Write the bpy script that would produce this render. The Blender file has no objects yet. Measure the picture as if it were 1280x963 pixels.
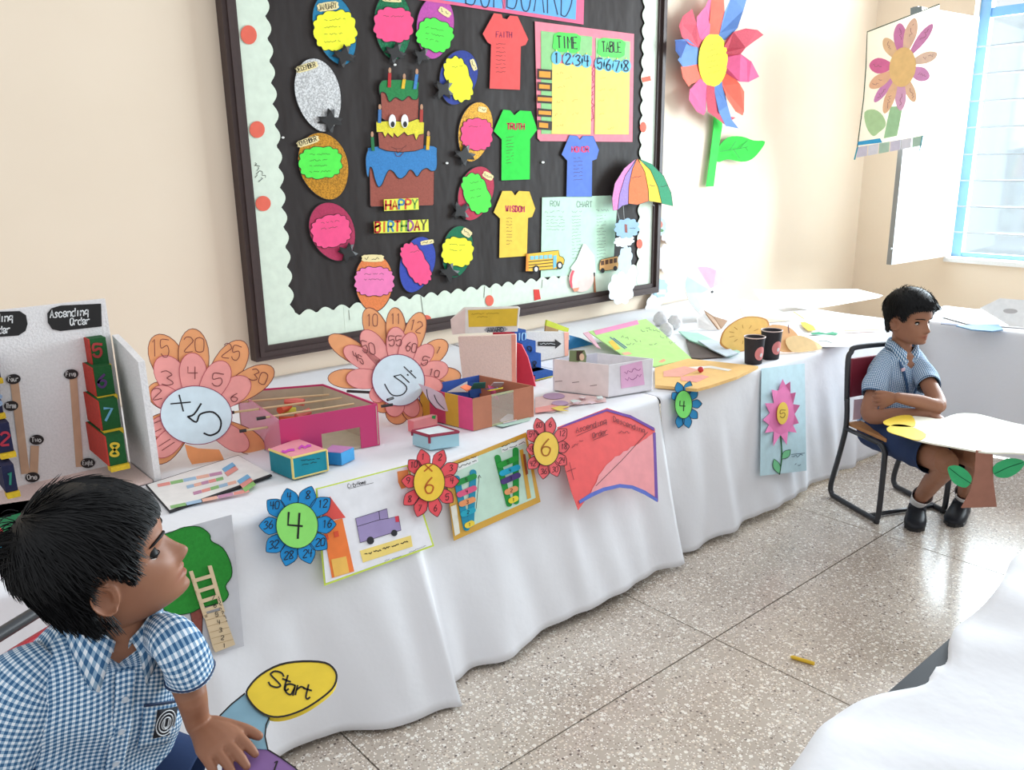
import bpy, bmesh, math, random
import numpy as np
from mathutils import Vector, Matrix
random.seed(7); RNG = np.random.default_rng(7)
scene = bpy.context.scene
COL = scene.collection
# ------------------------------------------------------------------ camera
W, H = 1280, 963
FPX = 1046.19
YAW, PITCH, ROLL = math.radians(49.442), math.radians(15.150), math.radians(-0.911)
CAM = np.array([0., 0., 1.5])
_f = np.array([math.cos(YAW)*math.cos(PITCH), math.sin(YAW)*math.cos(PITCH), -math.sin(PITCH)])
_r0 = np.array([math.sin(YAW), -math.cos(YAW), 0.]); _u0 = np.cross(_r0, _f)
_r = math.cos(ROLL)*_r0 + math.sin(ROLL)*_u0; _u = -math.sin(ROLL)*_r0 + math.cos(ROLL)*_u0
cd = bpy.data.cameras.new('camera'); cam = bpy.data.objects.new('camera', cd); COL.objects.link(cam)
cd.sensor_width = 36; cd.sensor_fit = 'HORIZONTAL'; cd.lens = FPX/W*36; cd.clip_start = .02; cd.clip_end = 100
cam.matrix_world = Matrix(((_r[0], _u[0], -_f[0], CAM[0]), (_r[1], _u[1], -_f[1], CAM[1]), (_r[2], _u[2], -_f[2], CAM[2]), (0, 0, 0, 1)))
scene.camera = cam
# ------------------------------------------------------------------ world, light, exposure
scene.view_settings.view_transform = 'Standard'; scene.view_settings.look = 'None'
scene.view_settings.gamma = 1; scene.view_settings.use_curve_mapping = False
scene.view_settings.exposure = 0.46
wd = bpy.data.worlds.new('sky'); scene.world = wd; wd.use_nodes = True
bg = wd.node_tree.nodes['Background']; bg.inputs[0].default_value = (.93, .97, 1, 1); bg.inputs[1].default_value = .72
def area(name, loc, rot, sx, sy, power, colr=(1, 1, 1), spread=180):
    l = bpy.data.lights.new(name, 'AREA'); l.shape = 'RECTANGLE'; l.size = sx; l.size_y = sy; l.energy = power; l.color = colr
    l.spread = math.radians(spread)
    o = bpy.data.objects.new(name, l); COL.objects.link(o); o.location = loc; o.rotation_euler = rot; return o
# daylight entering by the window in the right wall
area('window_daylight', (6.75, 1.25, 1.75), (0, math.radians(78), 0), 2.0, 2.5, 430, (.97, .985, 1))
# ------------------------------------------------------------------ pixel helpers: a pixel is a direction, a plane gives the distance
TZ, WY, X1 = 0.64, 3.20, 6.25
def ray(x, y): return _f + _r*(x-W/2)/FPX - _u*(y-H/2)/FPX
def proj(P):
    d = np.asarray(P, float)-CAM; return np.array([W/2+FPX*(d@_r)/(d@_f), H/2-FPX*(d@_u)/(d@_f)])
def atz(x, y, z): d = ray(x, y); return CAM + d*(z-CAM[2])/d[2]
def aty(x, y, Y): d = ray(x, y); return CAM + d*(Y-CAM[1])/d[1]
def atx(x, y, X): d = ray(x, y); return CAM + d*(X-CAM[0])/d[0]
def zat(base, py):          # height above base at which the vertical through base reaches pixel row py
    lo, hi = -1., 3.
    for _ in range(50):
        m = (lo+hi)/2
        if proj((base[0], base[1], m))[1] > py: lo = m
        else: hi = m
    return lo
class Plane:
    def __init__(s, o, n):
        s.o = np.asarray(o, float); n = np.asarray(n, float); s.n = n/np.linalg.norm(n)
        if s.n @ (CAM-s.o) < 0: s.n = -s.n
    def at(s, p, off=0.):
        d = ray(*p); return CAM + d*(((s.o + s.n*off - CAM) @ s.n)/(d @ s.n))
    @staticmethod
    def three(a, b, c): a, b, c = map(np.asarray, (a, b, c)); return Plane(a, np.cross(b-a, c-a))
class Zm:                   # coordinates read in an enlarged crop of the photograph
    def __init__(s, x0, y0, k): s.a = (x0, y0, k)
    def __call__(s, *pts):
        x0, y0, k = s.a; return [(x0+p[0]*k, y0+p[1]*k) for p in pts]
# ------------------------------------------------------------------ materials
def lin(c): return tuple(((v/255)/12.92 if v/255 <= .04045 else ((v/255+.055)/1.055)**2.4) for v in c)
_MC = {}
def M(rgb, kind='paper', rough=None, k=.88):
    key = (tuple(rgb), kind, rough)
    if key in _MC: return _MC[key]
    m = bpy.data.materials.new('%s_%02x%02x%02x' % ((kind,)+tuple(int(v) for v in rgb))); m.use_nodes = True
    nt = m.node_tree; N = nt.nodes; L = nt.links; b = N['Principled BSDF']
    c = tuple(v*k for v in lin(rgb)); b.inputs['Base Color'].default_value = (*c, 1)
    b.inputs['Specular IOR Level'].default_value = .25
    R = dict(paper=.75, card=.6, metal=.35, plastic=.35, cloth=.9, skin=.5, glitter=.45, wood=.6, foam=.9, ink=.6, hair=.35, leather=.4, crayon=.7, shiny=.25)[kind]
    b.inputs['Roughness'].default_value = rough if rough is not None else R
    tc = N.new('ShaderNodeTexCoord'); nz = N.new('ShaderNodeTexNoise')
    L.new(tc.outputs['Object'], nz.inputs['Vector'])
    def mixcol(fac, lo, hi):
        mr = N.new('ShaderNodeMapRange'); mr.inputs['To Min'].default_value = lo; mr.inputs['To Max'].default_value = hi
        mr.inputs['From Min'].default_value = .3; mr.inputs['From Max'].default_value = .7
        L.new(fac, mr.inputs['Value'])
        mx = N.new('ShaderNodeMix'); mx.data_type = 'RGBA'; mx.blend_type = 'MULTIPLY'; mx.inputs['Factor'].default_value = 1
        mx.inputs['A'].default_value = (*c, 1); L.new(mr.outputs[0], mx.inputs['B']); L.new(mx.outputs['Result'], b.inputs['Base Color'])
    def bump(h, s, d=.002):
        bp = N.new('ShaderNodeBump'); bp.inputs['Strength'].default_value = s; bp.inputs['Distance'].default_value = d
        L.new(h, bp.inputs['Height']); L.new(bp.outputs[0], b.inputs['Normal'])
    if kind in ('paper', 'card', 'foam', 'ink', 'leather', 'wood'):
        nz.inputs['Scale'].default_value = 28 if kind != 'foam' else 160; mixcol(nz.outputs['Fac'], .94, 1.04)
        if kind == 'foam': bump(nz.outputs['Fac'], .5, .003)
        if kind == 'wood': nz.inputs['Scale'].default_value = 9; nz.inputs['Distortion'].default_value = 3
    elif kind == 'crayon':
        nz.inputs['Scale'].default_value = 70; nz.inputs['Distortion'].default_value = 2; mixcol(nz.outputs['Fac'], .84, 1.08)
    elif kind == 'glitter':
        nz.inputs['Scale'].default_value = 190; nz.inputs['Detail'].default_value = 0; mixcol(nz.outputs['Fac'], .68, 1.25)
        b.inputs['Metallic'].default_value = .25
    elif kind == 'cloth':
        nz.inputs['Scale'].default_value = 7; nz.inputs['Detail'].default_value = 4; bump(nz.outputs['Fac'], .35, .015)
    elif kind == 'metal': b.inputs['Metallic'].default_value = .0; b.inputs['Specular IOR Level'].default_value = .6
    elif kind == 'hair': b.inputs['Specular IOR Level'].default_value = .45
    elif kind in ('plastic', 'shiny'): b.inputs['Specular IOR Level'].default_value = .5
    elif kind == 'skin':
        nz.inputs['Scale'].default_value = 18; mixcol(nz.outputs['Fac'], .93, 1.05)
        b.inputs['Subsurface Weight'].default_value = .12; b.inputs['Subsurface Radius'].default_value = (.012, .005, .003)
    _MC[key] = m; return m
# ------------------------------------------------------------------ objects
def thin(rgb):              # paper that lets light through
    m = bpy.data.materials.new('thin_paper'); m.use_nodes = True; N = m.node_tree.nodes; L = m.node_tree.links; b = N['Principled BSDF']
    b.inputs['Base Color'].default_value = (*lin(rgb), 1); b.inputs['Roughness'].default_value = .8; t = N.new('ShaderNodeBsdfTranslucent'); t.inputs[0].default_value = (*lin(rgb), 1)
    x = N.new('ShaderNodeMixShader'); x.inputs[0].default_value = .45; L.new(b.outputs[0], x.inputs[1]); L.new(t.outputs[0], x.inputs[2]); L.new(x.outputs[0], N['Material Output'].inputs[0]); return m
def base_of(o):
    v = np.zeros(3)
    while o is not None: v += np.array(o.location); o = o.parent
    return v
def thing(name, label, cat, loc, group=None):
    o = bpy.data.objects.new(name, None); COL.objects.link(o); o.empty_display_size = .05
    o.location = [float(v) for v in loc]; o['label'] = label; o['category'] = cat
    if group: o['group'] = group
    return o
def tag(o, label, cat, group=None):
    o['label'] = label; o['category'] = cat
    if group: o['group'] = group
    return o
def mk(name, V, Fc, mat, parent=None, smooth=False, uv=None, label=None):
    V = np.asarray(V, float)
    if parent is None:
        b = np.array([(V[:, 0].min()+V[:, 0].max())/2, (V[:, 1].min()+V[:, 1].max())/2, V[:, 2].min()])
        off = b
    else: off = base_of(parent); b = np.zeros(3)
    me = bpy.data.meshes.new(name); me.from_pydata((V-off).tolist(), [], [tuple(int(i) for i in f) for f in Fc])
    for m in (mat if isinstance(mat, (list, tuple)) else [mat]): me.materials.append(m)
    if uv is not None:
        ul = me.uv_layers.new(name='UVMap')
        for lp in me.loops: ul.data[lp.index].uv = uv[lp.vertex_index]
    me.validate(); me.update()
    if smooth: me.polygons.foreach_set('use_smooth', [True]*len(me.polygons))
    o = bpy.data.objects.new(name, me); COL.objects.link(o); o.location = [float(v) for v in b]; o.parent = parent
    if label: o['label'] = label
    return o
def fixn(o):
    bm = bmesh.new(); bm.from_mesh(o.data); bmesh.ops.recalc_face_normals(bm, faces=bm.faces); bm.to_mesh(o.data); bm.free(); return o
def structure(o): o['kind'] = 'structure'; return o
class B:                    # collects shapes into one mesh
    def __init__(s): s.V = []; s.F = []; s.uv = []
    def add(s, V, Fc):
        n = len(s.V); s.V += [tuple(v) for v in V]; s.F += [tuple(i+n for i in f) for f in Fc]; return s
    def hexa(s, b4, t4):    # two quads, same winding
        return s.add(list(b4)+list(t4), [(3, 2, 1, 0), (4, 5, 6, 7), (0, 1, 5, 4), (1, 2, 6, 5), (2, 3, 7, 6), (3, 0, 4, 7)])
    def box(s, lo, hi):
        (a, b, c), (d, e, f) = lo, hi
        return s.hexa([(a, b, c), (d, b, c), (d, e, c), (a, e, c)], [(a, b, f), (d, b, f), (d, e, f), (a, e, f)])
    def slab(s, quad, n, th):   # quad pushed along n by th
        n = np.asarray(n, float); return s.hexa([np.asarray(q) for q in quad], [np.asarray(q)+n*th for q in quad])
    def tube(s, pts, r, n=8, caps=True):
        P = [np.asarray(p, float) for p in pts]; R = r if hasattr(r, '__len__') else [r]*len(P)
        t0 = P[1]-P[0]; t0 = t0/np.linalg.norm(t0)
        a = np.cross(t0, [0, 0, 1.]); a = a if np.linalg.norm(a) > 1e-3 else np.cross(t0, [1., 0, 0]); a /= np.linalg.norm(a)
        V = []; Fc = []
        for i, p in enumerate(P):
            t = P[min(i+1, len(P)-1)]-P[max(i-1, 0)]; t = t/(np.linalg.norm(t)+1e-12)
            a = a-t*(a@t); a /= np.linalg.norm(a)+1e-12; b = np.cross(t, a)
            for k in range(n):
                q = 2*math.pi*k/n; V.append(p+R[i]*(math.cos(q)*a+math.sin(q)*b))
        for i in range(len(P)-1):
            for k in range(n): Fc.append((i*n+k, i*n+(k+1) % n, (i+1)*n+(k+1) % n, (i+1)*n+k))
        if caps: Fc.append(tuple(range(n-1, -1, -1))); Fc.append(tuple((len(P)-1)*n+k for k in range(n)))
        return s.add(V, Fc)
    def loft(s, rings, close=True, cap0=False, cap1=False):
        n = len(rings[0]); V = [v for r in rings for v in r]; Fc = []
        for i in range(len(rings)-1):
            for k in range(n if close else n-1): Fc.append((i*n+k, i*n+(k+1) % n, (i+1)*n+(k+1) % n, (i+1)*n+k))
        if cap0: Fc.append(tuple(range(n-1, -1, -1)))
        if cap1: Fc.append(tuple((len(rings)-1)*n+k for k in range(n)))
        return s.add(V, Fc)
    def build(s, name, mat, parent=None, smooth=False, label=None, fix=False):
        o = mk(name, s.V, s.F, mat, parent, smooth, None, label)
        return fixn(o) if fix else o
def catmull(pts, n=6, closed=False):
    P = np.asarray(pts, float); m = len(P); out = []
    for i in range(m if closed else m-1):
        p0, p1, p2, p3 = (P[(i-1) % m], P[i % m], P[(i+1) % m], P[(i+2) % m]) if closed else (P[max(i-1, 0)], P[i], P[i+1], P[min(i+2, m-1)])
        for k in range(n):
            t = k/n; out.append(.5*((2*p1)+(-p0+p2)*t+(2*p0-5*p1+4*p2-p3)*t*t+(-p0+3*p1-3*p2+p3)*t**3))
    if not closed: out.append(P[-1])
    return [tuple(v) for v in out]
# ---- flat pieces outlined in pixels, lying on a plane
ZMIN = None                 # lowest height a piece standing on the table may reach
def flat(name, pts, pl, off, mat, parent=None, th=.0015, label=None, bend=None):
    """pts: pixel outline; bend(i,p)->extra distance off the plane"""
    n = len(pts)
    f = [pl.at(p, off+th+(bend(i, p) if bend else 0)) for i, p in enumerate(pts)]
    if ZMIN is not None: f = [np.array([v[0], v[1], max(v[2], ZMIN+max(0, pl.n[2])*th)]) for v in f]
    V = f + [v-pl.n*th for v in f]
    Fc = [tuple(range(n)), tuple(range(2*n-1, n-1, -1))]+[(i, i+n, (i+1) % n+n, (i+1) % n) for i in range(n)]
    return fixn(mk(name, V, Fc, mat, parent, False, None, label))
def strokes(name, lines, pl, off, wpx, mat, parent, closed=False):
    """marker lines (pixel polylines) as thin flat ribbons"""
    b = B()
    for ln in lines:
        P = np.asarray(ln, float)
        if len(P) < 2: continue
        if closed: P = np.vstack([P, P[:1]])
        T = np.zeros_like(P); T[1:-1] = P[2:]-P[:-2]; T[0] = P[1]-P[0]; T[-1] = P[-1]-P[-2]
        if closed: T[0] = T[-1] = P[1]-P[-2]
        T /= np.linalg.norm(T, axis=1)[:, None]+1e-9; Nn = np.stack([-T[:, 1], T[:, 0]], 1)*wpx/2
        if not closed: P = P.copy(); P[0] -= T[0]*wpx*.3; P[-1] += T[-1]*wpx*.3
        a = [pl.at(p, off) for p in P+Nn]; c = [pl.at(p, off) for p in P-Nn]; m = len(P)
        b.add(a+c, [(i, i+1, m+i+1, m+i) for i in range(m-1)])
    if not b.V: return None
    o = b.build(name, mat, parent)
    if name in ('handwriting', 'names'): o['kind'] = 'stuff'
    return o
def ell(cx, cy, a, b, rot=0, n=28):
    c, s = math.cos(math.radians(rot)), math.sin(math.radians(rot))
    return [(cx+a*math.cos(t)*c-b*math.sin(t)*s, cy+a*math.cos(t)*s+b*math.sin(t)*c) for t in np.linspace(0, 2*math.pi, n, endpoint=False)]
def cloudy(cx, cy, a, b, rot=0, nb=12, amp=.075, n=90, sq=.75):
    c, s = math.cos(math.radians(rot)), math.sin(math.radians(rot)); out = []
    for t in np.linspace(0, 2*math.pi, n, endpoint=False):
        k = 1-amp+amp*abs(math.sin(t*nb/2))*1.4
        u = a*k*math.copysign(abs(math.cos(t))**sq, math.cos(t)); v = b*k*math.copysign(abs(math.sin(t))**sq, math.sin(t))
        out.append((cx+u*c-v*s, cy+u*s+v*c))
    return out
def rect(cx, cy, w, h, rot=0):
    c, s = math.cos(math.radians(rot)), math.sin(math.radians(rot))
    return [(cx+u*c-v*s, cy+u*s+v*c) for u, v in ((-w/2, -h/2), (w/2, -h/2), (w/2, h/2), (-w/2, h/2))]
def petal(c, t, w, pt=.0, n=9, root=.25):
    """petal from centre c to tip t, half width w; pt>0 makes a pointed tip"""
    c = np.asarray(c, float); t = np.asarray(t, float); d = t-c; L = np.linalg.norm(d); d /= L; nn = np.array([-d[1], d[0]]); out = []
    for s in (1, -1):
        side = []
        for i in range(n+1):
            q = math.sin(i/n*math.pi/2)
            ww = w*(root+(1-root)*math.sin(min(q/.62, 1)*math.pi/2)) if q < .62 else w*((1-((q-.62)/.38)**2)**.5*(1-pt)+(1-(q-.62)/.38)**.8*pt)
            side.append(c+d*L*q+nn*ww*s)
        out += side if s == 1 else side[::-1]
    return [tuple(p) for k, p in enumerate(out) if k == 0 or np.linalg.norm(np.subtract(p, out[k-1])) > 1e-6]
def leafshape(a, b, w, n=8):
    a = np.asarray(a, float); b = np.asarray(b, float); d = b-a; nn = np.array([-d[1], d[0]])/np.linalg.norm(d)*w
    return [tuple(a+d*i/n+nn*math.sin(math.pi*i/n)) for i in range(n+1)]+[tuple(a+d*i/n-nn*math.sin(math.pi*i/n)) for i in range(n-1, 0, -1)]
# ---- single-stroke handwriting, glyphs on a 4 x 6 grid
GL = {'A': '00 26 40|12 32', 'B': '00 06|06 36 45 34 03|03 34 42 30 00', 'C': '45 36 16 04 02 10 30 41', 'D': '00 06|06 26 44 42 20 00', 'E': '46 06 00 40|03 33', 'F': '46 06 00|03 33',
 'G': '45 36 16 04 02 10 30 42 43 23', 'H': '00 06|40 46|03 43', 'I': '20 26', 'J': '46 41 30 10 01', 'K': '00 06|46 03 40', 'L': '06 00 40', 'M': '00 06 23 46 40', 'N': '00 06 40 46',
 'O': '26 05 02 10 30 42 45 26', 'P': '00 06 36 45 44 33 03', 'R': '00 06 36 45 44 33 03|23 40', 'S': '45 36 16 05 04 32 41 30 10 01', 'T': '06 46|26 20', 'U': '06 02 10 30 42 46', 'V': '06 20 46',
 'W': '06 10 24 30 46', 'X': '06 40|00 46', 'Y': '06 23 46|23 20', 'Z': '06 46 00 40', '0': '26 05 01 10 30 41 45 26', '1': '15 26 20', '2': '05 16 36 45 44 00 40', '3': '05 26 45 34 23|23 42 41 20 00',
 '4': '06 03 43|36 30', '5': '46 06 03 34 42 30 10 01', '6': '36 14 02 10 30 42 33 13 02', '7': '06 46 10', '8': '23 05 16 36 45 23 01 10 30 41 23', '9': '43 23 04 06 36 45 43 20', '+': '13 53|31 35', '/': '13 53|35 35|31 31',
 'a': '44 24 03 01 10 30 43|44 40', 'b': '06 00|03 24 42 20 00', 'c': '43 24 03 01 10 30 41', 'd': '43 24 03 01 10 30 42|46 40', 'e': '02 42 34 14 02 10 30 41', 'f': '46 26 10|04 34', 'g': '44 14 02 11 42|44 4a', 'h': '06 00|03 24 43 40',
 'i': '24 20|26 26', 'n': '04 00|02 24 43 40', 'o': '24 02 10 30 42 24', 'r': '04 00|02 24 44', 's': '43 24 13 31 20 00', 't': '26 21 30 41|04 44', 'u': '04 01 10 30 44|44 40', 'v': '04 20 44', 'w': '04 10 23 30 44', 'm': '04 00|02 13 20|22 34 40', 'l': '26 20', 'y': '04 21|44 0a', 'x': '04 40|00 44', ' ': '', '*': '04 40|00 44'}
_CURVY = set('BCDGJOPRSU0235689abcdefghnorstum')
def glyph(ch):
    out = []
    for st in GL.get(ch, '').split('|'):
        if not st: continue
        p = [(int(s[0])/4, (-1.5 if s[1] == 'a' else int(s[1]))/6) for s in st.split()]
        if ch in _CURVY and len(p) > 2: p = catmull(p, 4)
        out.append(p)
    return out
def text_lines(s, p0, u, v, jit=0.):
    """p0 baseline start px, u px vector for one character advance, v px vector for cap height"""
    L = []; p0 = np.asarray(p0, float); u = np.asarray(u, float); v = np.asarray(v, float)
    for i, ch in enumerate(s):
        for st in glyph(ch): L.append([tuple(p0+u*(i+.74*x)+v*y) for x, y in st])
    return L
def write(s, p0, u, v, pl, off, mat, parent, w=1.2, name='lettering'):
    return strokes(name, text_lines(s, p0, u, v), pl, off, w, mat, parent)
def scribble(p0, p1, amp, n=None):
    p0 = np.asarray(p0, float); p1 = np.asarray(p1, float); L = np.linalg.norm(p1-p0); n = n or max(4, int(L/1.3)); d = (p1-p0)/L; nn = np.array([-d[1], d[0]])
    out = []; cur = []
    for i in range(n+1):
        if random.random() < .13 and len(cur) > 2: out.append(cur); cur = []; continue
        cur.append(tuple(p0+d*L*i/n+nn*amp*random.uniform(-1, 1)))
    if len(cur) > 1: out.append(cur)
    return out
INK = M((35, 32, 34), 'ink'); BROWNINK = M((120, 60, 60), 'ink'); REDINK = M((190, 40, 70), 'ink')
# ================================================================== the room
def terrazzo():
    m = bpy.data.materials.new('terrazzo'); m.use_nodes = True; nt = m.node_tree; N = nt.nodes; L = nt.links; b = N['Principled BSDF']
    tc = N.new('ShaderNodeNewGeometry'); prev = None
    ns = N.new('ShaderNodeTexNoise'); ns.inputs['Scale'].default_value = 3.2; L.new(tc.outputs['Position'], ns.inputs['Vector'])
    cr = N.new('ShaderNodeValToRGB'); cr.color_ramp.elements[0].position = .3; cr.color_ramp.elements[1].position = .7
    cr.color_ramp.elements[0].color = (*lin((178, 164, 150)), 1); cr.color_ramp.elements[1].color = (*lin((197, 184, 171)), 1)
    L.new(ns.outputs['Fac'], cr.inputs[0]); prev = cr.outputs[0]
    for sc, thr, colr, frac in ((62, .36, (236, 230, 220), .36), (95, .36, (222, 208, 192), .5), (75, .30, (112, 100, 94), .16), (130, .34, (146, 130, 118), .3), (150, .34, (246, 240, 232), .4)):
        v = N.new('ShaderNodeTexVoronoi'); v.inputs['Scale'].default_value = sc; v.inputs['Randomness'].default_value = 1
        L.new(tc.outputs['Position'], v.inputs['Vector'])
        sep = N.new('ShaderNodeSeparateColor'); L.new(v.outputs['Color'], sep.inputs[0])
        lt = N.new('ShaderNodeMath'); lt.operation = 'LESS_THAN'; lt.inputs[1].default_value = thr; L.new(v.outputs['Distance'], lt.inputs[0])
        l2 = N.new('ShaderNodeMath'); l2.operation = 'LESS_THAN'; l2.inputs[1].default_value = frac; L.new(sep.outputs[0], l2.inputs[0])
        mu = N.new('ShaderNodeMath'); mu.operation = 'MULTIPLY'; L.new(lt.outputs[0], mu.inputs[0]); L.new(l2.outputs[0], mu.inputs[1])
        mx = N.new('ShaderNodeMix'); mx.data_type = 'RGBA'; L.new(mu.outputs[0], mx.inputs['Factor']); L.new(prev, mx.inputs['A']); mx.inputs['B'].default_value = (*lin(colr), 1)
        prev = mx.outputs['Result']
    L.new(prev, b.inputs['Base Color']); b.inputs['Roughness'].default_value = .26; b.inputs['Specular IOR Level'].default_value = .9
    return m
def wallmat():
    m = bpy.data.materials.new('cream_wall'); m.use_nodes = True; nt = m.node_tree; N = nt.nodes; L = nt.links; b = N['Principled BSDF']
    g = N.new('ShaderNodeNewGeometry'); n = N.new('ShaderNodeTexNoise'); n.inputs['Scale'].default_value = 2.5; n.inputs['Detail'].default_value = 6
    L.new(g.outputs['Position'], n.inputs['Vector'])
    cr = N.new('ShaderNodeValToRGB'); cr.color_ramp.elements[0].color = (*lin((227, 209, 187)), 1); cr.color_ramp.elements[1].color = (*lin((235, 218, 197)), 1)
    L.new(n.outputs['Fac'], cr.inputs[0]); L.new(cr.outputs[0], b.inputs['Base Color']); b.inputs['Roughness'].default_value = .65; b.inputs['Specular IOR Level'].default_value = .25
    return m
TERR = terrazzo(); WALL = wallmat()
fl = structure(B().box((-2.6, -2.4, -.12), (X1+.2, WY+.2, -.006)).build('floor', M((96, 88, 82), 'foam')))
P0x, P0y, PS = .904, 1.395, 1.129
pan = {}
for i in range(-3, 5):
    for j in range(-4, 3):
        x0 = P0x+i*PS+.0025; x1 = min(P0x+(i+1)*PS-.0025, X1); y0 = P0y+j*PS+.0025; y1 = min(P0y+(j+1)*PS-.0025, WY)
        if y1-y0 < .05 or x1-x0 < .05: continue
        key = (round(x1-x0, 3), round(y1-y0, 3))
        if key not in pan:
            o = B().box((x0, y0, -.006), (x1, y1, 0)).build('floor_panel', TERR); pan[key] = (o, x0, y0)
            o.parent = fl; o.location = Vector(o.location)-fl.location
        else:
            s, sx, sy = pan[key]; o = s.copy(); COL.objects.link(o); o.location = Vector(s.location)+Vector((x0-sx, y0-sy, 0))
structure(B().box((-2.6, WY, -.006), (X1+.2, WY+.2, 3.2)).build('wall_back', WALL))
# right wall around the window opening
WZ0, WZ1, WY0, WY1 = .775, 2.9, -.1, 2.53
b = B()
b.box((X1, -2.4, -.006), (X1+.22, WY, WZ0)); b.box((X1, WY1, WZ0), (X1+.22, WY, 3.2)); b.box((X1, -2.4, WZ0), (X1+.22, WY0, 3.2)); b.box((X1, WY0, WZ1), (X1+.22, WY1, 3.2))
structure(b.build('wall_right', WALL))
# window: sill, blue steel frame, bars, panes
win = thing('window_1', 'tall window with blue steel frame and thin horizontal bars', 'window', (X1+.1, 1.6, WZ0)); win['kind'] = 'structure'; del win['category']
BLUE = M((120, 176, 226), 'metal'); WHITE = M((245, 245, 245), 'metal'); GREY = M((150, 156, 160), 'metal')
B().box((X1-.03, WY0, WZ0-.03), (X1+.2, WY1, WZ0)).build('window_sill', M((240, 240, 238), 'foam'), win)
fx0, fx1 = X1+.10, X1+.14
zt = atx(1250, 14, X1+.1)[2]
for n_, lo, hi in (('frame_jamb', (fx0, WY1-.05, WZ0), (fx1, WY1, WZ1)), ('frame_jamb', (fx0, WY0, WZ0), (fx1, WY0+.05, WZ1)), ('frame_rail', (fx0, WY0, WZ0), (fx1, WY1, WZ0+.03)), ('frame_rail', (fx0, WY0, WZ1-.05), (fx1, WY1, WZ1)), ('frame_transom', (fx0, WY0, zt-.03), (fx1, WY1, zt+.03))):
    B().box(lo, hi).build(n_, WHITE if n_ == 'frame_jamb' else BLUE, win)
ym = atx(1205, 250, X1+.12)[1]
for k in range(3):
    yy = ym-k*.85
    B().box((fx0-.01, yy-.035, WZ0), (fx1+.01, yy+.035, WZ1)).build('frame_mullion', BLUE, win)
for py in (58, 92, 126, 159, 193, 226, 259, 292):
    p = atx(1230, py, X1+.06)
    B().tube([(X1+.06, WY0+.02, p[2]), (X1+.06, WY1-.02, p[2])], .006, 6).build('window_bar', GREY, win)
gl = bpy.data.materials.new('window_glass'); gl.use_nodes = True; _n = gl.node_tree.nodes; _l = gl.node_tree.links
_t = _n.new('ShaderNodeBsdfTransparent'); _t.inputs[0].default_value = (.90, .97, 1, 1); _g = _n.new('ShaderNodeBsdfGlossy'); _g.inputs['Roughness'].default_value = .05
_mx = _n.new('ShaderNodeMixShader'); _mx.inputs[0].default_value = .06; _l.new(_t.outputs[0], _mx.inputs[1]); _l.new(_g.outputs[0], _mx.inputs[2]); _l.new(_mx.outputs[0], _n['Material Output'].inputs[0])
for k in range(3):
    y1 = ym-k*.85-.035; y0 = max(ym-(k+1)*.85+.035, WY0+.03)
    B().box((X1+.118, y0, WZ0+.03), (X1+.122, y1, zt-.03)).build('window_pane', gl, win)
# garden greenery outside
# open casement leaf hinged at the left jamb
hy = WY1-.01
free = atz(1111, 331, WZ0+.01); hinge = np.array([X1+.03, hy, 0])
leaf = thing('window_leaf', 'white window shutter leaf swung open into the room beside the window', 'window leaf', (hinge[0], hinge[1], WZ0))
d = np.array([free[0]-hinge[0], free[1]-hinge[1], 0]); Lw = np.linalg.norm(d); d /= Lw; nn = np.array([-d[1], d[0], 0])
def leafbox(a0, a1, z0, z1, th, name, mat):
    q = [hinge+d*a0-nn*th/2, hinge+d*a1-nn*th/2, hinge+d*a1+nn*th/2, hinge+d*a0+nn*th/2]
    B().hexa([(*p[:2], z0) for p in q], [(*p[:2], z1) for p in q]).build(name, mat, leaf, fix=True)
fg = bpy.data.materials.new('frosted_glass'); fg.use_nodes = True; _n = fg.node_tree.nodes; _o = _n['Material Output']
_t = _n.new('ShaderNodeBsdfTranslucent'); _t.inputs[0].default_value = (.95, .96, .97, 1); _mx = _n.new('ShaderNodeMixShader'); _mx.inputs[0].default_value = .3
_d = _n.new('ShaderNodeBsdfTransparent'); _d.inputs[0].default_value = (.95, .96, .97, 1)
fg.node_tree.links.new(_t.outputs[0], _mx.inputs[2]); fg.node_tree.links.new(_n['Principled BSDF'].outputs[0], _mx.inputs[1]); _n['Principled BSDF'].inputs['Base Color'].default_value = (.9, .9, .9, 1)
_m2 = _n.new('ShaderNodeMixShader'); _m2.inputs[0].default_value = .35; fg.node_tree.links.new(_mx.outputs[0], _m2.inputs[1]); fg.node_tree.links.new(_d.outputs[0], _m2.inputs[2]); fg.node_tree.links.new(_m2.outputs[0], _o.inputs[0])
leafbox(0, Lw-.03, WZ0+.04, zt-.06, .008, 'panel', fg)
leafbox(Lw-.03, Lw, WZ0+.01, zt-.03, .034, 'stile', M((140, 140, 140), 'metal')); leafbox(0, .03, WZ0+.01, zt-.03, .03, 'stile', WHITE)
leafbox(.03, Lw-.03, WZ0+.01, WZ0+.04, .028, 'rail', M((228, 226, 222), 'metal')); leafbox(.03, Lw-.03, zt-.06, zt-.03, .028, 'rail', M((228, 226, 222), 'metal'))
d_leaf, L_leaf = d.copy(), Lw
lt_ = hinge+d*(Lw-.02)
B().tube([(lt_[0], lt_[1], WZ0+.12), (lt_[0]-.05, lt_[1]-.015, WZ0+.115)], .007, 6).build('latch', GREY, leaf)

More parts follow.
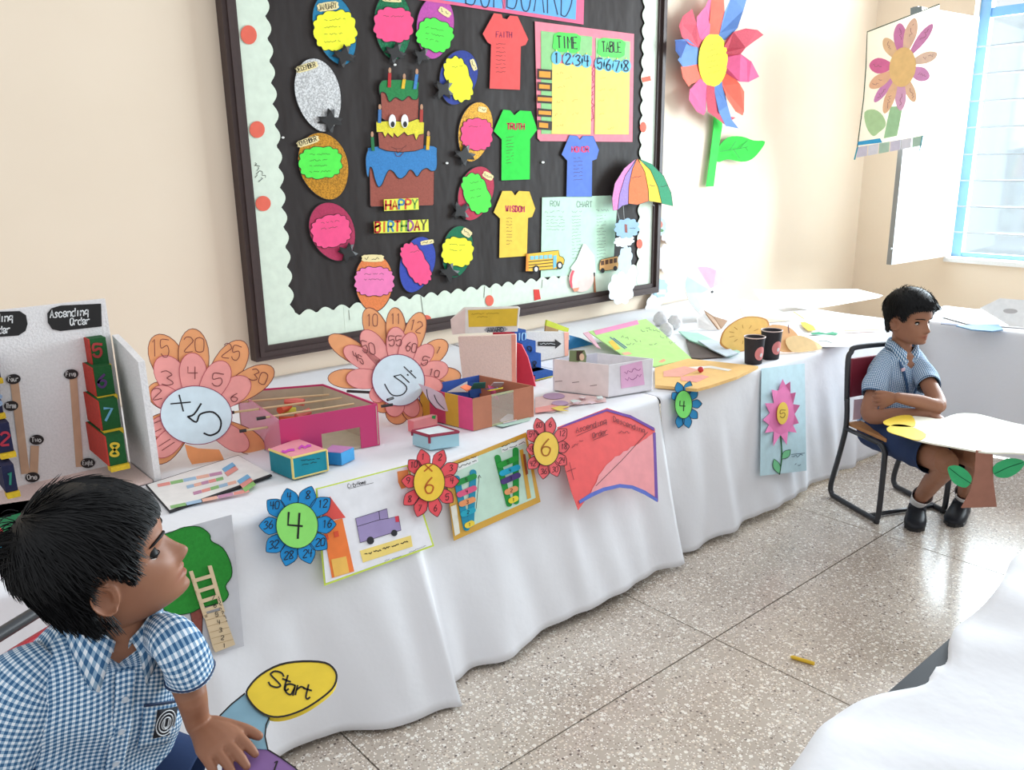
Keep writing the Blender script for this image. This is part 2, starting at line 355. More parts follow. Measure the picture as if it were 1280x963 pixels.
# ================================================================== cloth covered tables
CLOTH = M((243, 243, 247), 'cloth')
def sm(t): t = min(max(t, 0), 1); return t*t*(3-2*t)
def drape(name, x0, x1, ytop, hem, label, nx=170, yback=WY-.004, ph=0., clamp=True, hemz=None):
    hx = np.array([h[0] for h in hem]); hy_ = np.array([h[1] for h in hem])
    rows = []
    ny, nz = 26, 26
    for i in range(nx+1):
        x = x0+(x1-x0)*i/nx
        hyv = float(np.interp(x, hx, hy_)); row = []
        hz = .022+.012*math.sin(x*4.1+ph) if hemz is None else hemz
        for j in range(ny):
            y = yback+(ytop+.02-yback)*j/(ny-1)
            row.append((x, y, TZ-.001+.0022*math.sin(x*9+y*7+ph)*math.sin(y*11-x*3)-.002))
        for j in range(5):
            q = (j+1)/6*math.pi/2; row.append((x, ytop+.02-.02*math.sin(q), TZ-.004-.02+.02*math.cos(q)))
        for j in range(nz+1):
            t = j/nz; z = (TZ-.03)*(1-t)+hz*t
            y = ytop+(hyv-ytop)*t**1.15 + t*.013*math.sin(x*19+ph+math.sin(x*5)*2.5)*(.3+.7*t) + .004*math.sin(x*43+z*9)*t
            y -= .006*sm(t*2)*math.exp(-((math.sin(x*5.2+ph))/.16)**2)
            row.append((x, y, z))
        rows.append(row)
    m = len(rows[0]); V = [v for r in rows for v in r]
    Fc = [(i*m+j, (i+1)*m+j, (i+1)*m+j+1, i*m+j+1) for i in range(nx) for j in range(m-1)]
    o = mk(name, V, Fc, CLOTH, None, True); s = o.modifiers.new('thick', 'SOLIDIFY'); s.thickness = .002
    return tag(o, label, 'tablecloth')
hempx = [(395, 922), (430, 912), (520, 893), (576, 874), (580, 838), (640, 815), (700, 778), (760, 748), (800, 727), (843, 705)]
hem1 = [(-1.5, 1.80), (.5, 1.80)]+[tuple(atz(*p, .03)[:2]) for p in hempx]
hem1[6] = (hem1[5][0]+.03, 1.775)
drape('tablecloth', -1.3, 2.345, 1.905, hem1, 'white cloth draped to the floor on the table below the notice board', nx=260)
hem2 = [(2.2, 1.83)]+[tuple(atz(*p, .03)[:2]) for p in ((846, 690), (900, 668), (960, 640), (1010, 608), (1080, 570))]+[(4.45, 1.87)]
drape('tablecloth', 2.349, 4.40, 1.90, hem2, 'white cloth hanging below the pair of black cups on the table', nx=140, ph=1.7)
# table frames under the cloths (seen at most below a hem)
def desk(x0, x1, y0, y1, label, z=TZ-.012, colr=(60, 48, 44)):
    t = thing('display_table', label, 'table', ((x0+x1)/2, (y0+y1)/2, 0), 'tables under white cloths')
    B().box((x0, y0, z-.03), (x1, y1, z)).build('tabletop', M(colr, 'wood'), t)
    for x in (x0+.05, x1-.05):
        for y in (y0+.06, y1-.05): B().tube([(x, y, 0), (x, y, z-.03)], .014, 8).build('leg', M((40, 40, 44), 'metal'), t)
    return t
for a, c, l_ in ((-1.25, .5, 'dark table under white cloth behind the boy with the game board'), (.52, 2.33, 'dark table under white cloth carrying the pink box'), (2.37, 4.36, 'dark table under white cloth carrying the two black cups')): desk(a, c, 1.935, WY-.02, l_, z=TZ-.010)
# cross table in front of the right wall
def cross_cloth():
    xf, xb, ya, yb = 4.486, 5.02, 2.0, -.6
    rows = []
    for i in range(121):
        y = ya+(yb-ya)*i/120; row = []
        for j in range(10): row.append((xb+(xf+.015-xb)*j/9, y, TZ-.002+.0015*math.sin(y*9+j)))
        for j in range(4): q = (j+1)/5*math.pi/2; row.append((xf+.015-.015*math.sin(q), y, TZ-.019+.015*math.cos(q)))
        for j in range(21):
            t = j/20; row.append((xf-.03*t+t*.012*math.sin(y*16+math.sin(y*4)*2), y, (TZ-.025)*(1-t)+.008*t))
        rows.append(row)
    m = len(rows[0]); V = [v for r in rows for v in r]
    # end drop
    end = []
    for j in range(13):
        t = j/12; end.append([(xb+(xf+.01-xb)*k/14, ya+.006+.012*t*math.sin(k*1.3), (TZ-.004)*(1-t)+.008*t) for k in range(15)])
    Fc = [(i*m+j, (i+1)*m+j, (i+1)*m+j+1, i*m+j+1) for i in range(120) for j in range(m-1)]
    n0 = len(V); V += [v for r in end for v in r]; Fc += [(n0+i*15+k, n0+(i+1)*15+k, n0+(i+1)*15+k+1, n0+i*15+k+1) for i in range(12) for k in range(14)]
    o = mk('tablecloth', V, Fc, CLOTH, None, True); s = o.modifiers.new('thick', 'SOLIDIFY'); s.thickness = .002
    tag(o, 'plain white cloth on the table crossing in front of the window wall', 'tablecloth')
cross_cloth(); desk(4.52, 5.0, -.55, 1.97, 'dark table under white cloth crossing in front of the window wall', z=TZ-.006)
# table beside the photographer, its cloth slipping off the dark edge
def near_cloth():
    rows = []; yf = .50
    nx, ny = 150, 44
    for i in range(nx+1):
        x = .35+3.0*i/nx; row = []
        lift = 0
        for j in range(ny+1):
            t = j/ny; y = -.55+(yf+.55)*t
            ed = .012*math.sin(x*7)+.008*math.sin(x*17+1)
            y += (ed+.02*(x-.9)+.012)*t
            f = max(0, math.sin(x*8.5-y*3.2+math.sin(y*3)*1.2))**3*.022*(.35+.65*t)+.010*max(0, math.sin(x*15+y*9))**2*t
            row.append((x, y, TZ+.002+f))
        bot = row[-1]
        for j in range(1, 9):
            t = j/8; row.append((x, bot[1]+.012*math.sin(t*math.pi/2)+.01*math.sin(x*19)*t, bot[2]-t*.12))
        rows.append(row)
    m = len(rows[0]); V = [v for r in rows for v in r]
    # cloth pulled back between two spots so that the dark table edge shows
    xa, xb = atz(1106, 880, TZ)[0], atz(1198, 795, TZ)[0]
    W2 = []
    for k, (x, y, z) in enumerate(V):
        g = math.exp(-((x-(xa+xb)/2)/((xb-xa)*.36))**2); j = k % m
        yl = .455
        if g > .02 and y > yl-.15 and j <= ny: y = y-g*.045*((y-(yl-.15))/.2)
        elif j > ny: y -= g*.045; z = z+g*(bot_z(z))
        W2.append((x, y, z))
    Fc = [(i*m+j, (i+1)*m+j, (i+1)*m+j+1, i*m+j+1) for i in range(nx) for j in range(m-1)]
    o = mk('tablecloth', W2, Fc, CLOTH, None, True); s = o.modifiers.new('thick', 'SOLIDIFY'); s.thickness = .002
    tag(o, 'rumpled white cloth slipping off the dark table edge beside the crayon', 'tablecloth')
def bot_z(z): return max(0, TZ+.004-z)
near_cloth(); desk(.4, 3.3, -.5, .513, 'dark wooden table whose edge peeps from under a rumpled cloth', z=TZ-.001, colr=(34, 36, 44))
# ================================================================== notice board on the back wall
BY = WY-.03                                            # face of the board
PB = Plane((0, BY, 0), (0, -1, 0))
bx0, bx1, bz0, bz1 = 1.347, 3.84, .727, 2.62; fw = .058
DARKWOOD = M((74, 60, 58), 'wood', .45)
nb = thing('notice_board', 'large notice board covered in black paper with pale scalloped border and dark wooden frame', 'notice board', ((bx0+bx1)/2, BY, bz0))
def blackpaper():
    m = bpy.data.materials.new('black_paper'); m.use_nodes = True; nt = m.node_tree; N = nt.nodes; L = nt.links; b = N['Principled BSDF']
    b.inputs['Base Color'].default_value = (*lin((52, 47, 46)), 1); b.inputs['Roughness'].default_value = .6; b.inputs['Specular IOR Level'].default_value = .15
    g = N.new('ShaderNodeNewGeometry'); mp = N.new('ShaderNodeMapping'); mp.inputs['Scale'].default_value = (3.5, 3.5, 1.6); n = N.new('ShaderNodeTexNoise'); n.inputs['Scale'].default_value = 1.4; n.inputs['Detail'].default_value = 3
    L.new(g.outputs['Position'], mp.inputs['Vector']); L.new(mp.outputs[0], n.inputs['Vector'])
    bp = N.new('ShaderNodeBump'); bp.inputs['Strength'].default_value = .5; bp.inputs['Distance'].default_value = .04; L.new(n.outputs['Fac'], bp.inputs['Height']); L.new(bp.outputs[0], b.inputs['Normal'])
    return m
B().box((bx0+.02, BY, bz0+.02), (bx1-.02, WY-.002, bz1-.02)).build('backing', blackpaper(), nb)
def frame_bar(p, q, inn):   # moulded bar: stepped profile
    p = np.array(p); q = np.array(q); inn = np.array(inn, float); b = B()
    for a, c, dp in ((0, .3, .022), (.3, .62, .030), (.62, 1, .016)):
        u0, u1 = inn*fw*a, inn*fw*c
        d0 = (q-p)/np.linalg.norm(q-p)
        b.hexa([p+u0+d0*fw*a, q+u0-d0*fw*a, q+u1-d0*fw*c, p+u1+d0*fw*c], [v+np.array([0, -dp-.03, 0]) for v in (p+u0+d0*fw*a, q+u0-d0*fw*a, q+u1-d0*fw*c, p+u1+d0*fw*c)])
    return b.build('frame_bar', DARKWOOD, nb, fix=True)
yy = WY-.002
frame_bar((bx0, yy, bz0), (bx1, yy, bz0), (0, 0, 1)); frame_bar((bx0, yy, bz1), (bx1, yy, bz1), (0, 0, -1))
frame_bar((bx0, yy, bz0), (bx0, yy, bz1), (1, 0, 0)); frame_bar((bx1, yy, bz0), (bx1, yy, bz1), (-1, 0, 0))
MINT = M((228, 240, 222))
def strip(a0, a1, w0, horizontal, flip, off):
    """pale paper strip along a side with a wavy inner edge"""
    n = int((a1-a0)/.0095); pts = []
    for i in range(n+1):
        a = a0+(a1-a0)*i/n; s = w0+.011*(abs(math.sin(math.pi*a/.078))*2-1)
        pts.append((a, s))
    if horizontal: inner = [(a, (bz1-fw-s) if flip else (bz0+fw+s)) for a, s in pts]; outer = [(a1, bz1-fw if flip else bz0+fw), (a0, bz1-fw if flip else bz0+fw)]
    else: inner = [((bx1-fw-s) if flip else (bx0+fw+s), a) for a, s in pts]; outer = [((bx1-fw) if flip else bx0+fw, a1), ((bx1-fw) if flip else bx0+fw, a0)]
    ring = inner+outer; m = len(ring)
    V = [(x, BY-off-.0015, z) for x, z in ring]+[(x, BY-off, z) for x, z in ring]
    return fixn(mk('border_strip', V, [tuple(range(m)), tuple(range(2*m-1, m-1, -1))]+[(i, i+m, (i+1) % m+m, (i+1) % m) for i in range(m)], MINT, nb))
strip(bz0+fw, bz1-fw, .125, False, False, .003)
x = bx0+fw
for k, w in enumerate((.36, .42, .40, .44, .42, .42)):
    strip(x, min(x+w+.012, bx1-fw), .112, True, False, .0035+.0006*(k % 2)); strip(x, min(x+w+.012, bx1-fw), .112, True, True, .0035+.0006*(k % 2)); x += w
strip(bz0+fw, bz1-fw, .115, False, True, .0055)
DOT = M((238, 112, 92))
for cx, cy, a, b_, r in ((311, 43.5, 10, 12, -10), (321.5, 162, 9.5, 10.5, 0), (329, 254.5, 9.5, 9.5, 0), (612, 376, 5.2, 6.8, 0), (799.5, 305, 3.7, 6, 0), (804, 159, 4, 6.6, 0), (533, 399, 6, 5, 0)):
    flat('border_dot', ell(cx, cy, a, b_, r), PB, .0065, DOT, nb, .001)
flat('border_dot', [(667, 362), (674, 362), (676, 374), (668, 376)], PB, .0065, M((226, 70, 62)), nb, .001)
flat('border_dot', rect(808, 99, 11, 6, -12), PB, .0075, DOT, nb, .001)
strokes('pencil_note', scribble((316, 205), (326, 226), 5, 14)+scribble((320, 206), (332, 222), 3, 9), PB, .0058, .7, INK, nb)
for a, b_ in (((436, 388), (437, 400)), ((526, 370), (529, 392)), ((606, 358), (605, 372)), ((678, 350), (677, 360))): strokes('border_seam', [[a, b_]], PB, .0064, .7, M((120, 120, 110), 'ink'), nb)

# ---- month balloons
Y_, G_, PK, PK2 = M((250, 250, 60)), M((92, 240, 84)), M((250, 86, 140)), M((246, 130, 186))
BOW = M((44, 42, 42), 'paper', .45); CREAM = M((244, 226, 168))
def bow(cx, cy, s, rot, par, pl, off):
    pts = []
    for k in range(8):
        a = math.radians(rot+k*45); r = s*(1.0 if k % 2 == 0 else .42); w = .26
        if k % 2 == 0:
            pts += [(cx+r*math.cos(a-w), cy+r*math.sin(a-w)), (cx+r*.78*math.cos(a), cy+r*.78*math.sin(a)), (cx+r*math.cos(a+w), cy+r*math.sin(a+w))]
        else: pts.append((cx+r*math.cos(a), cy+r*math.sin(a)))
    flat('bow', pts, pl, off, BOW, par, .002, bend=lambda i, p: .006*(i % 2))
def balloon(label, oval, rgb, kind, cloud, cmat, tagspec, bowspec, lines=3, word=None):
    cx, cy, a, b_, rot = oval
    out = []
    for (x, y) in ell(0, 0, 1, 1, 0, 40):              # egg, narrower at the knot
        t = (y+1)/2; out.append((x*b_*(1-.16*t*t), y*a))
    c, s = math.cos(math.radians(rot)), math.sin(math.radians(rot))
    pts = [(cx+x*c-y*s, cy+x*s+y*c) for x, y in out]
    t = thing('month_balloon', label, 'paper balloon', PB.at((cx, cy), .003), 'month balloons on the notice board')
    flat('balloon', pts, PB, .0045, M(rgb, kind), t, .0015)
    strokes('outline', [pts], PB, .0064, .9, INK, t, closed=True)
    if cloud:
        cp = cloudy(*cloud); cl = flat('name_cloud', cp, PB, .0068, cmat, t, .0012); strokes('outline', [cp], PB, .0083, .7, INK, cl, closed=True)
        L = []; ca = cloud
        for k in range(lines):
            w = ca[2]*random.uniform(.7, 1.0); yq = ca[1]-ca[3]*.5+k*ca[3]*.36
            L += scribble((ca[0]-ca[2]*.5, yq), (ca[0]-ca[2]*.5+w, yq+math.tan(math.radians(ca[4]*.5))*w), 1.0)
        if L: strokes('names', L, PB, .0083, .45, M((60, 70, 40), 'ink'), cl)
    if tagspec:
        x, y, w, h, r = tagspec; tg = flat('month_tag', cloudy(x, y, w/2, h/2, r, 10, .06, 40, .5), PB, .0068, CREAM, t, .0012)
        if word:
            c, s = math.cos(math.radians(r)), math.sin(math.radians(r)); n = len(word); ch = w*.88/n
            write(word, (x-w*.42*c-(h*.30)*-s*1-0, y-w*.42*s+h*.30*c), (ch*c, ch*s), (h*.62*s, -h*.62*c), PB, .0084, INK, tg, .8)
        else: strokes('lettering', scribble((x-w*.36*math.cos(math.radians(r)), y-w*.36*math.sin(math.radians(r))), (x+w*.36*math.cos(math.radians(r)), y+w*.36*math.sin(math.radians(r))), h*.22, 9), PB, .0084, .6, INK, tg)
    if bowspec: bow(*bowspec, t, PB, .009)
balloon('teal blue paper balloon tagged JANUARY with a yellow name cloud', (419, 37, 46, 27, -16), (34, 126, 168), 'crayon', (419, 38, 27, 25, -10, 13), Y_, (410, 8, 27, 11, -8), (430, 70, 15, 15), 4, 'JANUARY')
balloon('green glitter paper balloon with a pink cloud above the cake', (491.5, 32, 43, 24.5, -3), (22, 112, 72), 'glitter', (492, 31, 25, 22, 3, 12), PK, (490, 0, 24, 5, 4), (494, 66, 14, 20), 1)
balloon('magenta paper balloon with a light green cloud beside the banner', (544, 34, 40, 24.5, 6), (196, 84, 172), 'crayon', (543.7, 44, 23, 20, 22, 12), G_, (556, 15, 17, 8, 34), (527, 70, 12, 30), 3)
balloon('navy blue paper balloon with a tall yellow cloud near the red shirt', (573, 97, 35, 24.5, 14), (48, 66, 152), 'crayon', (573, 99, 15.5, 29, -18, 12), Y_, (592, 81, 15, 6, 70), (554.5, 112, 14, 40), 1)
balloon('gold glitter paper balloon with a pink cloud beside the green shirt', (594, 165, 38, 22, 11), (208, 152, 44), 'glitter', (596, 168, 20, 20, 2, 14), PK, (603, 137, 11, 7, 10), (581, 194, 14, 10), 1)
balloon('crimson paper balloon with a tall light green cloud', (594.5, 242, 35, 22.5, 17), (196, 58, 84), 'crayon', (595.6, 242, 15.5, 26, -22, 11), G_, (610, 220, 14, 8, 30), (576, 264, 13, 50), 3)
balloon('dark green paper balloon with a yellow cloud above the scalloped border', (571.7, 315, 33, 20, 10), (12, 116, 78), 'crayon', (572, 315, 20, 18.5, 6, 12), Y_, (583.5, 291, 13, 9, 35), (562, 341, 13, 5), 2)
balloon('royal blue paper balloon with a tilted pink cloud below BIRTH DAY', (521.4, 331, 36, 22.5, 16), (58, 78, 178), 'crayon', (520, 330, 14, 28, -28, 14), PK, (534, 303, 17, 5.5, -10), None, 1)
balloon('orange paper balloon with a pink cloud touching the bottom border', (467.5, 354, 36, 25, 0), (238, 136, 78), 'crayon', (468, 352, 25, 18.5, 0, 16), PK2, (466, 323, 28, 9, 0), None, 2)
balloon('crimson paper balloon with a pink cloud left of BIRTH DAY', (416, 290, 38, 29, -21), (184, 54, 92), 'crayon', (414, 289, 25, 20, -14, 14), PK, None, (435, 316, 13, 20), 2)
balloon('gold glitter paper balloon tagged NOVEMBER with a green cloud', (405, 208, 43, 32, -17), (192, 134, 36), 'glitter', (400.6, 203.4, 27, 20, -4, 13), G_, (385, 177, 29, 9, -18), None, 4, 'NOVEMBER')
balloon('silver glitter paper balloon tagged DECEMBER with a black bow', (398, 119, 47, 29.5, -13), (206, 206, 206), 'glitter', None, None, (383.5, 84, 29, 9, -17), (413, 151, 16, 4), 0, 'DECEMBER')
for p in ((494, 81), (559, 204), (354, 172), (679, 203)):
    o = flat('push_pin', ell(p[0], p[1], 1.8, 1.4, 0, 8), PB, .004, M((235, 235, 230), 'plastic'), None, .004); tag(o, 'small white pin stuck in the black paper of the notice board', 'pin', 'pins on the notice board')

# ---- birthday cake
K = Zm(440, 90, .2182)
BR = M((160, 84, 70), 'crayon'); BI = M((58, 132, 196), 'crayon'); YI = M((236, 222, 62), 'crayon'); GI = M((36, 132, 70), 'crayon')
ck = thing('paper_cake', 'three tiered paper birthday cake with googly eyes and coloured icing', 'paper cake', PB.at(K((280, 770))[0], .003))
def piece(name, pts, off, mat, par, th=.0012, out=True, w=.9, pl=PB):
    o = flat(name, pts, pl, off, mat, par, th)
    if out: strokes('outline', [pts], pl, off+th+.0006, w, INK, o, closed=True)
    return o
piece('tier', K((100, 520), (104, 765), (112, 773), (462, 766), (470, 756), (472, 520)), .004, BR, ck)
piece('icing', catmull(K((110, 430), (300, 418), (470, 425), (487, 470), (485, 555), (455, 568), (430, 552), (400, 565), (374, 600), (350, 570), (330, 562), (310, 590), (285, 610), (262, 605), (240, 575), (215, 562), (195, 590), (172, 645), (150, 657), (130, 610), (118, 560), (104, 545), (96, 600), (84, 585), (78, 500), (90, 450)), 3, True), .0058, BI, ck)
piece('tier', K((148, 320), (155, 435), (200, 452), (280, 460), (360, 453), (410, 438), (415, 320)), .0075, BR, ck)
piece('icing', K((138, 285), (215, 280), (330, 285), (375, 268), (415, 290), (412, 355), (385, 360), (368, 392), (355, 355), (320, 365), (300, 345), (262, 375), (240, 350), (235, 378), (205, 350), (190, 375), (175, 345), (140, 345)), .0092, YI, ck)
piece('tier', K((165, 110), (170, 265), (190, 278), (270, 290), (380, 280), (385, 110)), .0075, BR, ck)
piece('icing', catmull(K((165, 60), (200, 45), (370, 50), (380, 95), (378, 150), (350, 158), (325, 138), (290, 165), (250, 145), (215, 172), (195, 125), (170, 115), (160, 130), (155, 90)), 3, True), .0092, GI, ck)
for cx in (232, 303):
    e = flat('eye', [K((cx+20*math.cos(t), 282+39*math.sin(t)))[0] for t in np.linspace(0, 6.283, 20, endpoint=False)], PB, .012, M((250, 250, 250), 'plastic'), ck, .003)
    flat('pupil', [K((cx+2+11*math.cos(t), 300+17*math.sin(t)))[0] for t in np.linspace(0, 6.283, 14, endpoint=False)], PB, .0152, INK, e, .001)
strokes('mouth', [K((225, 430), (250, 440), (285, 440), (312, 420)), K((250, 440), (262, 465), (288, 445)), K((245, 462), (255, 482), (275, 484), (296, 460))], PB, .009, .8, M((110, 50, 44), 'ink'), ck)
for cx, y0, y1, c, lean in ((214, 5, 88, (186, 44, 46), 3), (292, 40, 96, (236, 190, 50), 8), (360, 12, 98, (70, 130, 196), 12), (158, 215, 292, (70, 120, 180), 2), (397, 215, 288, (180, 64, 56), 2), (122, 372, 452, (40, 120, 70), -6), (434, 368, 446, (240, 190, 40), 4)):
    cdl = flat('candle', K((cx-9+lean, y0), (cx+9+lean, y0), (cx+9, y1), (cx-9, y1)), PB, .011, M(c, 'crayon'), ck, .002)
    flat('flame', [K((cx+lean+8*math.cos(t), y0-14+17*math.sin(t)))[0] for t in np.linspace(0, 6.283, 10, endpoint=False)], PB, .011, M((196, 150, 120)), cdl, .002)
LEMON = M((240, 244, 90)); LC = [M(c, 'ink') for c in ((206, 50, 44), (222, 110, 40), (70, 140, 180), (224, 80, 60), (120, 170, 70), (160, 90, 150), (190, 60, 60), (110, 100, 60), (80, 130, 170))]
def sign(quad, word, label, u, v, p0, w):
    t = thing('letter_sign', label, 'sign', PB.at(quad[0], .003)); b_ = flat('card', quad, PB, .0125, LEMON, t, .0015)
    for i, ch in enumerate(word):
        if ch != ' ': strokes('letter', text_lines(ch, np.add(p0, np.multiply(u, i)), u, v), PB, .0146, w, LC[i % 9], t)
sign(K((183, 730), (380, 722), (383, 788), (185, 797)), 'HAPPY', 'yellow strip reading HAPPY in coloured letters at the foot of the cake', (8.3, -.35), (.3, -11), K((193, 789))[0], 2.4)
sign(K((125, 858), (437, 845), (440, 915), (128, 925)), 'BIRTHDAY', 'yellow strip reading BIRTH DAY in coloured letters below the cake', (8.2, -.4), (.3, -12), K((133, 918))[0], 2.4)

# ---- word shirts
Z2 = Zm(540, 0, .234375); Z4 = Zm(560, 180, .234375)
def shirt(pts, rgb, word, p0, u, v, w, wm, label, rows, off=.004):
    t = thing('paper_shirt', label, 'paper shirt', PB.at(pts[-1], .003), 'word shirts on the notice board')
    piece('shirt', pts, off, M(rgb), t, .0015, True, .35)
    write(word, p0, u, v, PB, off+.0024, wm, t, w); L = []
    for (x, y, x2, y2, n, dy) in rows:
        for k in range(n): L += scribble((x, y+k*dy), (x2, y2+k*dy), .6)
    strokes('handwriting', L, PB, off+.0024, .45, M((90, 50, 50), 'ink'), t)
shirt(Z2((330, 70), (372, 75), (378, 96), (400, 102), (416, 82), (458, 86), (515, 210), (500, 240), (475, 248), (470, 480), (307, 473), (315, 238), (295, 225), (270, 180)), (240, 92, 90), 'FAITH', Z2((343, 198))[0], (4.1, .15), (0, -7), .9, M((150, 40, 90), 'ink'), 'red paper shirt reading FAITH hanging below the banner', [(620, 55, 632, 55, 8, 5)], .0065)
shirt([(629, 137), (638, 138), (643, 144), (650, 138), (664, 139), (672, 162), (663, 174), (662.5, 224.5), (626.7, 225.7), (627, 174), (617, 164)], (50, 220, 74), 'TRUTH', (634, 161.5), (4.5, .05), (0, -7), 1.6, M((206, 40, 70), 'ink'), 'green paper shirt reading TRUTH beside the timetable', [(633, 172, 642, 171, 9, 4)])
shirt([(712, 169), (721.6, 170), (725, 174.6), (728.7, 170), (741.6, 170), (749, 187.5), (746, 199), (740.4, 201), (740, 246), (708, 246), (709, 201), (702, 193)], (98, 130, 216), 'HONOR', (715, 190), (4.4, 0), (0, -6.5), 1.5, M((226, 60, 120), 'ink'), 'blue paper shirt pinned below the timetable', [(717, 198, 728, 197, 7, 4.5)], .008)
shirt(Z4((290, 250), (340, 250), (358, 275), (378, 250), (435, 253), (467, 345), (450, 390), (428, 395), (422, 598), (273, 608), (277, 398), (243, 365)), (250, 208, 80), 'WISDOM', Z4((309, 360))[0], (4.0, .1), (0, -7), 1.5, M((204, 40, 90), 'ink'), 'yellow paper shirt reading WISDOM above the school bus', [(633, 273, 640, 273, 9, 4)])

# ---- timetable
TT = Zm(660, 20, .1661); P3 = M((244, 140, 156)); tt = thing('timetable', 'pink bordered TIME TABLE chart with numbered blue circles', 'timetable', PB.at(TT((430, 945))[0], .003))
flat('backing', TT((52, 40), (798, 135), (786, 948), (92, 942), (72, 920)), PB, .004, P3, tt, .0015)
flat('green_panel', TT((98, 112), (484, 156), (480, 300), (187, 290), (187, 888), (100, 888)), PB, .006, M((150, 206, 140)), tt, .001)
flat('green_panel', TT((510, 165), (768, 192), (766, 420), (510, 400)), PB, .006, M((160, 214, 150)), tt, .001)
flat('yellow_sheet', TT((183, 350), (478, 380), (472, 892), (178, 888)), PB, .0072, M((248, 222, 120)), tt, .001)
flat('yellow_sheet', TT((508, 392), (766, 420), (758, 892), (502, 890)), PB, .0072, M((248, 222, 120)), tt, .001)
flat('title_patch', cloudy(*TT((292, 200))[0], 17.5, 12.5, 5, 8, .04, 40, .5), PB, .0075, M((92, 220, 96)), tt, .001)
flat('title_patch', cloudy(*TT((628, 240))[0], 17.5, 12, 5, 8, .04, 40, .5), PB, .0075, M((104, 224, 106)), tt, .001)
write('TIME', TT((222, 238))[0], (6.6, .4), (-.6, -14.5), PB, .009, INK, tt, 1.5); write('TABLE', TT((560, 268))[0], (4.9, .2), (-.6, -12.5), PB, .009, INK, tt, 1.4)
for i, c in enumerate(((215, 315), (300, 324), (375, 334), (440, 340), (540, 360), (605, 368), (672, 378), (737, 376))):
    q = TT(c)[0]; d_ = flat('number_disc', ell(q[0], q[1], 6.4, 8.4, 0, 20), PB, .0085, M((116, 196, 226)), tt, .001)
    write(str(i+1), (q[0]-2.6, q[1]+6), (7, 0), (.2, -12.5), PB, .0102, M((20, 40, 66), 'ink'), d_, 1.7)
    flat('paper_point', TT((c[0]-10, c[1]-38), (c[0], c[1]-66), (c[0]+12, c[1]-38)), PB, .0083, M((250, 226, 120)), tt, .0006)
for y0, y1, x0, x1 in ((400, 490, 84, 170), (500, 575, 84, 165), (596, 668, 72, 182), (698, 770, 80, 174), (788, 868, 84, 152)):
    s_ = flat('day_tab', TT((74, y0-4), (182, y0+6), (180, y1-8), (74, y1-14)), PB, .0085, M((70, 60, 56)), tt, .001)
    flat('day_label', TT((x0, y0+14), (x1, y0+20), (x1, y1-24), (x0, y1-30)), PB, .0098, M((240, 160, 60)), s_, .0008)
strokes('break_lettering', scribble(TT((488, 368))[0], TT((488, 790))[0], 2.0, 40), PB, .0062, 1, M((178, 40, 74), 'ink'), tt)
L = []
for (x, y) in ((215, 435), (280, 470), (225, 540), (215, 650), (200, 745), (215, 830), (540, 470), (530, 560), (530, 640), (535, 740), (330, 640), (610, 560), (330, 740), (600, 850)): L += scribble(TT((x, y))[0], TT((x+50, y-10))[0], 1.4, 8)
strokes('handwriting', L, PB, .0085, .5, M((196, 164, 70), 'ink'), tt)
# ---- title banner
BN = Zm(540, 0, .15625); bn = thing('title_banner', 'pink title banner with blue panels lettered BOARD', 'banner', PB.at((620, 10), .003))
flat('backing', BN((-260, -24), (150, 36), (1212, 196), (1226, -350), (-220, -520)), PB, .005, M((240, 110, 146)), bn, .002)
flat('blue_panel', BN((-200, -40), (562, 70), (575, -330), (-160, -440)), PB, .0075, M((108, 176, 232)), bn, .001)
flat('blue_panel', BN((590, 72), (1150, 158), (1165, -250), (600, -320)), PB, .0075, M((108, 176, 232)), bn, .001)
write('BON', BN((270, 26))[0], (17.5, 2.4), (1, -46), PB, .009, M((30, 50, 80), 'ink'), bn, 1.5)
write('BOARD', BN((600, 56))[0], (16.9, 2.5), (1, -48), PB, .009, M((30, 50, 80), 'ink'), bn, 1.5)
# ---- row chart
rc = thing('row_chart', 'mint green handwritten CHART sheet pinned below the blue shirt', 'chart', PB.at((720, 346), .003))
flat('sheet', [(677.7, 247), (764, 244.5), (771, 262), (766, 341), (676, 347)], PB, .0042, M((204, 240, 214)), rc, .001)
GI2 = M((110, 130, 120), 'ink'); write('ROW', (688, 258), (4.2, 0), (0, -6.5), PB, .0056, GI2, rc, .7); write('CHART', (721, 259), (4, 0), (0, -7), PB, .0056, GI2, rc, .8)
L = scribble((681, 265), (705, 265), 1.6)+scribble((715, 265), (727, 264), 1.6)+scribble((745, 263), (762, 263), 1.4)
for k in range(14):
    if k < 5: L += scribble((683, 271+k*4), (706, 271+k*4), .6)
    L += scribble((715, 271+k*4), (726, 270+k*4), .7)+scribble((746, 270+k*4), (757, 269+k*4), .6)
strokes('handwriting', L, PB, .0056, .45, GI2, rc)
# ---- two paper buses
R5 = Zm(640, 270, .1719)
bu = thing('paper_bus', 'yellow paper school bus with blue windows stuck on the notice board', 'paper bus', PB.at(R5((240, 400))[0], .003))
piece('body', R5((105, 275), (340, 250), (345, 290), (372, 302), (382, 320), (376, 352), (325, 386), (205, 395), (165, 405), (100, 402)), .009, M((248, 196, 70)), bu, .002, True, .7)
flat('rear_panel', R5((105, 277), (120, 275), (120, 402), (100, 402)), PB, .0117, M((240, 150, 60)), bu, .0006)
for k in range(5): flat('window', R5((133+k*33, 293-k*2.5), (160+k*33, 291-k*2.5), (160+k*33, 318-k*2.5), (133+k*33, 320-k*2.5)), PB, .0117, M((140, 206, 226)), bu, .0006)
flat('door', R5((300, 290), (325, 285), (322, 370), (300, 384)), PB, .0117, M((130, 200, 226)), bu, .0006)
strokes('stripe', [R5((122, 335), (295, 318)), R5((122, 358), (295, 340)), R5((122, 378), (295, 364))], PB, .012, .9, INK, bu)
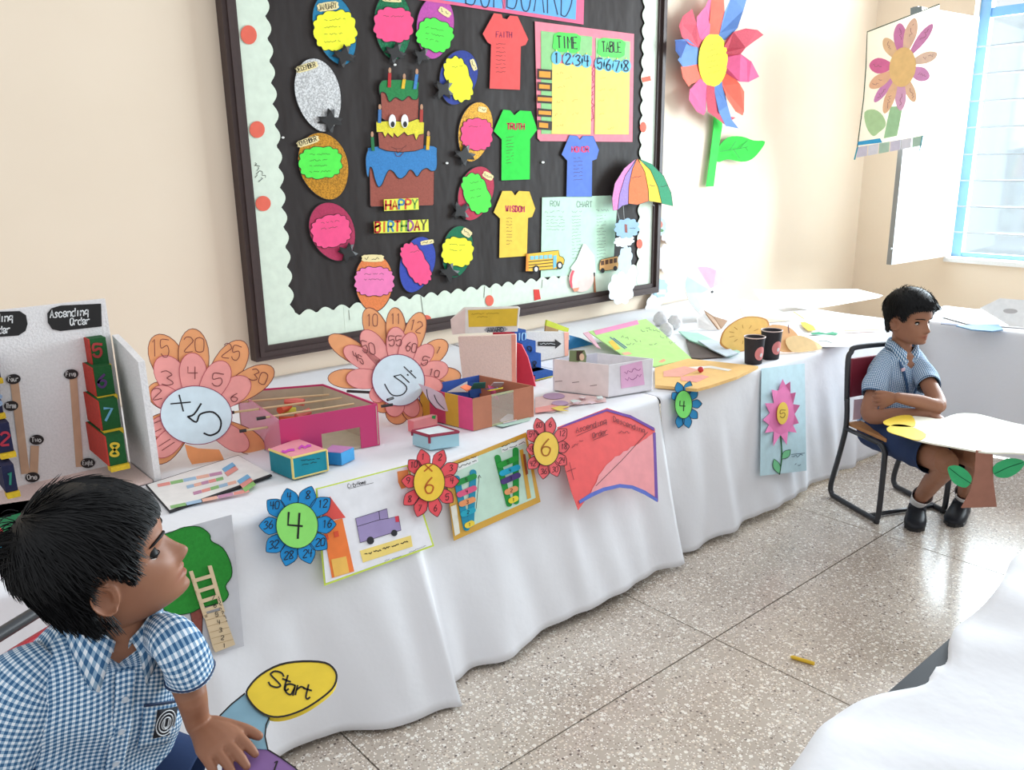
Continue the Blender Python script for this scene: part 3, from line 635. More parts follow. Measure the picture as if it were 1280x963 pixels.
for c in ((176, 388), (348, 360)):
    w_ = flat('wheel', ell(*R5(c)[0], 3.9, 5, 0, 16), PB, .0125, INK, bu, .001); flat('hub', ell(*R5(c)[0], 2.2, 2.9, 0, 12), PB, .0137, M((235, 230, 220)), w_, .0005)
bu = thing('paper_bus', 'small orange paper bus with dark windows near the hanging clouds', 'paper bus', PB.at(R5((700, 400))[0], .003))
piece('body', R5((648, 318), (762, 292), (778, 300), (776, 384), (690, 398), (636, 394), (636, 352)), .009, M((242, 184, 120)), bu, .002, True, .6)
for k in range(4): flat('window', R5((648+k*31, 328-k*6), (670+k*31, 324-k*6), (670+k*31, 356-k*6), (648+k*31, 360-k*6)), PB, .0117, M((110, 78, 62)), bu, .0006)
for c in ((660, 398), (752, 382)): flat('wheel', ell(*R5(c)[0], 2.4, 3.2, 0, 12), PB, .0117, INK, bu, .001)
# ---- pale rocket-like cutout and pencil
rk = thing('paper_parachute', 'pale paper cutout with pointed white top and pink lower bulb', 'paper cutout', PB.at(R5((480, 550))[0], .003))
flat('top', R5((520, 200), (535, 205), (600, 290), (610, 420), (440, 400), (425, 380), (470, 320)), PB, .0095, M((240, 246, 242)), rk, .0012)
flat('bulb', ell(*R5((505, 455))[0], 15.5, 17, 10), PB, .011, M((248, 222, 214)), rk, .0012)
flat('red_edge', R5((440, 395), (425, 430), (418, 480), (430, 525), (442, 520), (436, 480), (440, 440), (455, 400)), PB, .0125, M((236, 96, 110)), rk, .0006); flat('red_edge', R5((440, 530), (490, 520), (480, 545), (455, 553)), PB, .0125, M((250, 160, 130)), rk, .0006)
pn = thing('paper_pencil', 'thin brown paper pencil standing on the bottom border', 'paper cutout', PB.at(R5((603, 565))[0], .003))
flat('shaft', R5((596, 440), (604, 440), (612, 565), (598, 566)), PB, .0095, M((188, 120, 84)), pn, .0015); flat('tip', R5((593, 410), (604, 412), (604, 440), (596, 440)), PB, .0095, M((70, 60, 50)), pn, .0015)
# ---- umbrella with hanging clouds, in front of the board edge
PU = Plane((0, WY-.085, 0), (0, -1, 0))
um = thing('paper_umbrella', 'paper umbrella with pink purple orange yellow and green panels', 'paper umbrella', PU.at(Z4((1030, 330))[0], 0))
segs = [((236, 140, 196), ((1005, 78), (940, 130), (890, 210), (875, 290), (880, 355), (905, 352), (915, 270), (945, 170))),
        ((164, 136, 206), ((1008, 78), (945, 170), (915, 270), (905, 352), (930, 330), (962, 322), (965, 220), (985, 130))),
        ((240, 122, 70), ((1010, 78), (985, 130), (965, 220), (962, 318), (1010, 325), (1070, 305), (1068, 240), (1050, 150))),
        ((246, 206, 60), ((1015, 78), (1050, 150), (1068, 240), (1072, 305), (1140, 315), (1120, 230), (1080, 140))),
        ((50, 148, 104), ((1022, 80), (1080, 140), (1120, 230), (1140, 318), (1200, 332), (1190, 260), (1150, 170), (1090, 110)))]
for c, q in segs:
    piece('panel', Z4(*q), .0+.002, M(c, 'crayon'), um, .0015, True, .5, PU)
strokes('handwriting', scribble(*Z4((980, 180), (1030, 172)), .8)+scribble(*Z4((1075, 222), (1105, 220)), .8)+scribble(*Z4((1135, 228), (1175, 222)), .8), PU, .0045, .5, INK, um)
for q in (((900, 350), (915, 405)), ((935, 330), (940, 400)), ((1085, 318), (1100, 330))): strokes('string', [Z4(*q)], PU, .001, .6, M((150, 150, 150), 'ink'), um)
def cloudcut(label, c, a, b_, rot, rgb, pl=PU, off=.004, nb_=9):
    o = flat('paper_cloud', cloudy(c[0], c[1], a, b_, rot, nb_, .13, 60, .9), pl, off, M(rgb), None, .002); return tag(o, label, 'paper cloud', 'paper clouds hanging under the umbrella')
c1 = cloudcut('blue grey paper cloud with a tiny figure under the umbrella', Z4((955, 450))[0], 15.5, 12, -8, (158, 190, 216), nb_=11)
strokes('figure', [Z4((945, 430), (948, 470)), Z4((952, 432), (954, 472))], PU, .0072, 1.5, M((150, 80, 70), 'ink'), c1); strokes('note', scribble(*Z4((970, 450), (1000, 450)), .8), PU, .0072, .5, INK, c1)
cloudcut('white paper cloud right below the blue grey cloud', Z4((940, 518))[0], 12.5, 7, -10, (240, 244, 248), off=.001)
cloudcut('tall pale blue paper cloud hanging over the board frame', Z4((945, 620))[0], 8.5, 18, 8, (206, 226, 240), off=.003)
cloudcut('largest white paper cloud hanging lowest over the board frame', Z4((925, 770))[0], 16, 20, 8, (242, 246, 250), off=.006)
PW = Plane((0, WY-.03, 0), (0, -1, 0))
c2 = cloudcut('pale blue cloud with a flower picture stuck on the cream wall', Z4((1132, 440))[0], 7.5, 11, 0, (186, 212, 226), PW, nb_=11)
flat('flower_print', ell(*Z4((1128, 430))[0], 4.2, 5, 0, 14), PW, .0065, M((214, 130, 112)), c2, .0006); flat('leaf_print', ell(*Z4((1132, 462))[0], 4.5, 2.2, 0, 12), PW, .0065, M((96, 140, 90)), c2, .0006)
cloudcut('lavender white cloud stuck on the cream wall', Z4((1165, 610))[0], 13, 17, 0, (226, 218, 226), PW, .001)
cloudcut('small lilac cloud between two clouds on the cream wall', Z4((1180, 470))[0], 11, 14, 0, (234, 222, 226), PW, -.003)
c3 = cloudcut('sky blue cloud with a small white label near the table', Z4((1132, 770))[0], 9.5, 11.5, 0, (178, 214, 236), PW, .004)
flat('label', rect(*Z4((1138, 790))[0], 11, 6), PW, .0067, M((240, 246, 248)), c3, .0008)
cloudcut('white drooping cloud right below the sky blue cloud', Z4((1100, 850))[0], 9, 15, 25, (238, 240, 244), PW, .001)
# ---- big flower on the wall
Z5 = Zm(800, 0, .2492); PF = Plane((0, WY-.012, 0), (0, -1, 0)); fc = np.array(Z5((367, 302))[0])
bf = thing('wall_flower', 'large paper flower with red pink and blue petals on a green stem', 'paper flower', PF.at(Z5((350, 935))[0], 0))
def bend(i, p): return min(.07, .0022*max(0, np.hypot((p[0]-fc[0])*1.4, p[1]-fc[1])-25))
CR, PKF, OR, BL = (206, 82, 100), (236, 104, 150), (250, 112, 92), (104, 142, 204)
for k, (c, q) in enumerate([(CR, ((320, 230), (300, 170), (285, 120), (262, 45), (215, 80), (195, 130), (210, 185), (250, 225), (290, 240))), (OR, ((340, 200), (350, 100), (358, -20), (420, -20), (425, 60), (400, 175))),
    (PKF, ((330, 220), (300, 190), (285, 130), (285, 85), (330, 30), (350, -20), (362, -20), (352, 120), (350, 200))), (BL, ((385, 200), (400, 165), (425, 60), (460, -20), (540, -20), (520, 50), (490, 140), (435, 200))),
    (CR, ((400, 270), (435, 195), (470, 160), (530, 142), (590, 150), (620, 175), (570, 210), (530, 240), (505, 272), (440, 290))), (PKF, ((400, 300), (440, 270), (505, 270), (560, 310), (598, 385), (545, 412), (500, 410), (440, 380))),
    (OR, ((400, 380), (450, 360), (500, 420), (523, 460), (522, 560), (515, 580), (480, 560), (440, 500), (410, 430))), (CR, ((325, 420), (380, 430), (400, 575), (480, 590), (425, 625), (340, 560))),
    (BL, ((365, 420), (415, 410), (440, 530), (460, 600), (495, 645), (430, 632), (395, 560))), (PKF, ((320, 390), (335, 430), (330, 560), (320, 578), (285, 560), (245, 500), (250, 450), (295, 400))),
    (OR, ((300, 320), (205, 335), (215, 390), (245, 435), (260, 420), (320, 400))), (BL, ((300, 300), (290, 240), (240, 195), (175, 200), (180, 250), (210, 270), (190, 300), (215, 335), (295, 328)))]):
    flat('petal', Z5(*q), PF, .012+.0012*(k % 5), M(c, 'crayon' if c == CR else 'paper'), bf, .0008, bend=bend)
flat('petal', Z5((178, 205), (238, 207), (205, 292), (178, 255)), PF, .03, M((62, 92, 158)), bf, .001, bend=bend, label='dark blue folded back petal')
c_ = flat('flower_centre', ell(fc[0], fc[1], 18.2, 34, 2, 36), PF, .032, M((250, 238, 64)), bf, .0015)
L = []
for k in range(6): L += scribble((fc[0]-9+abs(k-3), fc[1]-18+k*7), (fc[0]+9, fc[1]-22+k*7), .9, 9)
strokes('handwriting', L, PF, .0345, .5, M((120, 110, 30), 'ink'), c_)
st = flat('stem', Z5((372, 560), (414, 590), (412, 640), (388, 790), (370, 935), (332, 937), (350, 800), (368, 650)), PF, .016, M((66, 226, 84)), bf, .003)
lf = flat('leaf', catmull(Z5((392, 745), (440, 690), (510, 685), (570, 705), (627, 710), (600, 760), (560, 800), (510, 812), (440, 800), (388, 812)), 3, True), PF, .014, M((58, 208, 72)), bf, .0015, bend=lambda i, p: .001*max(0, p[0]-900))
strokes('veins', [Z5((400, 760), (500, 745), (600, 725)), Z5((450, 752), (480, 710)), Z5((500, 745), (540, 705)), Z5((470, 750), (500, 795)), Z5((530, 740), (560, 785))], PF, .05, .6, M((30, 130, 50), 'ink'), lf)
# ---- chart hanging from the open window leaf
Z6 = Zm(1040, 0, .35294)
cA, cB = Z6((125, 113))[0], Z6((380, 15))[0]; dl = 5.22; dr = 4.95
A3 = CAM+ray(*cA)*dl; Bq = CAM+ray(*cB)*dr; PH = Plane.three(A3, Bq, A3-np.array([0, 0, 1.]))
hc = thing('hanging_chart', 'white flower chart with dark edge hung beside the open window leaf', 'chart', PH.at(Z6((85, 540))[0], 0))
flat('sheet', Z6((125, 113), (380, 15), (365, 300), (330, 480), (88, 522), (112, 330)), PH, .0, thin((253, 248, 236)), hc, .003)
strokes('dark_edge', [Z6((380, 15), (125, 113), (120, 240), (112, 350), (90, 520))], PH, .0036, 1.3, M((70, 90, 74), 'ink'), hc)
CP = [((196, 160), (186, 135), 22, (246, 204, 160)), ((245, 120), (240, 82), 24, (224, 140, 186)), ((292, 110), (294, 64), 22, (246, 204, 176)), ((325, 130), (357, 85), 17, (226, 150, 196)), ((330, 195), (374, 190), 20, (248, 214, 190)), ((315, 262), (345, 275), 26, (230, 160, 206)), ((283, 300), (292, 362), 18, (250, 206, 170)), ((238, 340), (242, 392), 20, (232, 176, 206)), ((210, 345), (185, 402), 18, (250, 200, 160)), ((185, 320), (150, 362), 15, (226, 150, 200)), ((172, 285), (133, 310), 22, (250, 196, 158)), ((180, 228), (132, 232), 28, (232, 120, 166))]
for k, (m_, t_, w_, c) in enumerate(CP):
    mid = np.array([245, 235.]); q = petal(Z6(tuple(mid+(np.array(t_)-mid)*.25))[0], Z6(t_)[0], w_*.353, .25); pt = flat('petal', q, PH, .0038+.0005*(k % 3), M(c), hc, .0006)
    strokes('handwriting', scribble(Z6(tuple(mid+(np.array(t_)-mid)*.62))[0], Z6(tuple(mid+(np.array(t_)-mid)*.88))[0], 2.2, 8), PH, .0062, .6, M((170, 110, 120), 'ink'), pt)
flat('flower_centre', ell(*Z6((250, 238))[0], 16.5, 25, 8), PH, .0062, M((250, 206, 140)), hc, .001)
flat('stem', Z6((207, 378), (250, 375), (238, 445), (230, 482), (183, 490), (195, 430)), PH, .0036, M((176, 216, 168)), hc, .0006); flat('leaf', catmull(Z6((115, 398), (150, 388), (180, 410), (190, 445), (165, 470), (145, 482), (122, 450)), 3, True), PH, .0036, M((190, 222, 168)), hc, .0006)
flat('blue_band', Z6((92, 502), (170, 490), (178, 505), (92, 515)), PH, .0036, M((70, 170, 220)), hc, .0008)
for k in range(6):
    a = k/6; x0 = 90+235*a; y0 = 522-43*a; flat('fringe_strip', Z6((x0, y0), (x0+36, y0-7), (x0+33, y0+30), (x0-3, y0+37)), PH, .0, M(((214, 206, 222), (226, 222, 230), (180, 206, 186))[k % 3]), hc, .001)
flat('side_tape', Z6((88, 520), (93, 520), (82, 566), (77, 566)), PH, .002, M((60, 160, 180)), hc, .001); flat('side_tape', Z6((318, 480), (324, 480), (312, 534), (308, 534)), PH, .002, M((110, 170, 180)), hc, .001)
flat('clip', Z6((278, 28), (318, 22), (320, 40), (278, 55)), PH, .004, M((130, 140, 140), 'metal'), hc, .006)
_tp = hinge+d_leaf*(L_leaf-.02)
B().tube([PH.at(Z6((298, 36))[0], .01), np.array([_tp[0], _tp[1], zt-.04])], .003, 6).build('hanging_cord', M((90, 100, 96), 'plastic'), hc)
# ================================================================== cards hung on the front of the cloth
def cloth_y(x, z):
    h, yt = (hem1, 1.905) if x < 2.347 else (hem2, 1.90)
    hyv = float(np.interp(x, [p[0] for p in h], [p[1] for p in h])); t = min(max((TZ-.03-z)/(TZ-.06), 0), 1)
    return yt+(hyv-yt)*t**1.15-.022*t
def cardplane(pxs, gap=.004):
    P = [aty(p[0], p[1], 1.84) for p in pxs]; xs = np.linspace(min(p[0] for p in P), max(p[0] for p in P), 30); zb = max(min(p[2] for p in P), .1)
    best = 1e9
    for z in np.linspace(zb, TZ-.06, 12):
        yb = min(cloth_y(x, z) for x in xs)-gap; yb0 = 1.899-(1.899-yb)*(TZ-zb)/(TZ-z); best = min(best, yb0)
    return Plane.three((0, 1.899, TZ), (1, 1.899, TZ), (0, best, zb))
def num_flower(label, c, ax, ay, ccol, pcol, tips, words, hw, big, u, v, w, pl, kind='paper', ink=INK, tw=.9, pt=.95, rot=0, extra=None, nu=(4.6, 0), nv=(0, -9)):
    t = thing('number_flower', label, 'paper flower', pl.at((c[0], c[1]+ay), .004), 'number flowers on the cloth')
    c = np.array(c, float)
    for k, (tp, wd) in enumerate(zip(tips, words)):
        tp = np.array(tp); d_ = tp-c
        q = petal(c+d_*.42, tp, hw, pt, 8, .55); p_ = flat('petal', q, pl, .006+.0006*(k % 3), M(pcol, kind), t, .001)
        strokes('outline', [q], pl, .0086, .7, ink, p_, closed=True)
        if wd:
            m_ = c+d_*.76; L = len(wd); write(wd, (m_[0]-nu[0]*L*.42, m_[1]-nv[1]*.42), nu, nv, pl, .0086, ink, p_, tw)
    o = flat('flower_centre', ell(c[0], c[1], ax, ay, rot, 36), pl, .0095, M(ccol), t, .0012); strokes('outline', [ell(c[0], c[1], ax, ay, rot, 36)], pl, .0113, .8, ink, o, closed=True)
    for s_, p0 in big: write(s_, p0, u, v, pl, .0113, INK if extra is None else extra, o, w)
    return t
A5 = Zm(160, 560, .27); A6 = Zm(380, 540, .234375); A7 = Zm(640, 480, .22847); Ax3 = Zm(720, 320, .21875); C3 = Zm(900, 440, .20761)
# ---- tree card
q = [(186, 672), (289.6, 643.7), (305, 808), (205, 838)]; pl = cardplane(q)
tc_ = thing('tree_card', 'grey card with a green tree and a small wooden ladder', 'card', pl.at((250, 830), 0))
flat('sheet', q, pl, .001, M((206, 206, 212), 'card'), tc_, .0012)
crown = catmull(A5((140, 420), (205, 390), (260, 368), (330, 366), (378, 400), (386, 432), (440, 465), (476, 535), (480, 595), (452, 640), (466, 680), (440, 715), (380, 730), (330, 745), (290, 765), (200, 770), (130, 700), (110, 540)), 3, True)
cw = flat('tree_crown', crown, pl, .0035, M((44, 146, 52), 'crayon'), tc_, .0012); strokes('outline', [crown], pl, .0053, 1.0, M((20, 70, 30), 'ink'), cw, closed=True)
piece('tree_trunk', A5((285, 745), (350, 700), (345, 800), (340, 960), (318, 985), (310, 880)), .0025, M((150, 84, 74), 'crayon'), tc_, .0008, True, .8, pl)
ld = thing('wooden_ladder', 'little pale wooden ladder with numbers leaning on the tree card', 'ladder', pl.at(A5((440, 950))[0], .006)); WD = M((226, 202, 166), 'wood')
flat('rail', A5((283, 575), (300, 570), (370, 785), (352, 790)), pl, .0065, WD, ld, .003); flat('rail', A5((370, 548), (388, 545), (450, 760), (432, 765)), pl, .0065, WD, ld, .003)
for (x0, y0, x1, y1) in ((300, 610, 385, 585), (315, 660, 402, 632), (328, 708, 415, 680), (340, 750, 425, 722)):
    flat('rung', A5((x0, y0), (x1, y1), (x1+4, y1+16), (x0+4, y0+16)), pl, .0095, WD, ld, .002)
lb_ = flat('lower_board', A5((352, 775), (440, 752), (497, 912), (405, 948), (395, 930)), pl, .0065, WD, ld, .003)
for k in range(5): strokes('step_line', [A5((360+k*9, 800+k*28), (450+k*9, 775+k*28))], pl, .0101, .5, M((180, 150, 110), 'ink'), lb_)
for k, ch in enumerate('1234567'): x, y = A5((447-k*8.5, 925-k*36+(0 if k < 5 else -6)))[0]; write(ch, (x-2, y), (4.5, 0), (0, -5), pl, .0122, INK, ld, .8)
strokes('lettering', scribble(*A5((418, 690), (455, 805)), 1.5, 26), pl, .0122, .8, INK, ld)
# ---- city card
q = A6((62, 303), (555, 175), (695, 610), (108, 822)); pl = cardplane(q); plc = pl
cc = thing('city_card', 'white card with lime border showing an orange house and lilac truck', 'card', pl.at(q[3], 0))
flat('border', q, pl, .001, M((214, 232, 92), 'card'), cc, .0012)
flat('sheet', A6((72, 308), (548, 184), (684, 604), (116, 808)), pl, .0028, M((244, 243, 248), 'card'), cc, .0008)
hs = flat('house_wall', A6((98, 490), (205, 462), (268, 745), (150, 780)), pl, .004, M((250, 132, 66)), cc, .001); flat('house_roof', A6((88, 480), (138, 345), (222, 458)), pl, .0042, M((238, 92, 84)), cc, .001)
flat('house_door', A6((145, 682), (225, 664), (242, 752), (162, 774)), pl, .0053, M((250, 196, 98)), hs, .0006); flat('house_window', A6((158, 534), (182, 528), (188, 558), (163, 564)), pl, .0053, M((230, 90, 60)), hs, .0006)
flat('house_window', A6((112, 550), (128, 546), (132, 574), (116, 580)), pl, .0053, M((230, 90, 60)), hs, .0006)
tr = piece('truck_body', A6((275, 462), (443, 410), (450, 462), (505, 450), (518, 525), (300, 592)), .004, M((166, 150, 196)), cc, .001, True, .6, pl)
strokes('truck_lines', [A6((285, 505), (400, 470), (450, 462)), A6((400, 425), (405, 470))], pl, .0054, .6, INK, tr); flat('truck_light', A6((485, 452), (504, 448), (508, 480), (490, 482)), pl, .0052, M((230, 70, 90)), tr, .0005)
for c, r in (((355, 580), 19), ((482, 540), 16)): flat('wheel', [A6((c[0]+r*math.cos(t), c[1]+r*1.1*math.sin(t)))[0] for t in np.linspace(0, 6.283, 16, endpoint=False)], pl, .0052, M((52, 50, 56)), tr, .0008)
ys = flat('caption_strip', A6((298, 635), (570, 553), (580, 612), (315, 698)), pl, .004, M((252, 224, 130)), cc, .0006)
for k in range(5): x = 325+k*48; y = 655-k*15; strokes('word', scribble(*A6((x, y), (x+36, y-10)), 1.1, 9), pl, .0052, 1.1, INK, ys)
write('City', A6((234, 300))[0], (2.9, -.6), (-.2, -5), pl, .0042, INK, cc, .6); write('Home', A6((286, 286))[0], (2.7, -.6), (-.2, -4.6), pl, .0042, INK, cc, .6)
strokes('underline', [A6((240, 304), (370, 272))], pl, .0042, .5, INK, cc); strokes('footer_note', scribble(*A6((430, 688), (530, 660)), .6)+scribble(*A6((560, 645), (650, 608)), .7), pl, .0042, .45, M((120, 120, 130), 'ink'), cc)
# ---- blue four flower
plf = Plane(plc.o+plc.n*.012, plc.n)
num_flower('blue petalled flower counting 4 to 40 around a green centre', A5((783, 360))[0], 26.2, 28.5, (150, 232, 116), (34, 142, 208), A5((735, 188), (850, 178), (937, 233), (964, 355), (922, 468), (845, 537), (730, 548), (640, 482), (606, 362), (644, 243)), ('4', '8', '12', '16', '20', '24', '28', '32', '36', '40'), 11.2, [('4', (359, 672))], (24, 2), (2, -31), 2.6, plf, tw=1.1, nu=(6.2, -.8), nv=(.8, -9.5))
# ---- x6 flower
plx = Plane(plc.o+plc.n*.014, plc.n); c6 = A6((668, 270))[0]
num_flower('red petalled flower numbered 1 to 10 with x 6 on yellow', c6, 19.5, 23.8, (248, 206, 70), (234, 84, 92), A6((625, 93), (745, 97), (822, 172), (828, 262), (795, 377), (712, 454), (604, 454), (532, 390), (520, 262), (558, 150)), ('1', '2', '3', '4', '5', '6', '7', '8', '9', '10'), 8.6, [('x', (c6[0]-6, c6[1]-14))], (13, 0), (.5, -13), 1.7, plx, tw=.9, nu=(4.6, -.6), nv=(.6, -7.5), extra=M((190, 96, 30), 'ink'))
o6 = [o for o in COL.objects if o.name.startswith('flower_centre')][-1]; write('6', (c6[0]-5.5, c6[1]+13), (14, 0), (1, -19), plx, .0113, M((190, 96, 30), 'ink'), o6, 1.9)
o = flat('paper_scrap', A6((498, 212), (555, 202), (562, 292), (520, 305), (503, 270)), plc, .004, M((244, 150, 90)), None, .001); tag(o, 'orange paper scrap peeping from behind the x 6 flower', 'paper scrap')
# ---- ladder number card
q = A6((752, 178), (1185, 3), (1262, 374), (800, 582)); pl = cardplane(q)
lc = thing('ladder_card', 'mint card with gold edge and two ladders of coloured sticks', 'card', pl.at(q[3], 0))
GOLD = M((222, 170, 62), 'shiny')
flat('gold_border', q, pl, .001, GOLD, lc, .0015); flat('sheet', A6((775, 190), (1180, 30), (1236, 352), (850, 522), (812, 300)), pl, .003, M((204, 232, 214), 'card'), lc, .0008)
flat('white_strip', A6((782, 400), (812, 388), (832, 540), (806, 556)), pl, .003, M((240, 238, 224)), lc, .0008); flat('title_strip', A6((815, 175), (925, 130), (930, 160), (820, 210)), pl, .0042, M((240, 243, 240)), lc, .0006); flat('title_strip', A6((1050, 85), (1180, 32), (1184, 60), (1056, 112)), pl, .0042, M((240, 243, 240)), lc, .0006)
strokes('handwriting', scribble(*A6((822, 165), (920, 132)), 1)+scribble(*A6((825, 188), (925, 152)), 1)+scribble(*A6((1055, 80), (1140, 48)), 1)+scribble(*A6((1060, 100), (1178, 55)), 1), pl, .0056, .7, INK, lc)
def stick(a, b_, w, rgb, par, off, name='stick'):
    a = np.array(a); b_ = np.array(b_); d_ = (b_-a)/np.linalg.norm(b_-a); n_ = np.array([-d_[1], d_[0]])*w; pts = []
    for k in range(7): an = math.pi/2+math.pi*k/6; pts.append(tuple(a+d_*w*math.cos(an)+n_*math.sin(an)))
    for k in range(7): an = -math.pi/2+math.pi*k/6; pts.append(tuple(b_+d_*w*math.cos(an)+n_*math.sin(an)))
    return flat(name, pts, pl, off, M(rgb, 'wood'), par, .002)
stick(*A6((815, 250), (868, 512)), 4, (36, 146, 178), lc, .004, 'rail'); stick(*A6((903, 218), (890, 492)), 4, (36, 146, 178), lc, .004, 'rail')
stick(*A6((1033, 138), (1095, 385)), 3.6, (34, 150, 62), lc, .004, 'rail'); stick(*A6((1130, 98), (1132, 372)), 3.6, (34, 150, 62), lc, .004, 'rail')
for (a, b_, c, n_) in (((825, 272), (908, 238), (40, 150, 70), '5'), ((830, 335), (908, 302), (232, 96, 136), '4'), ((842, 385), (902, 362), (244, 158, 104), '3'), ((850, 440), (902, 418), (40, 170, 196), '2'), ((872, 500), (896, 488), (246, 216, 70), '1'), ((1045, 180), (1132, 142), (40, 160, 60), '5'), ((1058, 222), (1140, 190), (40, 176, 214), '4'), ((1065, 266), (1142, 232), (84, 62, 130), '3'), ((1085, 322), (1128, 304), (246, 164, 110), '2'), ((1106, 368), (1130, 356), (244, 220, 60), '1')):
    s_ = stick(*A6(a, b_), 3.5, c, lc, .0064, 'rung'); m_ = A6(((a[0]+b_[0])/2, (a[1]+b_[1])/2))[0]; write(n_, (m_[0]-1.2, m_[1]+2), (3.2, 0), (0, -4), pl, .009, INK, s_, .6)
flat('gold_strip', A6((1150, 98), (1168, 92), (1212, 352), (1192, 360)), pl, .0042, GOLD, lc, .001); flat('brown_strip', A6((1168, 120), (1180, 118), (1196, 225), (1184, 230)), pl, .0054, M((164, 84, 50)), lc, .001)
strokes('arrow', [A6((918, 410), (935, 232)), A6((928, 248), (935, 230), (944, 245))], pl, .0042, .6, INK, lc)
# ---- coral six flower
pl6 = Plane(pl.o+pl.n*.032, pl.n)
num_flower('coral flower counting 6 to 60 around a yellow centre', A7((187, 355))[0], 16, 21.2, (250, 208, 92), (240, 104, 110), A7((135, 188), (218, 183), (300, 248), (315, 342), (299, 443), (250, 508), (170, 522), (90, 466), (78, 360), (84, 255)), ('60', '6', '12', '18', '24', '30', '36', '42', '48', '54'), 7.6, [('6', (A7((160, 390))[0]))], (15, 0), (1, -20), 1.8, pl6, tw=.7, nu=(4.0, -.3), nv=(.4, -6.5), extra=M((170, 100, 30), 'ink'))
# ---- red stair card
q = A7((248, 238), (520, 132), (650, 175), (782, 246), (800, 645), (770, 622), (700, 585), (640, 570), (590, 566), (540, 572), (470, 600), (400, 640), (362, 692), (325, 590), (290, 460)); pl = cardplane(q, .03)
rcd = thing('stair_card', 'red card with purple edge titled Ascending Descending Order above pink stairs', 'card', pl.at((735, 635), 0))
RED = M((240, 92, 92), 'card')
flat('sheet', q, pl, .002, RED, rcd, .0012)
pk = A7((770, 272), (745, 290), (735, 300), (715, 310), (690, 330), (668, 340), (650, 345), (632, 365), (610, 370), (590, 392), (565, 398), (545, 420), (515, 445), (495, 475), (475, 500), (462, 540), (440, 575), (432, 598), (500, 575), (590, 552), (650, 556), (720, 580), (786, 620))
flat('pink_stairs', pk, pl, .0042, M((240, 156, 160), 'card'), rcd, .0006)
flat('edge_strip', A7((252, 246), (520, 150), (650, 188), (780, 258), (778, 240), (650, 172), (520, 138), (300, 218)), pl, .0044, M((108, 62, 156), 'card'), rcd, .0006)
flat('edge_strip', A7((772, 268), (786, 266), (800, 640), (782, 628)), pl, .0044, M((112, 74, 160), 'card'), rcd, .0006)
flat('edge_strip', A7((366, 640), (430, 598), (500, 568), (590, 548), (660, 556), (730, 585), (798, 632), (796, 648), (725, 606), (655, 575), (590, 568), (505, 588), (440, 618), (372, 656)), pl, .0046, M((92, 110, 196), 'card'), rcd, .0006)
strokes('stair_line', [A7((742, 265), (600, 420), (460, 558))], pl, .0056, .6, INK, rcd)
MAR = M((130, 40, 50), 'ink')
write('Ascending', A7((352, 268))[0], (4.3, -1.35), (-.4, -6.5), pl, .0062, MAR, rcd, .8); write('Descending', A7((556, 205))[0], (4.0, 1.55), (-.2, -6.5), pl, .0062, MAR, rcd, .8); write('Order', A7((442, 298))[0], (3.8, -1.2), (-.3, -6.5), pl, .0062, MAR, rcd, .8)
strokes('underline', [A7((355, 285), (520, 212)), A7((445, 308), (525, 276))], pl, .0062, .7, MAR, rcd); strokes('pencil_marks', [A7((300, 480), (348, 462)), A7((315, 430), (338, 525))]+scribble(*A7((330, 350), (390, 300)), 2, 10)+scribble(*A7((585, 262), (645, 268)), 1.5, 9), pl, .0062, .7, MAR, rcd)
# ---- small blue four flower on the second cloth
q = Ax3((550, 715), (718, 980)); pl = cardplane(q); pls = Plane(pl.o+pl.n*.006, pl.n)
num_flower('small narrow blue flower with 4 on a bright green centre', Ax3((615, 850))[0], 10.8, 17.5, (130, 232, 116), (40, 136, 190), Ax3((580, 722), (652, 716), (694, 768), (720, 845), (694, 930), (645, 985), (585, 985), (550, 782)), ('',)*8, 5.6, [('4', Ax3((592, 885))[0])], (9, .4), (.6, -12), 1.2, pls)
# ---- pink flower poster
q = C3((250, 100), (510, 70), (521, 716), (242, 748)); pl = cardplane(q)
pp = thing('flower_poster', 'pale blue poster with a pink flower hanging over the table edge', 'poster', pl.at(q[3], 0))
flat('sheet', q, pl, .001, M((200, 228, 236), 'card'), pp, .0012)
fp = C3((378, 165), (395, 200), (423, 180), (425, 250), (457, 245), (440, 315), (482, 322), (450, 375), (475, 430), (440, 440), (462, 487), (410, 480), (402, 560), (365, 500), (322, 568), (325, 480), (272, 488), (295, 440), (260, 410), (300, 370), (272, 310), (325, 310), (312, 228), (350, 235))
fl_ = flat('flower', fp, pl, .004, M((240, 130, 184)), pp, .0012, bend=lambda i, p: .012*(i % 2 == 0)); ce = flat('flower_centre', ell(*C3((378, 370))[0], 7, 14, 4), pl, .012, M((248, 208, 84)), pp, .0012)
write('5', C3((362, 395))[0], (8, 0), (.8, -9), pl, .0138, M((150, 110, 40), 'ink'), ce, .9)
strokes('stem', [catmull(C3((365, 510), (372, 590), (370, 660), (358, 738)), 5)], pl, .0042, 1.6, M((40, 110, 60), 'ink'), pp)
for a, b_, w in (((372, 645), (425, 590), 4.4), ((358, 735), (325, 645), 4.6)): piece('leaf', leafshape(*C3(a, b_), w), .004, M((126, 206, 150)), pp, .0008, True, .6, pl)
strokes('handwriting', scribble(*C3((432, 630), (510, 622)), 1.8, 12)+scribble(*C3((452, 680), (486, 676)), 1.8, 8)+[C3((430, 618), (510, 610))], pl, .0042, .7, M((90, 110, 130), 'ink'), pp)
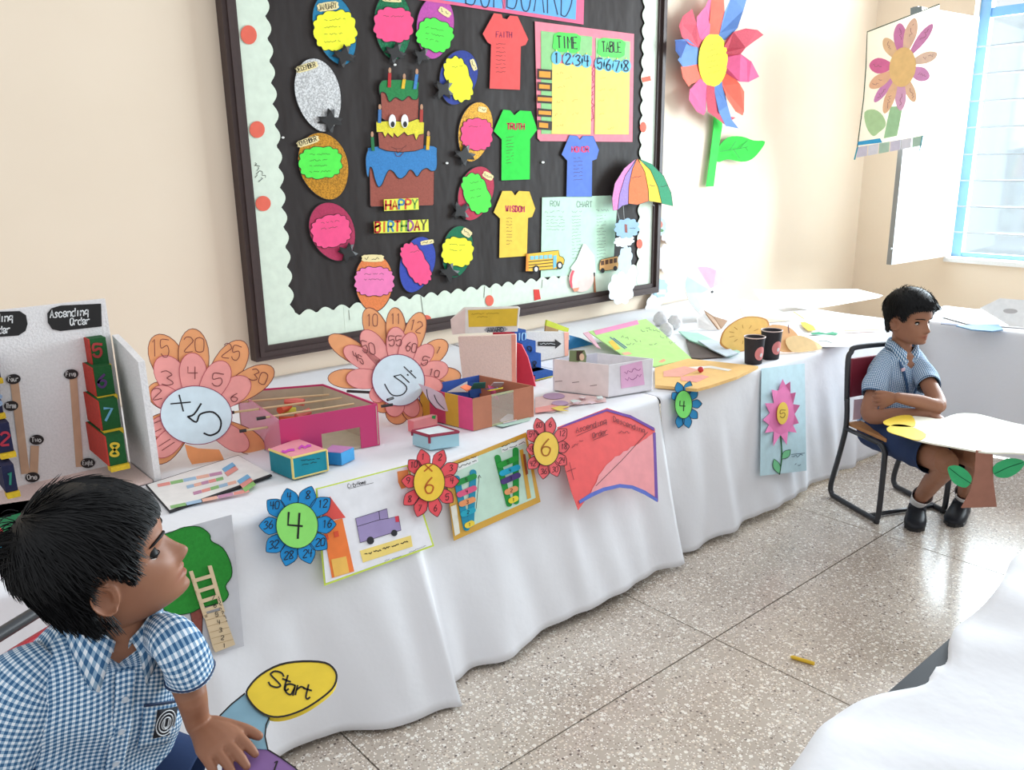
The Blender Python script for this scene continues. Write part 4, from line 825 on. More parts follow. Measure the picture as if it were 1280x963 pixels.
# ================================================================== things standing on the table
T0 = TZ+.0025; ZMIN = T0; UP = np.array([0, 0, 1.])
Z8 = Zm(170, 370, .25963); A1 = Zm(400, 370, .21875); A2 = Zm(560, 370, .21875); A4 = Zm(820, 320, .21875); G8 = Zm(480, 450, .17188); Z7 = Zm(0, 360, .2907)
PT = Plane((0, 0, T0), (0, 0, 1))
def top4(px, h): return [atz(p[0], p[1], T0+h) for p in px]
def height(px, top_row): p = atz(px[0], px[1], T0); return zat(p, top_row)-T0
def wallslab(b, p, q, z0, z1, th, inward):
    d_ = np.array([q[0]-p[0], q[1]-p[1], 0]); n_ = np.array([-d_[1], d_[0], 0])/np.linalg.norm(d_)
    if n_@(np.asarray(inward)-p) < 0: n_ = -n_
    a = [np.array([*p[:2], z0]), np.array([*q[:2], z0]), np.array([*q[:2], z1]), np.array([*p[:2], z1])]
    b.hexa(a, [v+n_*th for v in a]); return b
def openbox(t, c4, h, mats, th=.003, names=None, floor=None):
    c = sum(c4)/4
    for k in range(4):
        wallslab(B(), c4[k], c4[(k+1) % 4], T0, T0+h, th, c).build((names or ['side']*4)[k], mats[k], t, fix=True)
    B().hexa([np.array([*p[:2], T0]) for p in c4], [np.array([*p[:2], T0+.003]) for p in c4]).build('bottom', floor or mats[0], t, fix=True)
def face(p, q): return Plane.three(np.array([*p[:2], T0]), np.array([*q[:2], T0]), np.array([*p[:2], T0+1]))
# ---- foam board with number stairs (ascending order)
FOAM = M((240, 236, 236), 'foam'); b0 = atz(161, 579, T0); sx = atz(178, 593.5, T0)
def numstairs():
    by = b0[1]; xr = b0[0]; xl = xr-.62
    t = thing('number_stairs', 'white foam board titled Ascending Order with painted number stairs', 'school model', (xr-.3, by, T0))
    zt_ = zat((xr, by), 374); PBk = Plane((0, by, 0), (0, -1, 0))
    B().box((xl, by, T0), (xr, by+.018, zt_)).build('back_panel', FOAM, t)
    # side panel with sloping top
    yf = sx[1]; PS_ = Plane((xr, 0, 0), (-1, 0, 0))
    prof = [Plane((xr+.002, 0, 0), (1, 0, 0)).at(p) for p in Z7((482, 205), (530, 255), (590, 320), (600, 520), (612, 800))]
    ys = [by]+[p[1] for p in prof[1:]]; zs = [prof[0][2]]+[p[2] for p in prof[1:]]
    yf = min(ys); pts = [(by, zs[0]), (ys[1], zs[1]), (ys[2], zs[2]), (yf-.004, zs[3]), (yf-.006, T0), (by, T0)]
    n = len(pts); V = [(xr+.004, y, z) for y, z in pts]+[(xr+.022, y, z) for y, z in pts]
    fixn(mk('side_panel', V, [tuple(range(n)), tuple(range(2*n-1, n-1, -1))]+[(i, (i+1) % n, (i+1) % n+n, i+n) for i in range(n)], FOAM, t))
    B().box((xl, yf, T0), (xr, by, T0+.006)).build('base_panel', M((240, 214, 206), 'foam'), t)
    # title plaques
    for pts, w1, w2, p1, p2 in ((Z7((435, 68), (438, 166), (260, 186), (225, 178), (206, 150), (204, 110), (222, 88), (262, 76)), 'Ascending', 'Order', Z7((216, 128))[0], Z7((302, 160))[0]), (Z7((-190, 108), (85, 100), (112, 118), (119, 155), (110, 185), (80, 205), (-170, 222), (-198, 190)), 'Descending', 'Order', Z7((-128, 154))[0], Z7((-40, 198))[0])):
        pq = flat('title_plaque', pts, PBk, .001, M((44, 42, 42)), t, .0012); write(w1, p1, (5.4, -.35), (.2, -9.5), PBk, .0028, M((235, 235, 235), 'ink'), pq, 1.5); write(w2, p2, (5, -.3), (.2, -8.5), PBk, .0028, M((235, 235, 235), 'ink'), pq, 1.5)
    # sticks with word ovals
    for a, b_, w in (((62, 405), (110, 800), 18), ((150, 680), (145, 800), 18), ((315, 385), (343, 770), 16)):
        a, b_ = np.array(a, float), np.array(b_, float); d_ = (b_-a)/np.linalg.norm(b_-a); n_ = np.array([-d_[1], d_[0]])*w
        flat('stick', Z7(tuple(a+n_), tuple(b_+n_), tuple(b_-n_), tuple(a-n_)), PBk, .001, M((212, 172, 142), 'wood'), t, .002)
    for c, wd in (((58, 393), 'Four'), ((48, 508), 'Three'), ((158, 654), 'Two'), ((140, 815), 'One'), ((306, 372), 'Five'), ((378, 754), 'Eight')):
        q = Z7(c)[0]; o = flat('word_oval', ell(q[0], q[1], 9, 6.2, -5), PBk, .004, M((50, 44, 44)), t, .001); write(wd, (q[0]-6.5, q[1]+2.4), (13/len(wd), 0), (0, -5.5), PBk, .0056, M((235, 232, 230), 'ink'), o, .9)
    # stairs: blocks stepping down towards the viewer beside the side panel
    def steps(spec, front, side, wleft, ink):
        prev_y = by
        for k, (ch, ztop, zlow, pxl, pxr, row_f, ic) in enumerate(spec): pass
    xs1 = xr-.002; wid = .052
    # depth of each step front is found from the tread front edge pixel on the right side plane
    rows = [((455, 325), '5', (176, 60, 60), (385, 222), (452, 222)), ((480, 455), '6', (90, 56, 110), (400, 345), (470, 345)), ((505, 600), '7', (110, 170, 200), (425, 488), (492, 488)), ((532, 752), '8', (226, 190, 60), (455, 640), (522, 640))]
    pf = Plane((xs1, 0, 0), (-1, 0, 0)); fr = [pf.at(Z7(r[0])[0]) for r in rows]; tops = [pf.at(Z7(r[4])[0])[2] for r in rows]
    sd0 = (by-min(by-.08, yf))/4.6; ysf = [by-sd0*(k+1) for k in range(4)]
    for k in range(4):
        # front face bottom row is the next tread; widths from the photo
        yv = ysf[k]; bl = Z7(rows[k][3])[0]; br_ = Z7((rows[k][0][0], rows[k][3][1]))[0]; P_ = Plane((0, yv, 0), (0, -1, 0)); a = P_.at(bl); c = P_.at(br_); lo = P_.at(Z7(rows[k][0])[0])[2]
        st = B().box((a[0], yv, lo-.002), (c[0], by-.001, a[2])).build('stair_step', M((32, 92, 46), 'crayon'), t)
        B().box((a[0]-.002, yv-.012, lo-.016), (c[0]+.002, yv+.02, lo-.002)).build('tread', M((232, 192, 50), 'crayon'), st)
        B().box((a[0]-.004, yv, lo), (a[0]-.0005, by-.001, a[2])).build('red_side', M((196, 62, 50), 'crayon'), st)
        cx = Z7(((rows[k][3][0]+rows[k][0][0])/2-18, rows[k][0][1]-30))[0]; write(rows[k][1], cx, (13, 0), (.5, -15), P_, .002, M(rows[k][2], 'ink'), st, 3.2)
    rl = [('4', (-50, 300), (4, 385), (170, 60, 80)), ('3', (-45, 405), (15, 535), (150, 170, 200)), ('2', (-25, 590), (60, 700), (180, 50, 70)), ('1', (5, 770), (78, 870), (50, 130, 110))]
    for k, (ch, tl, br_, ic) in enumerate(rl):
        yv = by-sd0*(k+1); P_ = Plane((0, yv, 0), (0, -1, 0)); a = P_.at(Z7(tl)[0]); c = P_.at(Z7(br_)[0])
        st = B().box((a[0], yv, c[2]), (c[0], by-.001, a[2])).build('stair_step', M((34, 36, 70), 'crayon'), t)
        B().box((a[0], yv-.012, c[2]-.014), (c[0]+.002, yv+.02, c[2]-.001)).build('tread', M((232, 190, 46), 'crayon'), st)
        cx = Z7(((tl[0]+br_[0])/2-14, br_[1]-25))[0]; write(ch, cx, (13, 0), (.5, -15), P_, .002, M(ic, 'ink'), st, 3)
numstairs()
# ---- standing times-five and divide-five flowers
def pet_flower(label, base_px, Zf, c, ax, ay, pets, texts, big, name='times_table_flower', lean=.10, rot=0, outer=(248, 170, 116), inner=(248, 164, 158)):
    b_ = atz(*base_px, T0); pl = Plane(b_, (0, -1, lean)); t = thing(name, label, 'paper flower', b_, 'times table flowers')
    cc_ = np.array(Zf(c)[0])
    for k, (tip, w, itip, iw) in enumerate(pets):
        tp = np.array(Zf(tip)[0]); q = petal(cc_+(tp-cc_)*.2, tp, w*Zf.a[2], .0, 10, .5); o = flat('petal', q, pl, .001+.0011*(k % 4), M(outer, 'card'), t, .0008); strokes('outline', [q], pl, .0027+.0011*(k % 4), .8, BROWNINK, o, closed=True)
        if itip:
            ip = np.array(Zf(itip)[0]); q = petal(cc_+(ip-cc_)*.2, ip, iw*Zf.a[2], .0, 10, .55); i_ = flat('inner_petal', q, pl, .0064+.0008*(k % 3), M(inner, 'card'), o, .0006); strokes('outline', [q], pl, .0074+.0008*(k % 3), .7, M((190, 90, 100), 'ink'), i_, closed=True)
    ct = flat('flower_centre', ell(cc_[0], cc_[1], ax*Zf.a[2], ay*Zf.a[2], rot, 40), pl, .0098, M((224, 240, 248), 'card'), t, .0012); strokes('outline', [ell(cc_[0], cc_[1], ax*Zf.a[2], ay*Zf.a[2], rot, 40)], pl, .0116, .9, M((150, 50, 90), 'ink'), ct, closed=True)
    for s_, p, u, v in texts: write(s_, Zf(p)[0], u, v, pl, .0098, BROWNINK, t, 1.0)
    for ln, w in big: strokes('lettering', [Zf(*l) for l in ln], pl, .0116, w, INK, ct)
    return t, pl
t, pl = pet_flower('peach paper flower with x 5 on its white centre', (258, 579), Z8, (290, 575), 173, 141, [((92, 190), 82, (112, 295), 72), ((272, 158), 74, (268, 275), 66), ((520, 220), 74, (432, 318), 64), ((662, 350), 66, (548, 405), 62), ((620, 745), 60, (540, 735), 55), ((75, 800), 62, (92, 770), 54), ((50, 650), 60, (66, 650), 52), ((62, 440), 62, (78, 455), 56)],
    [('15', (72, 290), (13, .5), (-.5, -21)), ('20', (232, 268), (14, .3), (0, -18)), ('25', (412, 292), (12, 3), (4, -17)), ('30', (545, 400), (11, 4.5), (5, -14)), ('3', (125, 425), (18, 4), (-1, -18)), ('4', (250, 400), (16, 0), (0, -15)), ('5', (365, 430), (16, 2), (3, -15)), ('2', (82, 500), (15, -2), (-2, -13)), ('6', (455, 505), (11, 2), (2, -10))],
    [([[(168, 520), (262, 512)], [(208, 478), (228, 555)]], 1.7), ([catmull([(313, 520), (280, 570), (250, 582)], 3), catmull([(250, 582), (290, 608), (310, 570), (370, 560), (408, 600), (400, 650), (360, 672), (328, 662)], 4)], 2.2)], rot=4)
strokes('petal_lines', [Z8(*l) for l in (((72, 665), (122, 640)), ((72, 620), (120, 600)), ((110, 725), (165, 690)), ((125, 745), (185, 705)))], pl, .0098, .8, BROWNINK, t)
ft = flat('foot', Z8((235, 715), (300, 735), (400, 740), (425, 790), (270, 812), (250, 775)), pl, .012, M((246, 160, 104), 'card'), t, .001)
pet_flower('peach paper flower with 5 and a divide sign on its centre', (500, 530), A1, (448, 482), 152, 146, [((268, 70), 66, (245, 200), 60), ((428, 66), 58, (432, 178), 58), ((580, 95), 60, (530, 210), 50), ((725, 262), 62, (642, 285), 52), ((805, 455), 56, (732, 408), 58), ((770, 560), 55, (700, 520), 50), ((50, 232), 62, (138, 298), 56), ((45, 470), 56, (150, 470), 58), ((440, 735), 70, (420, 690), 55), ((560, 720), 60, (545, 690), 50), ((330, 660), 60, (290, 590), 50)],
    [('10', (268, 172), (7.5, 0), (0, -15)), ('11', (405, 160), (7, 0), (0, -13)), ('12', (510, 190), (8, 3), (3, -13)), ('50', (245, 320), (9, 2), (-2, -14)), ('55', (395, 285), (9, 0), (0, -12)), ('60', (490, 310), (7, 2), (2, -11)), ('5', (575, 390), (9, 3), (5, -10)), ('45', (200, 362), (6.5, 4), (-3, -10)), ('1', (655, 320), (8, 5), (4, -8)), ('10', (620, 450), (7, 2), (2, -8))],
    [([[(422, 460), (462, 450), (510, 495)], catmull([(425, 462), (495, 520), (470, 565), (410, 565), (370, 505)], 4)], 1.4), ([[(480, 405), (548, 470)]], 1.3), ([[(520, 428), (523, 432)], [(500, 450), (504, 454)]], 1.8)], rot=30)
# ---- pink open box game
rim_px = Z8((688, 600), (1163, 520), (900, 424), (486, 457)); hB = height((473.7, 556.4), 505)
c4 = top4(rim_px, hB); pb = thing('pink_box_game', 'open pink cardboard box game with wooden rods through its sides', 'box game', np.array([*(sum(c4)/4)[:2], T0])); MG = M((214, 62, 122), 'shiny', .4); TAN = M((206, 196, 172), 'card')
cen = sum(c4)/4
tp_ = bpy.data.materials.new('pink_film'); tp_.use_nodes = True; _b = tp_.node_tree.nodes['Principled BSDF']; _b.inputs['Base Color'].default_value = (*lin((222, 132, 168)), 1); _b.inputs['Alpha'].default_value = .62; _b.inputs['Roughness'].default_value = .15
# front side with a cut-out goal
fpl = face(c4[0], c4[1])
def lerp(p, q, a): return np.array(p)*(1-a)+np.array(q)*a
g0, g1 = .40, .80; hz = T0+hB
for a0, a1, z0, z1 in ((0, g0, T0, hz), (g1, 1, T0, hz), (g0, g1, T0+hB*.52, hz)): wallslab(B(), lerp(c4[0], c4[1], a0), lerp(c4[0], c4[1], a1), z0, z1, .004, cen).build('front_side', MG, pb, fix=True)
wallslab(B(), c4[1], c4[2], T0, hz, .004, cen).build('right_side', MG, pb, fix=True); wallslab(B(), c4[2], c4[3], T0, hz, .004, cen).build('back_side', MG, pb, fix=True); wallslab(B(), c4[3], c4[0], T0, hz, .003, cen).build('left_side', tp_, pb, fix=True)
for k in (1, 2):  # tan lining
    a, c = c4[k], c4[(k+1) % 4]; n_ = np.cross(c-a, UP); n_ = n_/np.linalg.norm(n_); n_ = n_ if n_@(cen-a) > 0 else -n_
    wallslab(B(), a+n_*.0045, c+n_*.0045, T0+.004, hz-.006, .002, cen).build('lining', TAN, pb, fix=True)
B().hexa([np.array([*lerp(p, cen, .03)[:2], T0]) for p in c4], [np.array([*lerp(p, cen, .03)[:2], T0+.004]) for p in c4]).build('bottom', TAN, pb, fix=True)
rods = [(Z8((385, 521))[0], Z8((930, 476))[0]), (Z8((425, 567))[0], Z8((990, 492))[0]), (Z8((585, 592))[0], Z8((1050, 520))[0]), (Z8((500, 652))[0], Z8((690, 625))[0])]
for k, (a, b_) in enumerate(rods):
    z = T0+hB*(.93 if k < 3 else .62); pa = atz(*a, z); pb_ = atz(*b_, z)
    r_ = B().tube([pa, pb_], .0035, 8).build('rod', M((226, 196, 152), 'wood'), pb); B().tube([pa-(pb_-pa)*.01, lerp(pa, pb_, .08 if k < 3 else .16)], .0052, 8).build('grip', M((36, 32, 34), 'plastic'), r_)
for a, b_ in ((A1((155, 545))[0], A1((290, 552))[0]), (A1((350, 632))[0], A1((415, 622))[0]), (A1((385, 595))[0], A1((418, 584))[0])):
    z = T0+hB*.8; B().tube([atz(*a, z), atz(*b_, z)], .0048, 8).build('grip', M((36, 32, 34), 'plastic'), pb)
cm = lerp(cen, c4[3], .15)
for k in range(5):
    a = random.uniform(0, 6.28); B().tube([cm+np.array([math.cos(a), math.sin(a), 0])*.01*k+UP*(-hB*.55+.012*k), cm+np.array([math.cos(a+1.5), math.sin(a+1.5), 0])*.05+UP*(-hB*.5+.012*k)], .012, 8).build('paper_player', M(((226, 100, 70), (240, 130, 120), (220, 220, 90))[k % 3]), pb)
# ---- small boxes
def solidbox(name, label, topq, base, matf, matr, mattop, edge=None, cat='box', lidmat=None):
    """topq px: left, back, right, front ; base: px of the front bottom corner"""
    h = height(base, topq[3][1]); c = top4(topq, h); lo = [np.array([*p[:2], T0]) for p in c]
    t = thing(name, label, cat, np.array([*(sum(c)/4)[:2], T0]))
    B().hexa(lo, c).build('body', matf, t, fix=True); cen = sum(c)/4
    F_, R_, L_ = c[3], c[2], c[0]
    pr = face(F_, R_); n_ = pr.n*.0012
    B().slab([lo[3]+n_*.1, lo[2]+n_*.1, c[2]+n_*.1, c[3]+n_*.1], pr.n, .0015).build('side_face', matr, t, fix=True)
    B().slab([lerp(p, cen, .01)+UP*.0002 for p in c], UP, .0015).build('top_face', mattop, t, fix=True)
    return t, c, lo, h
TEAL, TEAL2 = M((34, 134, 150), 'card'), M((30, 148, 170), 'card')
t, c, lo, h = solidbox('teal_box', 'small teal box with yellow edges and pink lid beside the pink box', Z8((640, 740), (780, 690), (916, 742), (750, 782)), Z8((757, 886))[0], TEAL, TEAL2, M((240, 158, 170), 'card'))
YE = M((242, 214, 130), 'card')
for p, q in ((lo[3], c[3]), (lo[2], c[2]), (c[3], c[2]), (lo[3], lo[2]), (c[3], c[0])): B().tube([p+UP*.003 if abs(p[2]-T0) < 1e-6 else p, q+UP*.003 if abs(q[2]-T0) < 1e-6 else q], .004, 4).build('edge_tape', YE, t)
ptop = Plane((0, 0, T0+h), (0, 0, 1)); strokes('lettering', sum([scribble(lp, rp, 2.2, 10) for lp, rp in ((Z8((705, 748))[0], Z8((840, 722))[0]),)], []), ptop, .003, 3, M((210, 80, 190), 'ink'), t)
pr = face(c[3], c[2]); strokes('handwriting', scribble(*Z8((795, 795), (885, 782)), .8)+scribble(*Z8((800, 812), (870, 800)), .8), pr, .003, .6, INK, t)
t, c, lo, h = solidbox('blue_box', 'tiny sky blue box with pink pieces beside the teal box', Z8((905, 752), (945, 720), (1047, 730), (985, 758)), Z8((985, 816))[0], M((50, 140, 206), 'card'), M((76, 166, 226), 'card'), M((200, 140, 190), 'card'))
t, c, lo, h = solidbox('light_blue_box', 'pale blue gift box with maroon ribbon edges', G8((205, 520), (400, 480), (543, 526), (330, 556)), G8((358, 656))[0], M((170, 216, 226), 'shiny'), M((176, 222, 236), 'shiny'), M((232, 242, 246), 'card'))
MRN = M((160, 62, 82), 'card')
for p, q in ((c[0], c[3]), (c[3], c[2]), (c[2], c[1]), (c[1], c[0])):
    B().tube([p, q], .0055, 4).build('ribbon_edge', MRN, t)
B().tube([c[3], lerp(c[3], lo[3], .5)], .0055, 4).build('ribbon_edge', MRN, t); B().tube([c[0], lerp(c[0], lo[0], .3)], .005, 4).build('ribbon_edge', MRN, t)
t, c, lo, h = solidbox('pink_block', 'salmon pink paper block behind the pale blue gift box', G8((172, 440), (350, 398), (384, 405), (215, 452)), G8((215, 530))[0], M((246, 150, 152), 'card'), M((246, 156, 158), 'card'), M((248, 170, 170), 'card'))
flat('green_sticker', G8((350, 408), (378, 404), (374, 430), (352, 428)), face(c[3], c[2]), .003, M((56, 160, 84)), t, .001)
# ---- striped open box with a window
Fp, Rp, Lp = G8((650, 518))[0], G8((1090, 412))[0], G8((262, 418))[0]
F3, R3, L3 = atz(*Fp, T0), atz(*Rp, T0), atz(*Lp, T0); hM = zat(F3, G8((640, 285))[0][1])-T0
# squared to a box: the left corner is set back along the left side
B3 = R3+L3-F3; c4 = [F3, R3, B3, L3]; cen = sum(c4)/4
sb = thing('striped_box', 'open cardboard box striped gold pink and brown with paper scraps inside', 'box', np.array([*cen[:2], T0]))
prR = face(F3, R3); prL = face(F3, L3)
BRN = M((196, 128, 100), 'card'); GD = M((216, 166, 60), 'card'); PKB = M((232, 88, 136), 'card'); MRB = M((206, 72, 104), 'card')
for a0, a1, m_ in ((0, .30, BRN), (.66, 1, BRN)): wallslab(B(), lerp(F3, R3, a0), lerp(F3, R3, a1), T0, T0+hM, .004, cen).build('side_strip', m_, sb, fix=True)
for z0, z1 in ((T0, T0+.006), (T0+hM-.006, T0+hM)): wallslab(B(), lerp(F3, R3, .3), lerp(F3, R3, .66), z0, z1, .004, cen).build('window_edge', M((190, 190, 150), 'card'), sb, fix=True)
flm = bpy.data.materials.new('clear_film'); flm.use_nodes = True; _b = flm.node_tree.nodes['Principled BSDF']; _b.inputs['Base Color'].default_value = (.8, .85, .75, 1); _b.inputs['Alpha'].default_value = .18; _b.inputs['Roughness'].default_value = .1
wallslab(B(), lerp(F3, R3, .3), lerp(F3, R3, .66), T0+.006, T0+hM-.006, .001, cen).build('window_film', flm, sb, fix=True)
for a0, a1, m_ in ((0, .26, PKB), (.26, .50, GD), (.50, .80, MRB), (.80, 1, GD)): wallslab(B(), lerp(F3, L3, a0), lerp(F3, L3, a1), T0, T0+hM, .004, cen).build('side_strip', m_, sb, fix=True)
wallslab(B(), R3, B3, T0, T0+hM, .004, cen).build('back_side', BRN, sb, fix=True); wallslab(B(), L3, B3, T0, T0+hM, .004, cen).build('back_side', M((60, 100, 190), 'card'), sb, fix=True)
B().hexa([lerp(p, cen, .03) for p in c4], [lerp(p, cen, .03)+UP*.003 for p in c4]).build('bottom', BRN, sb, fix=True)
cols = [(236, 220, 60), (70, 110, 190), (226, 90, 130), (60, 60, 70), (236, 236, 232), (240, 130, 90), (60, 130, 120)]
for k in range(12):
    p = lerp(lerp(F3, R3, .15+.07*k), lerp(L3, B3, .15+.07*k), random.uniform(.2, .75)); a = random.uniform(0, 3); u = np.array([math.cos(a), math.sin(a), random.uniform(-.3, .5)])*random.uniform(.018, .035); v = np.array([-math.sin(a), math.cos(a), random.uniform(.2, .9)])*random.uniform(.015, .03); z = UP*random.uniform(.25, .95)*hM
    o = B().slab([p+z-u-v*.5, p+z+u-v*.5, p+z+u*.7+v, p+z-u*.8+v], np.cross(u, v)/np.linalg.norm(np.cross(u, v)), .002).build('paper_scrap', M(cols[k % 7]), None, fix=True); tag(o, ('yellow', 'blue', 'pink', 'charcoal', 'white', 'orange', 'teal')[k % 7]+' paper scrap inside the striped box', 'paper scrap', 'scraps inside the striped box')
pv = Plane(lerp(F3, L3, .45)-np.array([0, 0, 0]), (-.25, -1, .3))
o = flat('paper_leaf', G8((250, 172), (330, 200), (420, 245), (450, 290), (482, 375), (440, 372), (380, 350), (320, 290)), pv, .012, M((206, 178, 190), 'card'), None, .001); tag(o, 'mauve grey folded paper leaf sticking out of the striped box', 'paper leaf')
strokes('leaf_lines', [catmull(G8((310, 215), (325, 290), (380, 355)), 4), catmull(G8((365, 255), (390, 310), (440, 360)), 4)], pv, .0145, .9, INK, o)
pv = Plane(lerp(L3, B3, .5), (-.1, -1, .1))
o = flat('white_card', G8((345, 200), (605, 145), (612, 235), (440, 235)), pv, .01, M((246, 246, 246), 'card'), None, .0015); tag(o, 'blank white card standing in the striped box', 'card')
o = flat('blue_card', G8((612, 165), (690, 162), (725, 178), (905, 195), (780, 232), (690, 245), (668, 280), (628, 272)), pv, .012, M((60, 104, 186), 'card'), None, .0015); tag(o, 'bright blue torn card standing in the striped box', 'card')
# papers in front of that box
def sheet(name, label, px, rgb, z=0., cat='paper', th=.0012, group=None, kind='paper'):
    o = flat(name, px, PT, z, M(rgb, kind), None, th); return tag(o, label, cat, group)
sheet('paper_scrap', 'pale green paper under the pink scrap beside the striped box', G8((800, 470), (870, 492), (1060, 440), (1070, 418), (960, 425)), (196, 226, 212)); sheet('paper_scrap', 'pinkish white paper on the pale green paper', G8((840, 440), (900, 392), (990, 408), (960, 440), (870, 462)), (238, 214, 222), .003); sheet('paper_scrap', 'dark grey paper edge below the pale green paper', G8((800, 482), (870, 490), (1000, 460), (940, 476), (860, 498)), (110, 120, 120), -.0012)
# ---- descending stairs model with yellow topped box
b1 = atz(*A2((85, 505))[0], T0); b2 = atz(*A2((385, 520))[0], T0)
ds = thing('number_stairs', 'peach foam panel with red and blue stairs numbered 10 to 6', 'school model', np.array([*b1[:2], T0]))
pp_ = Plane.three(b1, b2, b1+UP); pan_ = A2((57, 235), (385, 222), (386, 522), (88, 505), (78, 430), (66, 330))
flat('panel', pan_, pp_, 0, M((246, 218, 206), 'foam'), ds, .02)
flat('panel_edge', A2((362, 222), (388, 222), (388, 520), (366, 520)), pp_, .0205, M((250, 170, 150), 'card'), ds, .001)
bk = Plane.three(b2+np.array([.0, .30, 0]), b2+np.array([.5, .26, 0]), b2+np.array([0, .30, 1])); flat('back_panel', A2((430, 205), (690, 208), (688, 420), (540, 420), (430, 500)), bk, 0, M((226, 220, 216), 'foam'), ds, .02); flat('panel_edge', A2((664, 208), (690, 208), (688, 380), (668, 380)), bk, .0205, M((250, 180, 160), 'card'), ds, .001)
flat('arrow', A2((515, 262), (612, 262), (612, 248), (648, 274), (614, 302), (614, 288), (515, 286)), bk, .021, M((48, 44, 44)), ds, .001); strokes('arrow_lettering', scribble(*A2((525, 274), (612, 274)), .8, 14), bk, .0225, .6, M((220, 220, 220), 'ink'), ds)
for k, (x0, y0, x1, y1, ch) in enumerate(((382, 205, 446, 272, '10'), (425, 272, 502, 352, '9'), (452, 345, 532, 437, '8'), (480, 438, 556, 518, '7'), (498, 515, 605, 556, '6'))):
    yy_ = b2[1]+.20-.045*k; P_ = Plane((0, yy_, 0), (0, -1, 0)); a = P_.at(A2((x0, y0))[0]); c = P_.at(A2((x1, y1))[0]); zl = max(c[2], T0+.001) if k < 4 else T0+.001
    st = B().box((a[0], yy_, zl), (c[0], yy_+.12, max(a[2], zl+.02))).build('stair_step', M((40, 88, 168), 'crayon'), ds)
    B().box((a[0]-.02, yy_-.001, max(T0, zl-.002)), (a[0]-.001, yy_+.12, max(a[2], zl+.02)-.004)).build('red_side', M((206, 52, 72), 'crayon'), st)
    B().box((a[0], yy_-.006, max(T0, zl-.006)), (c[0], yy_+.02, zl+.0005)).build('tread', M((226, 206, 70), 'crayon'), st)
    if k < 4: write(ch, A2(((x0+x1)/2-(8 if len(ch) == 1 else 16), y1-18))[0], (5.5, .2), (.5, -9.5), P_, .002, M((22, 30, 60) if k else (150, 200, 240), 'ink'), st, 1.6)
rs = flat('red_panel', A2((390, 270), (420, 280), (455, 350), (480, 440), (500, 520), (500, 556), (390, 520)), pp_, -.03, M((210, 54, 76), 'card'), ds, .01)
tb = Plane(pp_.o, pp_.n); b3 = zat(b2, A2((385, 222))[0][1])
yb = thing('yellow_front_box', 'white box with a yellow front standing on the peach stair panel', 'box', np.array([*b1[:2], b3]))
flat('front', A2((100, 75), (410, 68), (396, 204), (98, 215)), tb, .03, M((248, 244, 238), 'card'), yb, .004); flat('side', A2((14, 135), (100, 75), (98, 215), (25, 222), (18, 180)), tb, .026, M((246, 224, 216), 'card'), yb, .004); flat('yellow_panel', A2((114, 82), (400, 72), (392, 172), (118, 178)), tb, .0345, M((244, 206, 70)), yb, .001)
flat('top', A2((14, 135), (100, 75), (410, 68), (396, 60), (90, 66)), tb, .02, M((248, 240, 232), 'card'), yb, .004)
strokes('handwriting', scribble(*A2((135, 105), (290, 98)), 1)+scribble(*A2((165, 122), (225, 118)), .8), tb, .0362, .6, M((190, 150, 50), 'ink'), yb)
flat('silver_sign', A2((205, 195), (225, 180), (320, 176), (342, 190), (320, 206), (225, 210)), tb, .035, M((180, 184, 190), 'glitter'), yb, .001); write('AWARD', A2((225, 206))[0], (4.2, -.1), (0, -5), tb, .037, M((70, 74, 80), 'ink'), yb, 1)
# ---- wedge cards behind
pw_ = Plane((0, 2.72, 0), (0, -1, 0)); o = thing('lime_wedge', 'lime green and brown paper wedge behind the stair model', 'paper model', pw_.at(A2((600, 200))[0])); flat('lime_edge', A2((566, 138), (692, 186), (686, 210), (560, 172)), pw_, .004, M((206, 214, 70)), o, .01); flat('brown_face', A2((560, 170), (632, 194), (628, 208), (556, 205)), pw_, .008, M((176, 140, 96)), o, .008); flat('lower_face', A2((556, 204), (690, 208), (700, 330), (560, 300)), pw_, .002, M((230, 222, 200)), o, .006)
pw_ = Plane((0, 2.55, 0), (0, -1, .25)); o = flat('blue_card', A2((686, 222), (760, 242), (830, 275), (905, 322), (820, 330), (690, 345)), pw_, 0, M((36, 116, 168), 'card'), None, .006); tag(o, 'dark blue triangular card leaning behind the white open box', 'card')
# ---- white open box with pink label
Fp, Rp, Lp = A2((916, 582))[0], A2((1167, 540))[0], A2((600, 541))[0]; F3, R3, L3 = (atz(*p, T0) for p in (Fp, Rp, Lp)); hW = zat(F3, A2((920, 396))[0][1])-T0; B3 = L3+R3-F3
c4 = [F3, R3, B3, L3]; wb = thing('white_box', 'open white box with a pink label on its end', 'box', np.array([*(sum(c4)/4)[:2], T0])); WB = M((246, 242, 246), 'card'); openbox(wb, c4, hW, [WB, WB, M((226, 226, 238), 'card'), M((246, 232, 230), 'card')], .004)
pr = face(F3, R3); lb_ = flat('label', A2((985, 402), (1108, 372), (1124, 508), (990, 530)), pr, .0015, M((246, 190, 226)), wb, .0008); strokes('lettering', scribble(*A2((1010, 440), (1100, 420)), 3, 9)+scribble(*A2((1015, 480), (1105, 455)), 3, 9), pr, .003, .8, M((170, 90, 150), 'ink'), lb_)
pl_ = face(F3, L3); strokes('pencil_marks', [A2((612, 490), (652, 487)), A2((710, 496), (748, 492)), A2((812, 515), (850, 510))], pl_, .0012, .7, M((130, 110, 110), 'ink'), wb)
